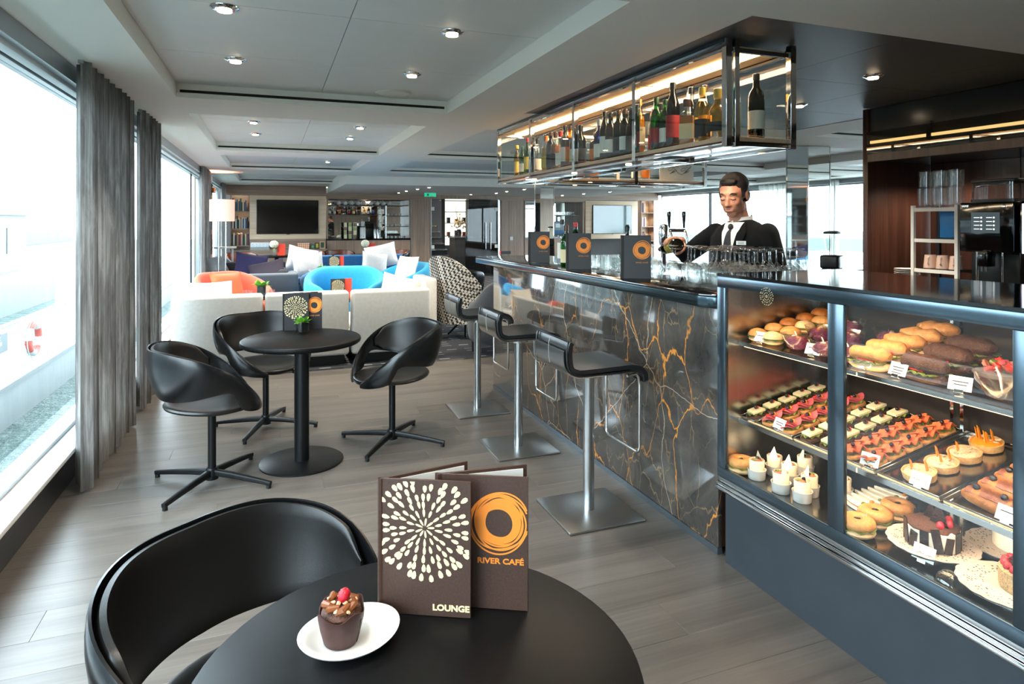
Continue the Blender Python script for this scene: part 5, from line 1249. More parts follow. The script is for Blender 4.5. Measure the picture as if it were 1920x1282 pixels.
z = cake_stand(1.925, 1.40, 'plate with paper lace under the chocolate cake')
ck = thing('chocolate_cake', 'chocolate cake with dark chocolate shards and raspberries on paper lace', 'cake', (1.925, 1.40, z), R(20))
MB().lathe([(0, 0), (.070, 0), (.073, .004), (.073, .056), (.068, .062), (0, .063)], n=40).build('sponge', MATS['cream'], ck)
MB().ball((0, 0, .060), (.073, .073, .010), 30, 9, fn=lambda d: 1 + .08 * math.sin(d.x * 29) * math.sin(d.y * 27)).build('flake_topping', MATS['choc_flake'], ck)
for i in range(14):
    a = 2 * PI * i / 14; rr = .0745; h = .048 + .012 * ((i * 7) % 3); ca, sa = math.cos(a), math.sin(a)
    MB().cbox((0, 0, 0), (.003, .024, h)).xf(Matrix.Translation((rr * ca, rr * sa, h / 2 + .002)) @ Matrix.Rotation(a, 4, 'Z') @ Matrix.Rotation(.18 * ((i % 3) - 1), 4, 'X')).build('chocolate_tile', MATS['dark_choc'], ck)
for i, (x, y, h, w) in enumerate([(-.02, -.02, .085, .06), (.01, .01, .065, .05), (.03, -.03, .07, .012)]):
    MB().add([(x, y - w / 2, .062), (x + .02, y + w / 2, .062), (x + .01, y, .062 + h), (x + .004, y - w / 2, .062), (x + .024, y + w / 2, .062), (x + .014, y, .062 + h)], [(0, 1, 2), (5, 4, 3), (0, 3, 4, 1), (1, 4, 5, 2), (2, 5, 3, 0)]).build('chocolate_shard', MATS['dark_choc'], ck)
for x, y in ((.035, -.035), (.0, -.045), (-.03, -.03), (.045, .0)): MB().ball((x, y, .075), (.011, .011, .012), 12, 8, fn=lambda d: 1 + .08 * math.sin(d.x * 22) * math.sin(d.y * 20)).build('raspberry', MATS['raspberry'], ck)
z = cake_stand(2.13, 1.30, 'plate with paper lace under the cream dessert at the back', .115)
cd = thing('cream_dessert', 'white cream cake with meringue swirls on paper lace at the back', 'cake', (2.145, 1.285, z))
MB().lathe([(0, 0), (.062, 0), (.066, .004), (.066, .045), (.062, .05), (0, .05)], n=36).build('cake', MATS['cream'], cd)
for i in range(5):
    a = R(130 + 50 * i); MB().lathe([(0, 0), (.019, 0), (.022, .008), (.016, .02), (.008, .032), (0, .042)], c=(.05 * math.cos(a), .05 * math.sin(a), .048), n=14, jag=lambda q, r, z_: 1 + .07 * math.cos(6 * q + z_ * 120)).build('meringue_swirl', MATS['cream'], cd)
MB().lathe([(0, .0505), (.05, .0505), (.05, .053), (0, .053)], n=28).build('icing_disc', MATS['white_china'], cd)
z = cake_stand(1.90, 1.155, 'plate with paper lace under the raspberry cake nearest the corner', .13)
rc = thing('raspberry_cake', 'nut-coated raspberry cake with dark chocolate lattice at the lower right', 'cake', (1.93, 1.125, z), R(-10))
MB().lathe([(0, 0), (.070, 0), (.073, .004), (.073, .05), (.066, .055), (0, .055)], n=40, jag=lambda a, r, z_: 1 + .012 * math.sin(31 * a + z_ * 300)).build('nut_coating', MATS['nut_coat'], rc)
for i in range(16):
    a = 2 * PI * i / 16; MB().ball((.058 * math.cos(a), .058 * math.sin(a), .060), (.012, .012, .012), 10, 7, fn=lambda d: 1 + .09 * math.sin(d.x * 22) * math.sin(d.y * 20)).build('raspberry', MATS['berry_red'], rc)
MB().lathe([(0, .055), (.05, .055), (.05, .062), (.0, .064)], n=28).build('glaze', MATS['dark_choc'], rc)
for i in range(6):
    a = R(30 * i); MB().tube([(-.05 * math.cos(a), -.05 * math.sin(a), .065), (0, 0, .095 + .004 * i), (.05 * math.cos(a), .05 * math.sin(a), .068)], .0022, 6).build('lattice_strand', MATS['dark_choc'], rc)
card('white price card reading Coffee Cake before the chocolate cake', (1.825, 1.36, DZ + .012), 1, R(-80), 'Coffee Cake', .062, .044)
gb = thing('glass_cloche_bowl', 'upturned clear bowl between the two front cakes', 'bowl', (1.815, 1.27, DZ)); MB().lathe([(.035, 0), (.036, .001), (.03, .02), (.016, .032), (0, .034), (0, .032), (.015, .030), (.028, .019), (.034, 0)], n=26).build('bowl', MATS['glassware'], gb)
# ================================================================== LOUNGE
def cloth(n, c, r=.85): return mat(n, c, r, var=.06, vscale=30, bmp=.12, bscale=300, sheen=.15)
cloth('sofa_white', '#c9c8c2', .6); cloth('orange_cloth', '#e2573a'); cloth('blue_cloth', '#1f93c4'); cloth('deep_blue_cloth', '#135a8e'); cloth('slate_cloth', '#39434c', .7); cloth('charcoal_cloth', '#2b2d31'); cloth('grey_cloth', '#8b9496')
cloth('cushion_white', '#d9dadc'); cloth('cushion_navy', '#241f4a'); cloth('cushion_purple', '#2b2130'); cloth('cushion_orange', '#d9663c'); cloth('cushion_beige', '#cfc3b2'); mat('brown_leather', '#7a3d22', .3, var=.15, vscale=20)
def cushion(label, loc, rot, m, s=(.42, .42, .13), group=None):
    def fn(d): return 1.0
    b = MB(); N = 12
    def top(sg):
        def f(u, v):
            x, y = u * 2 - 1, v * 2 - 1; h = ((1 - x ** 4) * (1 - y ** 4)) ** .5; pin = 1 - .10 * (1 - abs(x)) * abs(y) ** 3 - .10 * (1 - abs(y)) * abs(x) ** 3
            return (x * s[0] / 2 * (1 - .07 * (1 - y * y)), y * s[1] / 2 * (1 - .07 * (1 - x * x)), sg * (s[2] / 2 * h + .004) * (1 + .05 * math.sin(5 * x + 3 * y)))
        return f
    b.sheet(top(1), N, N); b.sheet(top(-1), N, N)
    t = thing('cushion', label, 'cushion', loc, 0, group); t.rotation_euler = rot
    b.build('cover', m, t, ang=60)
    e = []
    for x, y in [(-1 + 2 * i / 8, -1) for i in range(8)] + [(1, -1 + 2 * i / 8) for i in range(8)] + [(1 - 2 * i / 8, 1) for i in range(8)] + [(-1, 1 - 2 * i / 8) for i in range(8)]:
        e.append((x * s[0] / 2 * (1 - .07 * (1 - y * y)), y * s[1] / 2 * (1 - .07 * (1 - x * x)), 0))
    MB().tube(e, .006, 6, closed=True).build('piping', m, t)
    return t
def sofa_unit(name, label, loc, rz, W, m, D=.85, hs=.42, hb=.74, back=.16, arms=(), cat='sofa', group=None, arm_h=.6, legs=True):
    """faces local +Y; back at local y = 0"""
    t = thing(name, label, cat, loc, rz, group)
    MB().box(-W / 2 + .006, W / 2 - .006, 0, back, .10, hb).build('backrest', m, t, bevel=.035, seg=4)
    MB().box(-W / 2 + .006, W / 2 - .006, back - .02, D, .12, hs - .13).build('seat_base', m, t, bevel=.02, seg=2)
    MB().box(-W / 2 + .012, W / 2 - .012, back + .005, D + .01, hs - .12, hs).build('seat_cushion', m, t, bevel=.04, seg=4)
    for a in arms: MB().box(a * (W / 2 - .065) - .065, a * (W / 2 - .065) + .065, back - .03, D, .12, arm_h).build('armrest', m, t, bevel=.04, seg=4)
    if legs: MB().box(-W / 2 + .05, W / 2 - .05, .05, D - .05, .0045, .115).build('plinth', MATS['black_metal'], t)
    return t
W3 = ((-.46, .80, 'white sofa section with its back to us, nearest the window'), (.345, .80, 'white sofa section with its back to us, middle of three'), (1.165, .82, 'white sofa section with its back to us, nearest the aisle'))
for x, w, l in W3: sofa_unit('sofa_section', l, (x, 6.56, 0), 0, w, MATS['sofa_white'], group='white sofa sections')
sofa_unit('sofa_section', 'white end section of the sofa with rounded arm by the aisle', (1.86, 7.78, 0), R(90), .70, MATS['sofa_white'], D=.80, hb=.76, arms=(1,), group='white sofa sections')
cushion('pale cushion lying on the white sofa near the window', (-.55, 6.90, .66), (R(55), 0, R(12)), MATS['cushion_white'], group='cushions'); cushion('beige cushion on the white sofa section by the aisle', (1.30, 6.87, .655), (R(62), R(14), R(-10)), MATS['cushion_beige'], group='cushions')
cushion('white cushion against the rounded white end section', (1.45, 7.75, .57), (R(60), 0, R(75)), MATS['cushion_white'], s=(.4, .3, .12), group='cushions')
# tub chairs with swept arms
def tub_chair(label, loc, rz, m, hb=.78, W=.80, cat='armchair'):
    """faces local -Y"""
    t = thing('armchair', label, cat, loc, rz, 'lounge tub chairs')
    keys = [(0, .36, hb), (40, .38, hb - .01), (75, .385, hb - .10), (105, .39, .60), (135, .40, .54), (150, .40, .45)]
    N = 48; vs = []
    prof = [(-.5, -1), (.5, -1), (.5, .82), (.35, 1.0), (-.35, 1.0), (-.5, .82)]
    b = MB()
    P = []
    for i in range(N + 1):
        a = -150 + 300 * i / N; r, ht = crom(keys, abs(a)); an = R(90 + a); P.append((math.cos(an) * r * W / .80, math.sin(an) * r, ht))
    pr_ = [(q[0], q[1]) for q in rrect(1, 1, .35, 3)]
    vs = []; n = len(pr_)
    for i in range(N + 1):
        x, y, ht = P[i]; d = Vector((x, y, 0)).normalized(); th = .13; z0 = .12
        for (px, pz) in pr_: vs.append(Vector((x, y, 0)) + d * (px * th + .05 * (pz + .5) * (1 - ss(60, 140, abs(-150 + 300 * i / N)))) + Vector((0, 0, z0 + (pz + .5) * (ht - z0))))
    fs = []
    for i in range(N):
        for q in range(n): fs.append((i * n + q, i * n + (q + 1) % n, (i + 1) * n + (q + 1) % n, (i + 1) * n + q))
    fs.append(tuple(range(n - 1, -1, -1))); fs.append(tuple(N * n + q for q in range(n)))
    b.add(vs, fs).build('shell', m, t, ang=60)
    MB().box(-.30 * W / .8, .30 * W / .8, -.38, .27, .16, .42).build('seat_cushion', m, t, bevel=.045, seg=4)
    for x in (-.24, .24):
        for y in (-.26, .24): MB().cyl((x, y, .0045), .016, .125, 12).build('leg', MATS['black_metal'], t)
    return t
tub_chair('orange tub armchair beside the left window', (-.42, 8.85, 0), R(38), MATS['orange_cloth'])
cushion('orange cushion in the orange armchair', (-.50, 8.80, .60), (R(70), 0, R(30)), MATS['cushion_orange'], s=(.40, .40, .13), group='cushions')
tub_chair('bright blue tub armchair facing us behind the white sofa', (1.0, 9.35, 0), R(-6), MATS['blue_cloth'], W=1.0)
tub_chair('blue tub armchair turned to the left, by the aisle', (1.92, 10.15, 0), R(-70), MATS['blue_cloth'], W=.9)
cushion('white cushion leaning in the blue armchair by the aisle', (2.02, 10.1, .68), (R(72), 0, R(-60)), MATS['cushion_white'], s=(.45, .42, .14), group='cushions')
tub_chair('darker blue tub armchair half hidden behind the bright blue one', (.95, 10.42, 0), R(175), MATS['deep_blue_cloth'], W=.9, hb=.70)
sofa_unit('sofa', 'slate grey sofa with its flat back to us, behind the orange armchair', (-.05, 9.62, 0), 0, .86, MATS['slate_cloth'], hb=.70, arms=(1,), arm_h=.68)
sofa_unit('sofa', 'charcoal sofa with navy and purple cushions near the window', (-.30, 11.75, 0), R(180), 1.1, MATS['charcoal_cloth'], hb=.76, arms=(1, -1), arm_h=.66)
cushion('navy cushion on the charcoal sofa', (-.30, 11.35, .70), (R(72), R(10), R(8)), MATS['cushion_navy'], s=(.5, .42, .14), group='cushions'); cushion('dark purple cushion flopped on the charcoal sofa', (-.05, 11.1, .62), (R(55), R(-12), R(-6)), MATS['cushion_purple'], s=(.55, .4, .14), group='cushions')
cushion('pale grey bolster cushion on the arm end of the charcoal sofa', (-.80, 11.3, .72), (R(60), 0, R(60)), MATS['grey_cloth'], s=(.42, .34, .13), group='cushions')
for i, (x, w) in enumerate(((.75, .80), (1.52, .72), (2.2, .62))):
    sofa_unit('sofa_section', 'deep blue sofa section facing us, ' + ['leftmost', 'middle', 'rightmost'][i] + ' of the far row', (x, 13.05, 0), R(180), w, MATS['deep_blue_cloth'], hb=.78, group='deep blue sofa sections')
cushion('crumpled white cushion upright on the deep blue sofa, left end', (.55, 12.72, .70), (R(78), R(14), R(10)), MATS['cushion_white'], s=(.55, .5, .16), group='cushions'); cushion('white cushion in front of the crumpled one on the deep blue sofa', (.66, 12.5, .62), (R(66), R(-8), R(-6)), MATS['cushion_white'], s=(.55, .46, .15), group='cushions')
cushion('upper white cushion at the right of the deep blue sofa', (2.05, 12.72, .76), (R(75), R(-12), R(-8)), MATS['cushion_white'], s=(.6, .46, .16), group='cushions'); cushion('lower white cushion at the right of the deep blue sofa', (1.88, 12.48, .62), (R(68), R(10), R(6)), MATS['cushion_white'], s=(.5, .46, .15), group='cushions')
# low tables
def low_table(label, loc, w, d, h, m=None):
    t = thing('coffee_table', label, 'table', loc, 0, 'lounge coffee tables')
    MB().prism(rrect(w, d, .05), h - .03, h, 'z').build('table_top', m or MATS['black_gloss'], t, bevel=.004)
    MB().cyl((0, 0, .02), .035, h - .05, 18).build('column', MATS['black_metal'], t); MB().lathe([(0, .0045), (.2, .0045), (.2, .018), (0, .022)], n=28).build('base_plate', MATS['black_metal'], t)
    return t
low_table('black lounge table with the potted plant, behind the white sofa', (-.02, 8.25, 0), .75, .55, .55); low_table('black lounge table before the bright blue armchair', (.66, 8.15, 0), .7, .55, .50); low_table('pale grey lounge table before the deep blue sofa', (1.0, 11.2, 0), .8, .5, .62, mat('grey_top', '#8b8f92', .2))
leafy_glass((-.10, 8.12, .5505), 'green plant in a black pot on the lounge table near the orange armchair', .055, .13, leafs=34, seed=7, big=1.9); leafy_glass((.80, 11.12, .6205), 'low green succulent on the pale grey lounge table', .05, .04, leafs=26, seed=9, big=1.5)
facing(.77, 8.05, .165, .5005, 'black menu with gold dandelion before the bright blue armchair', 'gold', MATS['menu_black']); facing(.89, 8.08, .10, .5005, 'red menu beside the gold dandelion one before the bright blue armchair', 'plain', MATS['menu_red'])
facing(1.00, 11.08, .18, .6205, 'black menu with gold dandelion on the pale grey lounge table', 'gold', MATS['menu_black']); facing(1.12, 11.12, .08, .6205, 'narrow red menu on the pale grey lounge table', 'plain', MATS['menu_red'])
for k, (x, y) in enumerate(((-.22, 8.1), (-.27, 8.16), (.02, 8.12))): put(tme, 'tumbler', ['clear tumbler beside the plant pot on the lounge table', 'clear tumbler nearest the orange armchair', 'clear tumbler right of the plant pot'][k], 'glass', 'lounge tumblers', x, y, .5505, .85)
# floor lamp + uplight glow on the pillar
fp = thing('floor_lamp', 'floor lamp with pink-lit drum shade and twin steel poles by the window', 'lamp', (-.70, 10.85, 0))
MB().lathe([(.178, 1.44), (.181, 1.44), (.181, 1.775), (.178, 1.775), (.178, 1.44)], n=36).build('lamp_shade', mat('shade_uplit', '#e2b9a8', .8, emit='#f0b49c', estr=.55), fp)  # pink cast of the pillar uplight is put into shade colour and emission
for x in (-.05, .05): MB().cyl((x, 0, .01), .012, 1.62, 12).build('pole', MATS['steel'], fp)
MB().box(-.06, .06, -.01, .01, 1.60, 1.63).build('lamp_holder', MATS['steel'], fp); MB().lathe([(0, .0045), (.15, .0045), (.15, .02), (0, .024)], n=30).build('base', MATS['steel'], fp)
MB().ball((0, 0, 1.62), .04, 12, 8).build('bulb', mat('bulb_glow', '#fff0dc', .5, emit='#ffe0c0', estr=6), fp)
ul = thing('wall_uplight', 'copper uplight glowing on the pillar above the pink-lit floor lamp', 'light', (-.90, 11.9, 1.98))
MB().lathe([(0, -.06), (.03, -.06), (.04, .03), (.034, .03), (.025, -.05), (0, -.05)], n=16).build('cup', mat('copper', '#c97b54', .25, 1.0), ul); MB().box(-.07, -.03, -.02, .02, -.05, -.02).build('bracket', MATS['copper'], ul)
spot('uplight_lamp', (0, 0, .04), 40, 130, (1, .45, .25), .8, .03, (0, 0, 1), ul)
st_ = thing('side_table', 'tall white side table with slim frame beside the charcoal sofa', 'table', (-.72, 11.95, 0)); MB().box(-.17, .17, -.13, .13, .98, 1.005).build('table_top', MATS['white_paint'], st_, bevel=.003)
MB().box(.10, .13, -.02, .02, .02, .98).build('upright', MATS['white_paint'], st_); MB().box(-.15, .15, -.12, .12, .0045, .02).build('foot', MATS['white_paint'], st_)
# bistro row by the far wall: brown shell chairs, small tables with hydrangeas and red menus
src = [o for o in bpy.data.objects if o.name == 'shell_chair'][0]
for i, (x, y, a) in enumerate(((-.50, 14.0, -60), (.78, 14.35, -100), (1.45, 14.5, -75), (2.55, 14.1, 200))):
    dup(src, (x, y, .0), R(a), ['brown leather shell chair nearest the bookcase', 'brown leather shell chair below the left of the television', 'brown leather shell chair below the right of the television', 'brown leather shell chair before the tea bar'][i], 1.05, {'back_pad': MATS['brown_leather'], 'seat': MATS['brown_leather']})
def hydrangea(label, loc):
    t = thing('flower_vase', label, 'flower', loc, 0, 'white hydrangeas'); rnd = random.Random(int(loc[0] * 50))
    MB().lathe([(0, 0), (.03, 0), (.032, .01), (.022, .10), (.020, .14), (.018, .14), (.02, .10), (.028, .012), (0, .008)], n=16).build('vase', MATS['glassware'], t)
    MB().tube([(0, 0, .02), (.003, 0, .18)], .004, 6).build('stem', MATS['lettuce'], t)
    fm = mat('petal_white', '#e6e2cf', .6, objvar=.12)
    fl_ = MB()
    for i in range(70):
        z = 1 - 2 * (i + .5) / 70; a = i * 2.39996; r = math.sqrt(1 - z * z); fl_.ball((r * math.cos(a) * .078, r * math.sin(a) * .078, .23 + z * .068), (.019, .019, .012), 6, 4, rot=(0, math.acos(z), a))
    fl_.build('flower_head', fm, t)
    for i in range(4): MB().sheet(lambda u, v: (math.cos(i * 1.57) * (.03 + .08 * v) - math.sin(i * 1.57) * (u - .5) * .05 * math.sin(PI * v), math.sin(i * 1.57) * (.03 + .08 * v) + math.cos(i * 1.57) * (u - .5) * .05 * math.sin(PI * v), .15 - .03 * v), 2, 4, .001).build('leaf', MATS['lettuce'], t)
for i, (x, y) in enumerate(((.12, 13.95), (1.93, 13.85))):
    t = cafe_table((x, y, 0.0045), ['round black table with hydrangea below the bookcase end of the television', 'round black table with hydrangea before the tea bar'][i], .32)
    hydrangea(['white hydrangea in a glass vase below the television', 'white hydrangea in a glass vase before the tea bar'][i], (x - .05, y - .06, .745))
    facing(x + .09, y - .03, .15, .745, ['red menu standing beside the hydrangea below the television', 'red menu standing beside the hydrangea before the tea bar'][i], 'plain', MATS['menu_red'])
# aisle group: patterned high-back chair, small black table, dark chair
def pattern_mat():
    m, nt, b = new_mat('triangle_weave'); MATS['triangle_weave'] = m
    v = coords(nt, (1, 1, 1)); vv = nt.nodes.new('ShaderNodeTexChecker'); vv.inputs['Scale'].default_value = 34; mp = nt.nodes.new('ShaderNodeMapping'); mp.inputs['Rotation'].default_value = (R(45), R(30), 0); nt.links.new(v, mp.inputs[0]); nt.links.new(mp.outputs[0], vv.inputs['Vector'])
    vv.inputs['Color1'].default_value = lin('#b7b0a6'); vv.inputs['Color2'].default_value = lin('#26241f'); nt.links.new(vv.outputs['Color'], b.inputs['Base Color']); b.inputs['Roughness'].default_value = .9
pattern_mat()
hc = thing('high_back_chair', 'high-backed lounge chair in black and cream triangle weave by the aisle', 'armchair', (2.30, 7.75, 0), R(-62))
def hb_(u, v):
    a = R(-78 + 156 * u); z = .20 + .82 * v; r = .33 + .05 * v; drop = (.36 * abs(u * 2 - 1) ** 2.2) * ss(.35, 1, v)
    return (math.sin(a) * r, -math.cos(a) * r * (1.0) - .04 * v, z - drop)
MB().sheet(hb_, 28, 16, -.05).build('shell', MATS['triangle_weave'], hc, ang=60)
MB().prism(rrect(.56, .54, .12), .30, .43, 'z').build('seat_cushion', MATS['grey_cloth'], hc, bevel=.03, seg=3)
for k in range(4):
    a = R(45 + 90 * k); MB().tube([(0, 0, .24), (.22 * math.cos(a), .22 * math.sin(a), .02)], [.018, .012], 8).build('leg', MATS['black_metal'], hc)
low_table('small black lounge table between the high-back chair and the bar end', (2.85, 7.45, 0), .62, .62, .56, MATS['black_gloss'])
tub_chair('dark grey lounge chair tucked behind the bar end', (2.42, 6.62, 0), R(205), MATS['charcoal_cloth'], hb=.88, W=.62)
# ================================================================== FAR WALL (y = 15.9)
FY = 15.9
def veneer(x0, x1, z0, z1, nm='veneer_panel', par=None, y0=FY, y1=FY + .08, m='walnut_veneer'):
    return MB().box(x0, x1, y0, y1, z0, z1).build(nm, MATS[m], par, smooth=False)
wf = struct(MB().box(-1.2, 3.80, FY + .62, FY + .72, 0, 2.279).build('wall_far', mat('wall_dark', '#3b3a39', .6), smooth=False))
MB().box(5.63, 10.75, FY + .62, FY + .72, 0, 2.279).build('wall_section', MATS['wall_dark'], wf, smooth=False)
veneer(-1.03, 1.254, 2.045, 2.279, 'fascia', wf, m='walnut_veneer_flat'); veneer(1.254, 3.80, 2.0, 2.119, 'fascia', wf, m='walnut_veneer_flat'); veneer(5.63, 8.2, 2.0, 2.119, 'fascia', wf, m='walnut_veneer_flat'); veneer(8.2, 10.55, 2.045, 2.279, 'fascia', wf, m='walnut_veneer_flat')
MB().box(3.80, 5.63, FY, FY + .08, 2.02, 2.119).build('door_header', MATS['walnut_veneer'], wf)
for k in range(3): veneer(3.30 + .168 * k, 3.30 + .168 * (k + 1) - .004, 0, 2.0, 'veneer_panel', wf)
for k in range(3): veneer(5.70 + .215 * k, 5.70 + .215 * (k + 1) - .004, 0, 2.0, 'veneer_panel', wf)
MB().box(3.285, 3.299, FY - .01, FY + .08, 0, 2.0).build('edge_strip', MATS['steel'], wf); MB().box(5.63, 5.66, FY - .01, FY + .08, 0, 2.0).build('edge_strip', MATS['steel'], wf)
# ---- bookcases
rb = random.Random(21); BN = ['dark navy', 'brick red', 'beige', 'charcoal', 'blue', 'grey', 'tan', 'dark green', 'off-white', 'plum', 'royal blue', 'rust', 'dark grey', 'cream', 'black']; ORDL = ['first', 'second', 'third', 'fourth', 'fifth', 'sixth', 'seventh', 'eighth', 'ninth', 'tenth', 'eleventh', 'twelfth', 'thirteenth', 'fourteenth', 'fifteenth', 'sixteenth', 'seventeenth', 'eighteenth', 'nineteenth', 'twentieth', 'last']; BC = ['#22303f', '#7c2a24', '#c9bfae', '#2e2e31', '#345f86', '#8d8a7f', '#b98a55', '#3d5a3d', '#e0ddd4', '#5b3a55', '#1e4f7d', '#a5563a', '#4a4a4d', '#d8c7a0', '#16161a']
for i, c in enumerate(BC): mat('book_%d' % i, c, .6)
SHN = ['lowest', 'middle', 'top']
def bookcase(x0, x1, label, where, zs, full):
    t = thing('bookcase', label, 'bookcase', (x0, FY, 0)); w = x1 - x0
    MB().box(0, w, .26, .30, .80, 2.045).build('back_panel', MATS['pale_maple'], t); MB().box(-.02, 0, -.01, .30, 0, 2.045).build('side_panel', MATS['walnut_veneer'], t); MB().box(w, w + .02, -.01, .30, 0, 2.045).build('side_panel', MATS['walnut_veneer'], t)
    MB().box(0, w, 0, .30, 0, .79).build('cupboard', MATS['walnut_veneer'], t)
    for z in zs: spot('shelf_fill', (w / 2, .04, z + .32), 3.5, 150, (1, .78, .55), parent=t)  # added warm fill that brightens the shelf interior, no fitting modelled
    for z in zs: MB().box(0, w, -.005, .26, z - .02, z).build('shelf', MATS['walnut_veneer'], t)
    for si, z in enumerate(zs):
        x = x0 + .012; k = 0; n = full[si]
        while x < x0 + w * n - .03 and k < 20:
            th = rb.uniform(.018, .034); h = rb.uniform(.19, .29); d = rb.uniform(.14, .18); i = rb.randrange(len(BC))
            b = thing('book', '%s book, %s from the left on the %s shelf of the %s' % (BN[i], ORDL[k], SHN[si], where), 'book', (x + th / 2, FY + .02, z + .0005), 0, 'books in the ' + where)
            MB().box(-th / 2, th / 2, 0, d, 0, h).build('cover', MATS['book_%d' % i], b); MB().box(-th / 2 + .002, th / 2 - .002, .003, d + .001, .003, h + .0006).build('page_block', MATS['page_white'], b); x += th + .0015; k += 1
bookcase(-.83, -.45, 'tall bookcase of three shelves left of the big television', 'left bookcase', (.89, 1.28, 1.68), (.97, .97, .9))
bookcase(9.99, 10.38, 'slim bookcase beside the right-hand television', 'right bookcase', (.89, 1.30, 1.70), (.4, .45, .35))
# ---- televisions
def tv_glass(n, c):
    return mat(n, c, .07, coat=.6)
def television(x0, x1, z0, z1, fx0, fx1, fz0, fz1, lab, m, lab2):
    f = struct(MB().box(fx0, fx1, FY - .03, FY + .05, fz0, fz1).build('trim_%d' % (2 if x0 < 2 else 3), MATS['pale_maple'], bevel=.003))
    t = thing('television', lab, 'television', ((x0 + x1) / 2, FY - .031, (z0 + z1) / 2)); w, h = (x1 - x0) / 2, (z1 - z0) / 2
    MB().box(-w, w, -.035, 0, -h, h).build('casing', MATS['black_plastic'], t, bevel=.004); MB().box(-w + .012, w - .012, -.037, -.0352, -h + .012, h - .012).build('screen', m, t); MB().box(-.03, .03, -.037, -.02, -h - .012, -h - .001).build('logo_foot', MATS['black_gloss'], t)
television(-.30, 1.07, 1.15, 1.945, -.447, 1.242, 1.03, 2.042, 'large black wall television in a maple panel left of the tea bar', tv_glass('tv_black', '#050608'), '')
television(8.38, 9.62, 1.10, 1.90, 8.17, 9.84, .96, 2.02, 'wall television with pale reflective screen beyond the bar', tv_glass('tv_reflection', '#3d5654'), '')  # greenish reflection is put into this screen's base colour
# ---- low sideboard with ornaments under the left television
sb = thing('sideboard', 'walnut sideboard under the left television', 'sideboard', (.40, FY - .05, 0)); MB().box(-.83, .84, -.28, .04, .0045, .78).build('body', MATS['walnut_veneer_flat'], sb); MB().box(-.83, .84, -.29, .04, .78, .80).build('top', MATS['walnut_veneer_flat'], sb)
MB().box(-.83, .84, .04, .045, .80, 1.03).build('back_board', MATS['walnut_veneer_flat'], sb)
for k in range(4): MB().box(-.82 + .415 * k, -.82 + .415 * k + .405, -.288, -.2805, .06, .76).build('door', MATS['walnut_veneer_flat'], sb)
bx = thing('tufted_box', 'long cream tufted box on the sideboard', 'box', (-.22, FY - .2, .8005)); MB().box(-.2, .2, -.1, .1, 0, .05).build('base', MATS['grey_cloth'], bx); MB().box(-.2, .2, -.1, .1, .05, .16).build('tufted_top', MATS['cushion_white'], bx, bevel=.02, seg=3)
for i in range(5):
    for j in range(2): MB().ball((-.15 + .075 * i, -.10, .08 + .045 * j), .007, 6, 5).build('button', MATS['grey_cloth'], bx)
def zig():
    m, nt, b = new_mat('orange_zigzag'); MATS['orange_zigzag'] = m; v = coords(nt, (1, 1, 1), (0, R(45), 0)); c = nt.nodes.new('ShaderNodeTexChecker'); c.inputs['Scale'].default_value = 34; nt.links.new(v, c.inputs['Vector']); c.inputs['Color1'].default_value = lin('#d8622e'); c.inputs['Color2'].default_value = lin('#ead9b8'); nt.links.new(c.outputs[0], b.inputs['Base Color'])
zig()
o = thing('storage_box', 'box with orange and cream zigzag pattern on the sideboard', 'box', (.72, FY - .2, .8005)); MB().box(-.13, .13, -.08, .08, 0, .11).build('body', MATS['orange_zigzag'], o); MB().box(-.133, .133, -.083, .083, .11, .135).build('lid', MATS['orange_zigzag'], o)
for x, w, h, c, c2, l in ((.93, .09, .10, '#2f7c62', '#8fd0b0', 'small green picture frame on the sideboard'), (1.03, .10, .14, '#1b2230', '#c8a83c', 'small dark picture with yellow motif on the sideboard'), (1.15, .12, .17, '#caa06e', '#2a4a36', 'small dark green picture in pale wood frame on the sideboard')):
    p = thing('picture_frame', l, 'picture', (x, FY - .16, .8005)); MB().box(-w / 2, w / 2, 0, .02, 0, h).build('frame', mat('frm' + c, c, .5), p); MB().box(-w / 2 + .02, w / 2 - .02, -.002, 0, .02, h - .02).build('picture', mat('pic' + c2, c2, .6), p)
# ---- tea bar niches
def niche(x0, x1, nm, lab):
    t = thing(nm, lab, 'cabinet', (x0, FY, 0)); w = x1 - x0
    n = max(3, int(w / .42))
    for k in range(n): MB().box(w * k / n + .002, w * (k + 1) / n - .002, 0, .02, 0.005, .985).build('door', MATS['walnut_veneer'], t)
    MB().box(0, w, .02, .58, .005, .985).build('carcass', MATS['dark_wood'], t); MB().box(-.0, w, -.02, .60, .985, 1.025).build('worktop', MATS['black_gloss'], t)
    MB().box(0, w, .585, .60, 1.025, 2.0).build('mirror_back', MATS['mirror'], t); MB().box(0, .03, 0, .585, 1.025, 2.0).build('side_panel', MATS['walnut_veneer'], t); MB().box(w - .03, w, 0, .585, 1.025, 2.0).build('side_panel', MATS['walnut_veneer'], t); MB().box(0, w, 0, .60, 1.98, 2.0).build('soffit', MATS['walnut_veneer_flat'], t)
    return t
tb = niche(1.262, 3.28, 'tea_bar', 'walnut tea bar niche with mirrored back and glass shelves')
for x0, x1, z in ((.03, 1.98, 1.846), (.03, 1.30, 1.612), (1.42, 1.98, 1.585), (1.42, 1.98, 1.32)): MB().box(x0, x1, .10, .50, z - .012, z).build('shelf', mat('bronze_shelf', '#4f4a42', .3, .5), tb)
for x in (1.42, 1.44): MB().cyl((x, .12, 1.025), .008, .82, 10).build('shelf_rod', MATS['steel'], tb)
spot('niche_spot', (1.0, .28, 1.97), 45, 140, parent=tb)
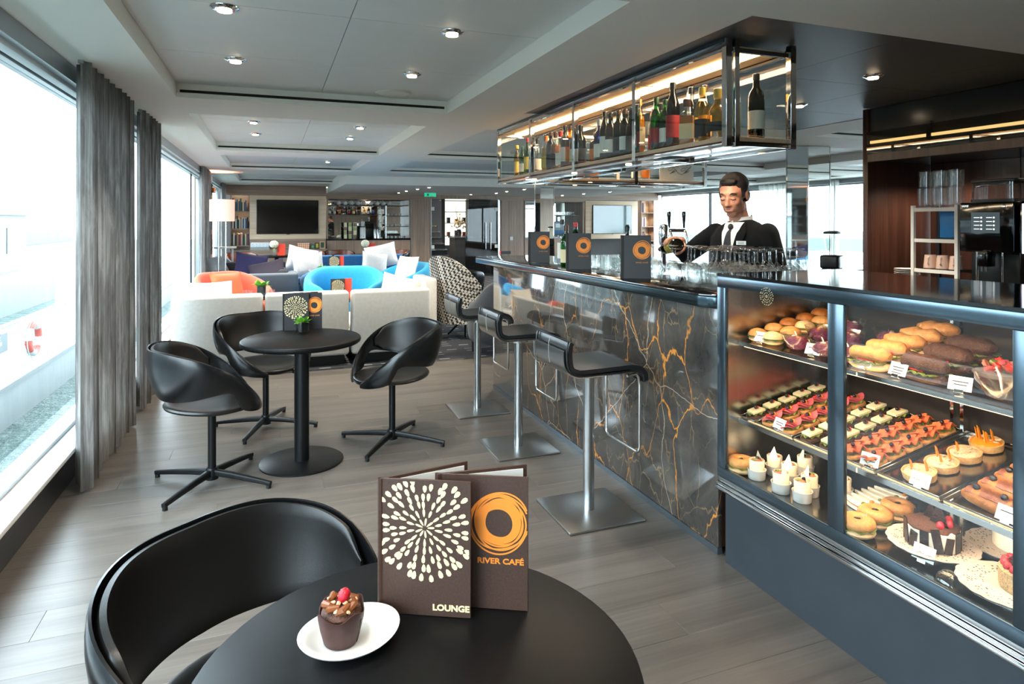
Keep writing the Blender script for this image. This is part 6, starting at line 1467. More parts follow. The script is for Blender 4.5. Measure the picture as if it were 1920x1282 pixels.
def teapot(label, loc, rz):
    if 'tea' in PROT: return dup(PROT['tea'], loc, rz, label)
    t = thing('teapot', label, 'teapot', loc, rz, 'white teapots')
    MB().lathe([(0, 0), (.04, 0), (.06, .03), (.062, .055), (.045, .085), (.02, .095), (0, .096)], n=18).build('body', MATS['white_china'], t); MB().lathe([(0, .094), (.03, .092), (.01, .105), (.012, .115), (0, .12)], n=12).build('lid', MATS['white_china'], t)
    MB().tube([(.055, 0, .04), (.08, 0, .06), (.095, 0, .085)], [.014, .010, .007], 8).build('spout', MATS['white_china'], t); MB().tube([(-.05, 0, .075), (-.09, 0, .07), (-.09, 0, .04), (-.055, 0, .03)], .006, 6).build('handle', MATS['white_china'], t)
    PROT['tea'] = t; return t
for k in range(9): teapot('white china teapot on the top shelf of the tea bar, %s from the television' % ORD[k], (1.262 + .30 + .155 * k, FY + .26, 1.8465), R(10 * (k % 3)))
src_b = [('square', 'bottle_clear', 'cap_steel', 'lab_white'), ('square', 'bottle_clear', 'cap_steel', 'lab_white'), ('spirit', 'bottle_amber', 'cap_orange', 'lab_orange'), ('decanter', 'bottle_clear', 'cap_steel', 'lab_black'), ('spirit', 'bottle_dark', 'cap_brown', 'lab_red'), ('square', 'bottle_gold', 'cap_brown', 'lab_cream'), ('spirit', 'bottle_amber', 'cap_brown', 'lab_black'), ('decanter', 'bottle_clear', 'cap_brown', 'lab_cream'), ('square', 'bottle_gold', 'cap_steel', 'lab_white'), ('spirit', 'bottle_blue', 'cap_white', 'lab_blue')]
for k, (a, b, c, d) in enumerate(src_b): bottle(a, b, c, d, 'bottle on the second shelf of the tea bar, %s from the television' % ORD[k], (1.262 + .09 + .115 * k, FY + .26, 1.6125), R(-90), 'tea bar bottles', sc=.78)
def tin(label, loc, m):
    t = thing('tea_tin', label, 'tin', loc, 0, 'stacked tea tins'); MB().cyl((0, 0, 0), .04, .085, 18).build('body', m, t); MB().cyl((0, 0, .0851), .0385, .012, 18).build('lid', MATS['lab_cream'], t)
tm = [mat('tin_cream', '#d6caa0', .4), mat('tin_green', '#8a9a5a', .4), mat('tin_brown', '#6d5138', .4)]
for c in range(3):
    for r in range(4): tin('tea tin in the %s stack on the tea bar, %s from the top' % (['left', 'middle', 'right'][c], ORD[3 - r]), (1.262 + .46 + .115 * c, FY + .22, 1.0255 + .0975 * r), tm[(r + c) % 3])
o = thing('cake_tiers', 'dark three-tier cake stand at the left of the tea bar', 'stand', (1.262 + .12, FY + .25, 1.0255)); MB().cyl((0, 0, 0), .006, .42, 8).build('rod', MATS['black_metal'], o)
for z, r in ((.02, .11), (.18, .09), (.32, .065)): MB().lathe([(0, z), (r * .8, z), (r, z + .012), (r * .8, z + .004), (0, z + .004)], n=20).build('tier', MATS['black_plastic'], o)
o = thing('coffee_urn', 'white and steel coffee urn on the tea bar', 'urn', (1.262 + .88, FY + .22, 1.0255)); MB().lathe([(0, 0), (.07, 0), (.07, .24), (.06, .27), (0, .275)], n=22).build('body', MATS['white_china'], o); MB().lathe([(0, .275), (.062, .27), (.062, .30), (0, .31)], n=22).build('lid', MATS['black_plastic'], o); MB().tube([(.0, -.07, .05), (0, -.1, .05)], .008, 8).build('tap', MATS['chrome'], o)
for k in range(2):
    o = thing('thermos', ['steel thermos flask on the tea bar, left of the pair', 'steel thermos flask on the tea bar, right of the pair'][k], 'flask', (1.262 + 1.17 + .08 * k, FY + .2, 1.0255), 0, 'thermos flasks'); MB().lathe([(0, 0), (.034, 0), (.034, .22), (.028, .235), (0, .237)], n=18).build('body', MATS['steel'], o); MB().cyl((0, 0, .2375), .027, .03, 16).build('cap', MATS['black_plastic'], o)
cupm = MB().lathe([(0, 0), (.025, 0), (.04, .05), (.038, .05), (.023, .004), (0, .004)], n=14).mesh('teacup', MATS['white_china'])
for z, n, nm in ((1.0255, 5, 'worktop'), (1.3205, 4, 'lower right shelf'), (1.5855, 4, 'upper right shelf')):
    for k in range(n): put(cupm, 'teacup', 'white teacup on the tea bar %s, %s from the left' % (nm, ORDL[k]), 'cup', 'teacups on the ' + nm, 1.262 + 1.50 + .1 * k, FY + .25, z)
o = thing('espresso_machine', 'black espresso machine reflected in the tea bar mirror', 'coffee machine', (1.262 + 1.06, FY + .42, 1.0255)); MB().box(-.13, .13, -.12, .12, 0, .42).build('body', MATS['black_plastic'], o, bevel=.01); MB().box(-.10, .10, -.123, -.12, .24, .36).build('panel', MATS['black_gloss'], o)
sb2 = niche(6.36, 8.13, 'service_niche', 'walnut service niche with mirrored back beyond the far bar menus')
for x0, x1, z in ((.03, .75, 1.80), (.03, .75, 1.45), (.9, 1.7, 1.62)): MB().box(x0, x1, .10, .50, z - .012, z).build('shelf', MATS['bronze_shelf'], sb2)
spot('niche_spot', (.9, .28, 1.97), 45, 140, parent=sb2)
o = thing('espresso_machine', 'grey espresso machine with blue sides in the service niche', 'coffee machine', (6.36 + 1.05, FY + .3, 1.0255)); MB().box(-.22, .22, -.14, .14, .06, .42).build('body', mat('machine_blue', '#3c6f96', .3), o, bevel=.02); MB().box(-.16, .16, -.145, -.14, .18, .40).build('front', MATS['grey_cloth'], o); MB().box(-.07, .07, -.148, -.145, .25, .36).build('screen', mat('screen_pale', '#c8d8d6', .3), o); MB().box(-.2, .2, -.13, .13, 0, .06).build('feet', MATS['black_plastic'], o)
for k in range(2): put(tme, 'tumbler', ['bean hopper glass on the niche machine, left', 'bean hopper glass on the niche machine, right'][k], 'glass', None, 6.36 + .95 + .2 * k, FY + .3, 1.4455, 1.4)
for k in range(8): put(tme, 'tumbler', 'clear tumbler on the service niche shelf', 'glass', 'tumblers in the service niche', 6.36 + .95 + .09 * k, FY + .28, 1.6205, 1.0)
for k in range(5): put(tme, 'tumbler', 'dark mug on the left shelf of the service niche', 'cup', 'mugs in the service niche', 6.36 + .1 + .12 * k, FY + .28, 1.4505, 1.1)
# ---- glass doors, stairwell and reception
gd = struct(MB().box(3.80, 3.82, FY - .01, FY + .05, 0, 2.02).build('door_1', MATS['steel'])); MB().box(3.83, 4.68, FY + .015, FY + .027, .02, 2.0).build('door_pane', MATS['clear_glass'], gd, smooth=False)
gd2 = struct(MB().box(5.605, 5.63, FY - .01, FY + .05, 0, 2.02).build('door_2', MATS['steel'])); MB().box(4.72, 5.6, FY + .015, FY + .027, .02, 2.0).build('door_pane', glass('smoked_glass', (.55, .55, .55)), gd2, smooth=False)
for x, p in ((3.86, gd), (5.56, gd2)):
    for z in (.75, 1.72): MB().box(x - .035, x + .035, FY + .0, FY + .04, z, z + .09).build('hinge', MATS['white_paint'], p)
for x, p in ((5.26, gd2), (5.40, gd2)): MB().cyl((x, FY - .03, .72), .011, .70, 10).build('door_handle', MATS['steel'], p)
room = MB(); room.box(3.3, 3.4, FY + .72, 20.4, 0, 3.0); room.box(6.3, 6.4, FY + .72, 20.4, 0, 3.0); room.box(3.3, 6.4, 20.4, 20.5, 0, 3.0); room.box(3.3, 6.4, FY + .72, 20.4, 2.6, 2.7)
struct(room.build('wall_stairwell', mat('stair_wall', '#51545c', .6), smooth=False))
for k in range(8):
    z = .165 * (k + 1); y = FY + .85 + .27 * k
    s_ = thing('stair_step', 'dark stair step with bright steel nosing, %s from the bottom' % ORD[k], 'step', (4.12, y, 0), 0, 'stair steps'); MB().box(-.55, .55, 0, .27, .005, z).build('riser', mat('stair_carpet', '#22242b', .9), s_); MB().box(-.55, .55, -.015, .02, z - .03, z + .004).build('nosing', MATS['chrome'], s_)
p = thing('painting', 'framed red and brown painting on the stairwell wall', 'painting', (4.05, 20.38, 1.62)); MB().box(-.45, .45, -.03, .018, 0, .75).build('frame', MATS['white_card'], p)
def art():
    m, nt, b = new_mat('red_brown_art'); MATS['red_brown_art'] = m; v = coords(nt, (3, 3, 3)); c = ramp(nt, [(.35, lin('#3a1512')), (.5, lin('#8a2a1e')), (.62, lin('#c9a05a'))], noise(nt, v, 1.4, 2)); nt.links.new(c, b.inputs['Base Color'])
art(); MB().box(-.34, .34, -.034, -.031, .12, .75 - .1).build('canvas', MATS['red_brown_art'], p)
dk = thing('reception_desk', 'dark reception desk behind the glass doors', 'desk', (5.25, FY + 1.6, 0)); MB().box(-.45, .45, -.3, .3, .005, .98).build('body', mat('desk_grey', '#3f3a36', .5), dk); MB().box(-.48, .48, -.33, .33, .98, 1.02).build('top', MATS['black_gloss'], dk)
vt = thing('display_cabinet', 'backlit white display cabinet behind the glass doors', 'cabinet', (5.45, FY + 3.6, 0)); MB().box(-.4, .4, .1, .14, .7, 2.3).build('light_panel', mat('panel_glow', '#f2f0e6', .5, emit='#f4f1e4', estr=.8), vt)
for z in (1.0, 1.4, 1.75, 2.1): MB().box(-.4, .4, -.2, .1, z - .015, z).build('shelf', MATS['black_metal'], vt)
for x in (-.4, .4): MB().box(x - .015, x + .015, -.2, .1, 0, 2.3).build('side', MATS['black_metal'], vt)
for k in range(6):
    o = MB().box(-.05, .05, -.04, .04, 0, .12 + .05 * (k % 2)).build('ornament', MATS['bulkhead_dark'] if k % 2 else MATS['copper']); o.location = (5.2 + .25 * (k % 3), FY + 3.5, (1.0005 if k < 3 else 1.4005)); tag(o, 'small ornament block on the %s shelf of the display cabinet, %s' % ('lower' if k < 3 else 'upper', ['left', 'middle', 'right'][k % 3]), 'ornament', 'cabinet ornaments')
fa = thing('flower_arrangement', 'dried flower arrangement in a dark vase on the reception desk', 'flowers', (4.97, FY + 1.5, 1.0205)); MB().lathe([(0, 0), (.06, 0), (.08, .1), (.05, .2), (.045, .2), (.07, .1), (0, .01)], n=18).build('vase', MATS['black_gloss'], fa)
hd = MB(); rr_ = random.Random(4)
for i in range(60): hd.ball((rr_.gauss(0, .09), rr_.gauss(0, .07), .38 + rr_.gauss(0, .07)), .025, 6, 4)
hd.build('flower_heads', mat('dried_flower', '#a58a62', .8), fa)
for i in range(4): MB().tube([(0, 0, .18), (-.05 - .03 * i, 0, .8 + .05 * i)], .003, 5).build('twig', MATS['dark_wood'], fa)
spot('stair_lamp', (4.3, 17.6, 2.55), 170, 150)
ex = thing('exit_sign', 'small green exit sign under the lowered ceiling', 'sign', (3.55, 14.9, 2.03)); MB().box(-.14, .14, -.015, .015, 0, .085).build('panel', mat('exit_green', '#1fa57a', .4, emit='#22b487', estr=.55), ex); MB().box(-.14, .14, -.01, .01, .085, .09).build('mount', MATS['white_paint'], ex)
MB().add([(.02, -.017, .02), (.08, -.017, .02), (.05, -.017, .065)], [(0, 1, 2)]).build('arrow_print', MATS['white_card'], ex); MB().box(-.08, -.04, -.017, -.0155, .02, .065).build('figure_print', MATS['cap_green'], ex)
o = thing('light_switch', 'white switch plate on the walnut panel right of the glass doors', 'switch', (5.98, FY - .001, .94)); MB().box(-.045, .045, -.012, 0, 0, .10).build('plate', MATS['white_paint'], o, bevel=.003); MB().box(-.03, .03, -.016, -.0121, .015, .085).build('rocker', MATS['white_paint'], o)
o = thing('card_reader', 'black card reader with red light on the walnut panel', 'reader', (5.80, FY - .001, .58)); MB().box(-.13, .16, -.02, 0, 0, .08).build('case', MATS['black_plastic'], o); MB().box(-.15, -.131, -.021, -.002, 0, .08).build('red_light', mat('red_glow', '#ff2020', .5, emit='#ff2020', estr=2.5), o)
# ================================================================== THE BARMAN
def fuse(b, name, m, parent, voxel, smooth=6, fac=.5):
    """turn overlapping closed shapes into one continuous skin"""
    o = b.build(name, m, None); r = o.modifiers.new('r', 'REMESH'); r.mode = 'VOXEL'; r.voxel_size = voxel
    s = o.modifiers.new('s', 'SMOOTH'); s.factor = fac; s.iterations = smooth
    dg = bpy.context.evaluated_depsgraph_get(); dg.update(); me = bpy.data.meshes.new_from_object(o.evaluated_get(dg))
    o.modifiers.clear(); o.data = me; me.materials.clear(); me.materials.append(m)
    me.polygons.foreach_set('use_smooth', [True] * len(me.polygons)); o.parent = parent
    return o
mat('skin', '#c98a6c', .5, var=.08, vscale=25, sss=.15); mat('hair_dark', '#17110f', .5, bmp=.5, bscale=300, stretch=(1, 1, 1)); mat('suit_black', '#08090b', .85, bmp=.1, bscale=500, spec=.2); mat('shirt_white', '#e6e0dc', .7); mat('tie_black', '#16141a', .5); mat('lip', '#b06a5c', .45); mat('trousers', '#101114', .8)
BX, BY = 2.575, 3.03
man = thing('person', 'barman in black suit, white shirt and dark tie pouring from a bottle', 'person', (BX, BY, 0), math.atan2(-.28, -.96))
inv = Matrix.Rotation(-math.atan2(-.28, -.96), 4, 'Z') @ Matrix.Translation((-BX, -BY, 0))
def L(x, y, z): return inv @ Vector((x, y, z))          # world -> man's own frame (+x = where the chest faces, +y = his left)
shR, elR, wrR = Vector((.0, -.17, 1.365)), L(2.42, 3.34, 1.225), L(2.225, 3.155, 1.285)
shL, elL, wrL = Vector((.0, .17, 1.365)), Vector((-.02, .235, 1.09)), Vector((.13, .20, .98))
HM = Matrix.Translation((.075, 0.0, 1.588)) @ Matrix.Rotation(R(12), 4, 'Z') @ Matrix.Rotation(R(17), 4, 'Y')
def HP(x, y, z): return HM @ Vector((x, y, z))
def blob(b, c, r, rot=None, M=None):
    q = MB().ball(c, r, 18, 12, rot=rot)
    if M is not None: q.xf(M)
    b.add(q.v, q.f)
b = MB()
for c, r in (((-.012, 0, .028), (.094, .075, .082)), ((.032, 0, -.035), (.056, .058, .080)), ((.060, 0, -.100), (.024, .028, .020)), ((.012, .034, -.072), (.046, .026, .036)), ((.012, -.034, -.072), (.046, .026, .036)),
             ((.058, .034, -.028), (.026, .024, .026)), ((.058, -.034, -.028), (.026, .024, .026)), ((.070, 0, .026), (.020, .050, .016)), ((.074, .031, -.002), (.012, .016, .009)), ((.074, -.031, -.002), (.012, .016, .009)),
             ((.082, 0, -.066), (.012, .024, .007)), ((.080, 0, -.078), (.011, .020, .007)), ((.104, 0, -.036), (.013, .012, .010)), ((.094, .010, -.040), (.010, .008, .007)), ((.094, -.010, -.040), (.010, .008, .007)),
             ((-.008, .077, -.012), (.019, .008, .032)), ((-.008, -.077, -.012), (.019, .008, .032))): blob(b, c, r, None, HM)
q = MB().tube([(.080, 0, .018), (.092, 0, -.008), (.104, 0, -.034)], [.009, .010, .011], 10).xf(HM); b.add(q.v, q.f)
b.tube([HP(-.025, 0, -.05), HP(-.03, 0, -.11), Vector((.0, 0, 1.40)), Vector((-.01, 0, 1.33))], [.056, .055, .06, .08], 16)
def limb(b, pts, rad, n=14): b.tube(pts, rad, n); [b.ball(p, r * .98, 14, 9) for p, r in zip(pts, rad)]
# torso, arms, legs under the clothes
for z, rx, ry in ((1.28, .085, .135), (1.22, .10, .15), (1.10, .10, .145), (.98, .11, .16)): b.ball((0, 0, z), (rx, ry, .12), 18, 12)
limb(b, [shR, elR, wrR], [.05, .042, .030]); limb(b, [shL, elL, wrL], [.05, .042, .030])
for s in (1, -1): limb(b, [Vector((0, s * .09, .93)), Vector((.015, s * .10, .50)), Vector((-.02, s * .11, .09))], [.085, .058, .042]); b.ball((.05, s * .115, .04), (.12, .043, .035), 14, 9)
# right hand wrapped round the bottle: palm + five bent fingers
bot_o = L(2.150, 3.045, 1.300); bd = (L(2.150 + .25, 3.045 + .95, 1.300 - .12) - bot_o).normalized()   # bottle base and axis
grip = bot_o + bd * .085; up = Vector((0, 0, 1)); up = (up - bd * up.dot(bd)).normalized(); sd = bd.cross(up).normalized()
tow = (wrR - grip); sgn = 1 if tow.dot(sd) > 0 else -1; rt = sd * sgn       # rt: from the bottle towards the wrist
BRd = .040
def around(a, r, k): return grip + rt * (math.cos(R(a)) * r) + up * (math.sin(R(a)) * r) + bd * k
pal = around(25, BRd + .016, .0); limb(b, [wrR, wrR * .5 + pal * .5, around(28, BRd + .016, .0)], [.030, .033, .031])
for k in (-.030, -.010, .010, .030): b.ball(around(45, BRd + .012, k), (.020, .020, .014), 12, 8)
fl = {-.033: 1.0, -.011: 1.12, .011: 1.06, .032: .85}
for k, ln in fl.items():
    pts = [around(45 + a * ln, BRd + .0085 - (.001 if a > 60 else 0), k * (1 - a / 500)) for a in (0, 28, 60, 92, 118)]
    limb(b, pts, [.0105, .0100, .0094, .0088, .0076], 10)
limb(b, [around(5, BRd + .018, -.03), around(-25, BRd + .013, -.034), around(-58, BRd + .009, -.03), around(-84, BRd + .008, -.024)], [.014, .0125, .011, .0085], 10)
# left hand, relaxed below the counter
d = (wrL - elL).normalized(); b.ball(wrL + d * .05, (.028, .034, .045), 14, 9)
for i, y in enumerate((-.026, -.009, .009, .026)): limb(b, [wrL + d * .085 + Vector((0, y, 0)), wrL + d * .12 + Vector((.006, y, -.012)), wrL + d * .138 + Vector((0, y, -.034))], [.010, .009, .008], 9)
limb(b, [wrL + d * .03 + Vector((0, -.03, 0)), wrL + d * .07 + Vector((.01, -.052, -.01)), wrL + d * .10 + Vector((.012, -.05, -.02))], [.012, .011, .009], 9)
body = fuse(b, 'body', MATS['skin'], man, .0058, 4, .5)
# hair
hb = MB(); q = MB().ball((-.026, 0, .046), (.096, .080, .080), 40, 26, fn=lambda v: 1 + .018 * math.sin(v.x * 31 + v.y * 17) * math.sin(v.y * 37 + v.z * 13) + (.035 * max(0, math.sin(v.x * 40) * math.sin(v.y * 44)) if v.z > .75 else 0)).xf(HM); hb.add(q.v, q.f)
for s in (1, -1):
    q = MB().ball((.022, s * .066, .012), (.012, .011, .024), 12, 8).xf(HM); hb.add(q.v, q.f); q = MB().ball((-.020, s * .058, .030), (.060, .0225, .038), 16, 10).xf(HM); hb.add(q.v, q.f); q = MB().ball((-.062, s * .046, -.020), (.036, .026, .042), 14, 9).xf(HM); hb.add(q.v, q.f)
q = MB().ball((.052, 0, .090), (.034, .050, .020), 16, 9, fn=lambda v: 1 + .06 * math.sin(v.y * 30)).xf(HM); hb.add(q.v, q.f)
fuse(hb, 'hair', MATS['hair_dark'], man, .005, 2)
for s in (1, -1):
    MB().tube([HP(.084, s * .014, .022), HP(.087, s * .030, .029), HP(.074, s * .050, .023)], [.0028, .0036, .0022], 6).build('eyebrow', MATS['hair_dark'], man)
    MB().tube([HP(.0855, s * .017, -.006), HP(.0868, s * .031, -.0105), HP(.0800, s * .046, -.006)], .0019, 6).build('eyelash', MATS['hair_dark'], man)
    MB().tube([HP(.0955, s * .010, .0) * 0 + HP(.1035, s * .0055, -.0455), HP(.1005, s * .0095, -.0455)], .0022, 6).build('nostril', mat('nostril_dark', '#5d3327', .8), man)
MB().tube([HP(.0885, .022, -.0735), HP(.0945, .010, -.0722), HP(.0952, 0, -.0728), HP(.0945, -.010, -.0722), HP(.0885, -.022, -.0735)], [.0022, .0036, .0038, .0036, .0022], 7).build('mouth', MATS['lip'], man)
# jacket
jb = MB(); sec = [(.76, .135, .185), (.90, .130, .180), (1.02, .122, .172), (1.14, .128, .182), (1.26, .130, .192), (1.34, .120, .192), (1.395, .098, .155), (1.43, .075, .095), (1.445, .055, .06)]
jb.add([(rx * math.cos(a) * (1.0) - (.01 if z > 1.38 else 0), ry * math.sin(a), z) for z, rx, ry in sec for a in [2 * PI * i / 28 for i in range(28)]], [tuple(range(27, -1, -1)), tuple((len(sec) - 1) * 28 + i for i in range(28))] + [(j * 28 + i, j * 28 + (i + 1) % 28, (j + 1) * 28 + (i + 1) % 28, (j + 1) * 28 + i) for j in range(len(sec) - 1) for i in range(28)])
def sleeve(s_, e_, w_, rs):
    m1 = s_ * .5 + e_ * .5; m2 = e_ * .5 + w_ * .5; pts = [s_, m1, e_, m2, w_]; limb(jb, pts, rs, 16)
sleeve(shR, elR, elR + (wrR - elR) * .93, [.061, .061, .056, .051, .044]); sleeve(shL, elL, elL + (wrL - elL) * .93, [.061, .061, .056, .051, .044])
fuse(jb, 'jacket', MATS['suit_black'], man, .008, 6)
def chest_x(y, z):
    k = crom([(s_[0], s_[1], s_[2]) for s_ in sec], z); rx, ry = k; return rx * math.sqrt(max(0, 1 - (y / ry) ** 2)) - (.01 if z > 1.38 else 0)
def front(name, poly, off, m, th=.003):
    """a cloth panel lying on the chest: poly of (y, z) rows -> strip"""
    def fn(u, v):
        (yl, z), (yr, _) = poly(v); y = yl + (yr - yl) * u; return (chest_x(y, z) + off, y, z)
    return MB().sheet(fn, 6, 14, -th).build(name, m, man, ang=60)
front('shirt_front', lambda v: ((-.002 - .058 * v ** .8, 1.165 + .262 * v), (.002 + .058 * v ** .8, 0)), .0035, MATS['shirt_white'])
front('tie', lambda v: ((-.017 - .010 * math.sin(PI * min(1, v * 1.3)) + .012 * ss(.75, 1, v), 1.168 + .235 * v), (.017 + .010 * math.sin(PI * min(1, v * 1.3)) - .012 * ss(.75, 1, v), 0)), .008, MATS['tie_black'])
MB().ball((chest_x(0, 1.40) + .016, 0, 1.402), (.012, .017, .018), 12, 8).build('tie_knot', MATS['tie_black'], man)
for s in (1, -1):
    front('lapel', lambda v: ((s * (.006 + .056 * v ** .8), 1.160 + .262 * v), (s * (.014 + .105 * v ** .75 - .045 * ss(.75, 1, v)), 0)), .010, MATS['suit_black'], .004)
    def col(u, v): a = R(s * (8 + 150 * u)); r = .066 - .006 * v; return (math.cos(a) * r - .012 + .012 * (1 - u), math.sin(a) * r * .98, 1.405 + .048 * v + .022 * u * (1) - (.030 * (1 - u) ** 2) * (1 - v))
    MB().sheet(col, 14, 4, .004).build('shirt_collar', MATS['shirt_white'], man, ang=60)
bg_ = MB().cbox((chest_x(.085, 1.312) + .014, .085, 1.312), (.003, .052, .022), (0, 0, R(24))).build('name_badge', MATS['white_card'], man)
for z in (1.316, 1.308): MB().cbox((chest_x(.085, 1.312) + .0162, .086, z), (.001, .034, .0022), (0, 0, R(24))).build('badge_print', MATS['menu_dark'], bg_)
tb_ = MB()
for s in (1, -1): limb(tb_, [Vector((0, s * .085, .92)), Vector((.012, s * .10, .50)), Vector((-.02, s * .11, .10))], [.105, .078, .06], 16)
tb_.ball((0, 0, .90), (.125, .165, .12), 18, 12); fuse(tb_, 'trousers', MATS['trousers'], man, .012, 4)
for s in (1, -1): MB().ball((.055, s * .115, .045), (.135, .052, .044), 16, 10).build('shoe', MATS['black_gloss'], man)
MB().tube([elR + (wrR - elR) * .90, elR + (wrR - elR) * .985], .038, 16).build('shirt_cuff', MATS['shirt_white'], man)
# bottle in his hand, base turned to the room
bt = bottle('wine', 'bottle_dark', 'cap_black', 'lab_yellow', 'dark olive bottle tipped in the barman\'s right hand', (0, 0, 0), 0)
wo = Matrix.Translation((BX, BY, 0)) @ Matrix.Rotation(math.atan2(-.28, -.96), 4, 'Z'); wd = (wo.to_3x3() @ bd); bt.location = wo @ bot_o; bt.rotation_euler = wd.to_track_quat('Z', 'Y').to_euler(); bt.scale = (1, 1, 1)
# ================================================================== OUTSIDE: river, landing stage, moored boat, far bank
def water_mat():
    m, nt, b = new_mat('river_water'); MATS['river_water'] = m; v = coords(nt, (1, 1, 1))
    b.inputs['Base Color'].default_value = lin('#33544e'); b.inputs['Roughness'].default_value = .3; bump(nt, b, noise(nt, v, 2.6, 6, .65), 1.0, .5)
    return m
WZ = -2.0
for nm, x0, x1, l in (('river_water', -90, -1.6, 'green rippled river water outside the left windows'), ('river_water', 11.2, 90, 'green rippled river water outside the right windows')):
    o = MB().box(x0, x1, -60, 140, WZ - .5, WZ).build(nm, water_mat() if 'river_water' not in MATS else MATS['river_water'], smooth=False); tag(o, l, 'water'); o['kind'] = 'stuff'
mat('hull_white', '#7d8384', .5); mat('rail_white', '#a3a9a9', .5); mat('deck_grey', '#6d7374', .7); mat('boat_white', '#6c7273', .5); mat('sign_teal', '#2c3c3e', .5); mat('buoy_red', '#a03a2c', .5); mat('bank_concrete', '#707673', .8); mat('roof_green', '#62736d', .7); mat('far_window', '#33474a', .3); mat('tree_far', '#9fb3a4', .9)
ps = thing('landing_stage', 'pale landing stage with railing moored outside the left window', 'pontoon', (-4.1, 6, WZ))
MB().box(-2.2, 0, -14, 26, -.2, .68).build('hull', MATS['hull_white'], ps); MB().box(-2.2, .06, -14, 26, .68, .74).build('deck', MATS['deck_grey'], ps)
for k in range(34): MB().cyl((0, -13.8 + 1.2 * k, .74), .022, .98, 8).build('rail_post', MATS['rail_white'], ps)
MB().tube([(0, -14, 1.72), (0, 26, 1.72)], .028, 8).build('handrail', MATS['rail_white'], ps)
for z in (.90, 1.02, 1.14, 1.26, 1.38, 1.50, 1.60): MB().tube([(0, -14, z), (0, 26, z)], .009, 6).build('rail_wire', MATS['rail_white'], ps)
lb = thing('lifebuoy', 'red and white lifebuoy hung on the landing stage railing', 'lifebuoy', (-4.05, 14.05, WZ + 1.30)); N = 32
for k in range(8):
    pts = [(0, .26 * math.cos(2 * PI * (k + j / 6) / 8), .26 * math.sin(2 * PI * (k + j / 6) / 8)) for j in range(7)]; MB().tube(pts, .06, 10).build('segment', MATS['buoy_red' if k % 2 == 0 else 'rail_white'], lb)
MB().tube([(.0, .34 * math.cos(2 * PI * k / 24), .34 * math.sin(2 * PI * k / 24)) for k in range(24)], .008, 6, closed=True).build('rope', MATS['rail_white'], lb)
sg = thing('notice_board', 'teal notice board with white lettering on the railing', 'sign', (-4.04, 12.35, WZ + 1.32), R(0)); MB().box(-.01, .0, -.42, .42, 0, .30).build('board', MATS['sign_teal'], sg)
for i, tx in enumerate(('PARC', 'ITYBOBA', 'AL')): text_obj('lettering', tx, .085, MATS['white_card'], sg, (.002, .0, .235 - .085 * i), (R(90), 0, R(90)), .001)
mb = thing('moored_boat', 'white passenger boat with a row of windows beyond the landing stage', 'boat', (-9.0, 10, WZ))
MB().box(-4, 0, -14, 24, -.2, 1.5).build('hull', MATS['boat_white'], mb); MB().box(-3.6, -.5, -12, 22, 1.5, 3.7).build('deckhouse', MATS['boat_white'], mb); MB().box(-3.9, -.2, -13, 23, 3.7, 3.85).build('roof', MATS['rail_white'], mb)
for k in range(16): MB().box(-.52, -.47, -11.6 + 2.1 * k, -10.1 + 2.1 * k, 2.2, 3.2).build('window', MATS['far_window'], mb)
for k in range(24): MB().cyl((-.1, -13 + 1.6 * k, 3.85), .03, .9, 6).build('rail_post', MATS['rail_white'], mb)
MB().tube([(-.1, -13, 4.75), (-.1, 24, 4.75)], .035, 6).build('handrail', MATS['rail_white'], mb)
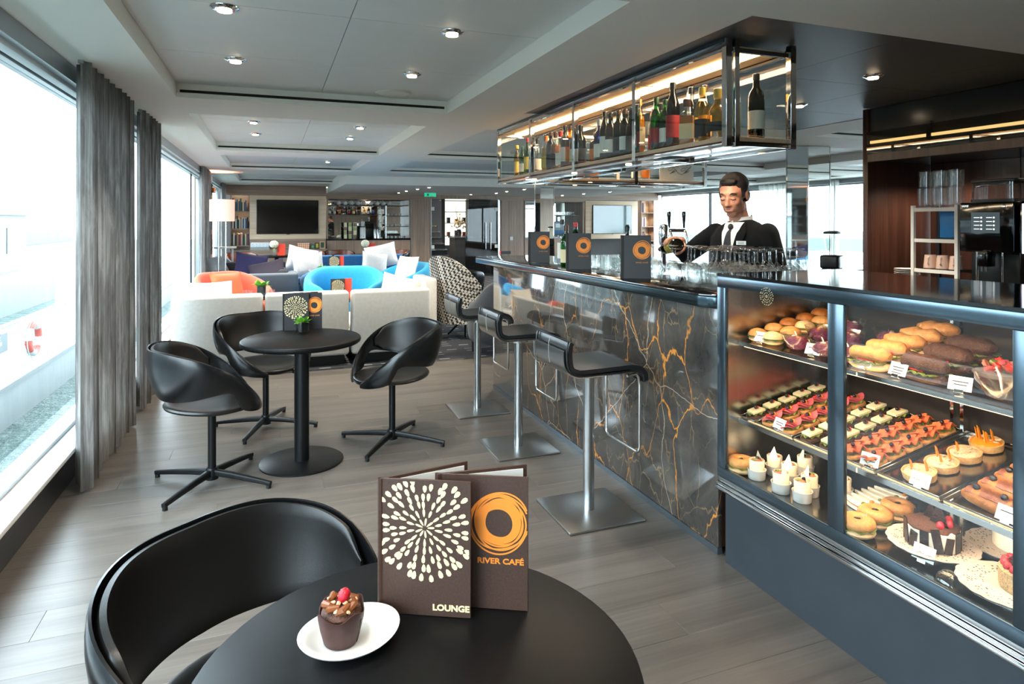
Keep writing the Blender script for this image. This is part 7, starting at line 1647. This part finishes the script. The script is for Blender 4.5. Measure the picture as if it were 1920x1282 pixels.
gw = thing('gangway', 'sloping pale gangway between landing stage and boat', 'gangway', (-5.8, 17, WZ + .75)); MB().add([(-3, 0, 1.3), (0, -6, 0), (0, -4.8, 0), (-3, 1.2, 1.3), (-3, 0, 1.4), (0, -6, .1), (0, -4.8, .1), (-3, 1.2, 1.4)], [(3, 2, 1, 0), (4, 5, 6, 7), (0, 1, 5, 4), (1, 2, 6, 5), (2, 3, 7, 6), (3, 0, 4, 7)]).build('ramp', MATS['deck_grey'], gw)
for a, c in (((-3, 0, 2.3), (0, -6, 1.0)), ((-3, 1.2, 2.3), (0, -4.8, 1.0))): MB().tube([a, c], .03, 6).build('handrail', MATS['rail_white'], gw)
bk_ = thing('river_bank', 'pale far river bank with quay wall', 'bank', (-34, 20, WZ)); MB().box(-30, 0, -70, 120, -.2, 1.8).build('quay', MATS['bank_concrete'], bk_)
for k, (y, w, h, d, m) in enumerate(((-30, 18, 6, 10, 'hull_white'), (-6, 22, 7.5, 12, 'bank_concrete'), (22, 20, 5.5, 10, 'hull_white'), (48, 26, 8, 12, 'bank_concrete'), (80, 22, 6, 10, 'hull_white'))):
    h_ = thing('waterside_building', 'pale waterside building on the far bank, %s from the left' % ORD[k], 'building', (-38, y, WZ + 1.8), 0, 'far bank buildings'); MB().box(-d, 0, 0, w, 0, h).build('walls', MATS[m], h_); MB().box(-d - .4, .4, -.4, w + .4, h, h + .35).build('roof', MATS['roof_green'], h_)
    for f in range(int(h // 2.6)):
        for q in range(int(w // 2.5)): MB().box(0, .06, .8 + 2.5 * q, 2.2 + 2.5 * q, 1 + 2.6 * f, 2.4 + 2.6 * f).build('window', MATS['far_window'], h_)
wb_ = thing('moored_boat', 'added white boat hull reflecting daylight in through the right windows', 'boat', (13.5, 8, WZ)); MB().box(0, 5, -14, 16, -.2, 2.3).build('hull', mat('bounce_white', '#e8eaea', .6), wb_); MB().box(-.15, 5, -14, 16, 2.3, 2.42).build('deck', MATS['bounce_white'], wb_)  # added pale hull, bounces daylight up to the dim far ceiling
for k in range(12): MB().box(-.03, .0, -13 + 2.4 * k, -11.6 + 2.4 * k, 1.0, 1.7).build('window', MATS['far_window'], wb_)
q2 = thing('river_bank', 'pale river bank beyond the right windows', 'bank', (40, 20, WZ)); MB().box(0, 30, -60, 100, -.2, 2.2).build('quay', MATS['bank_concrete'], q2)
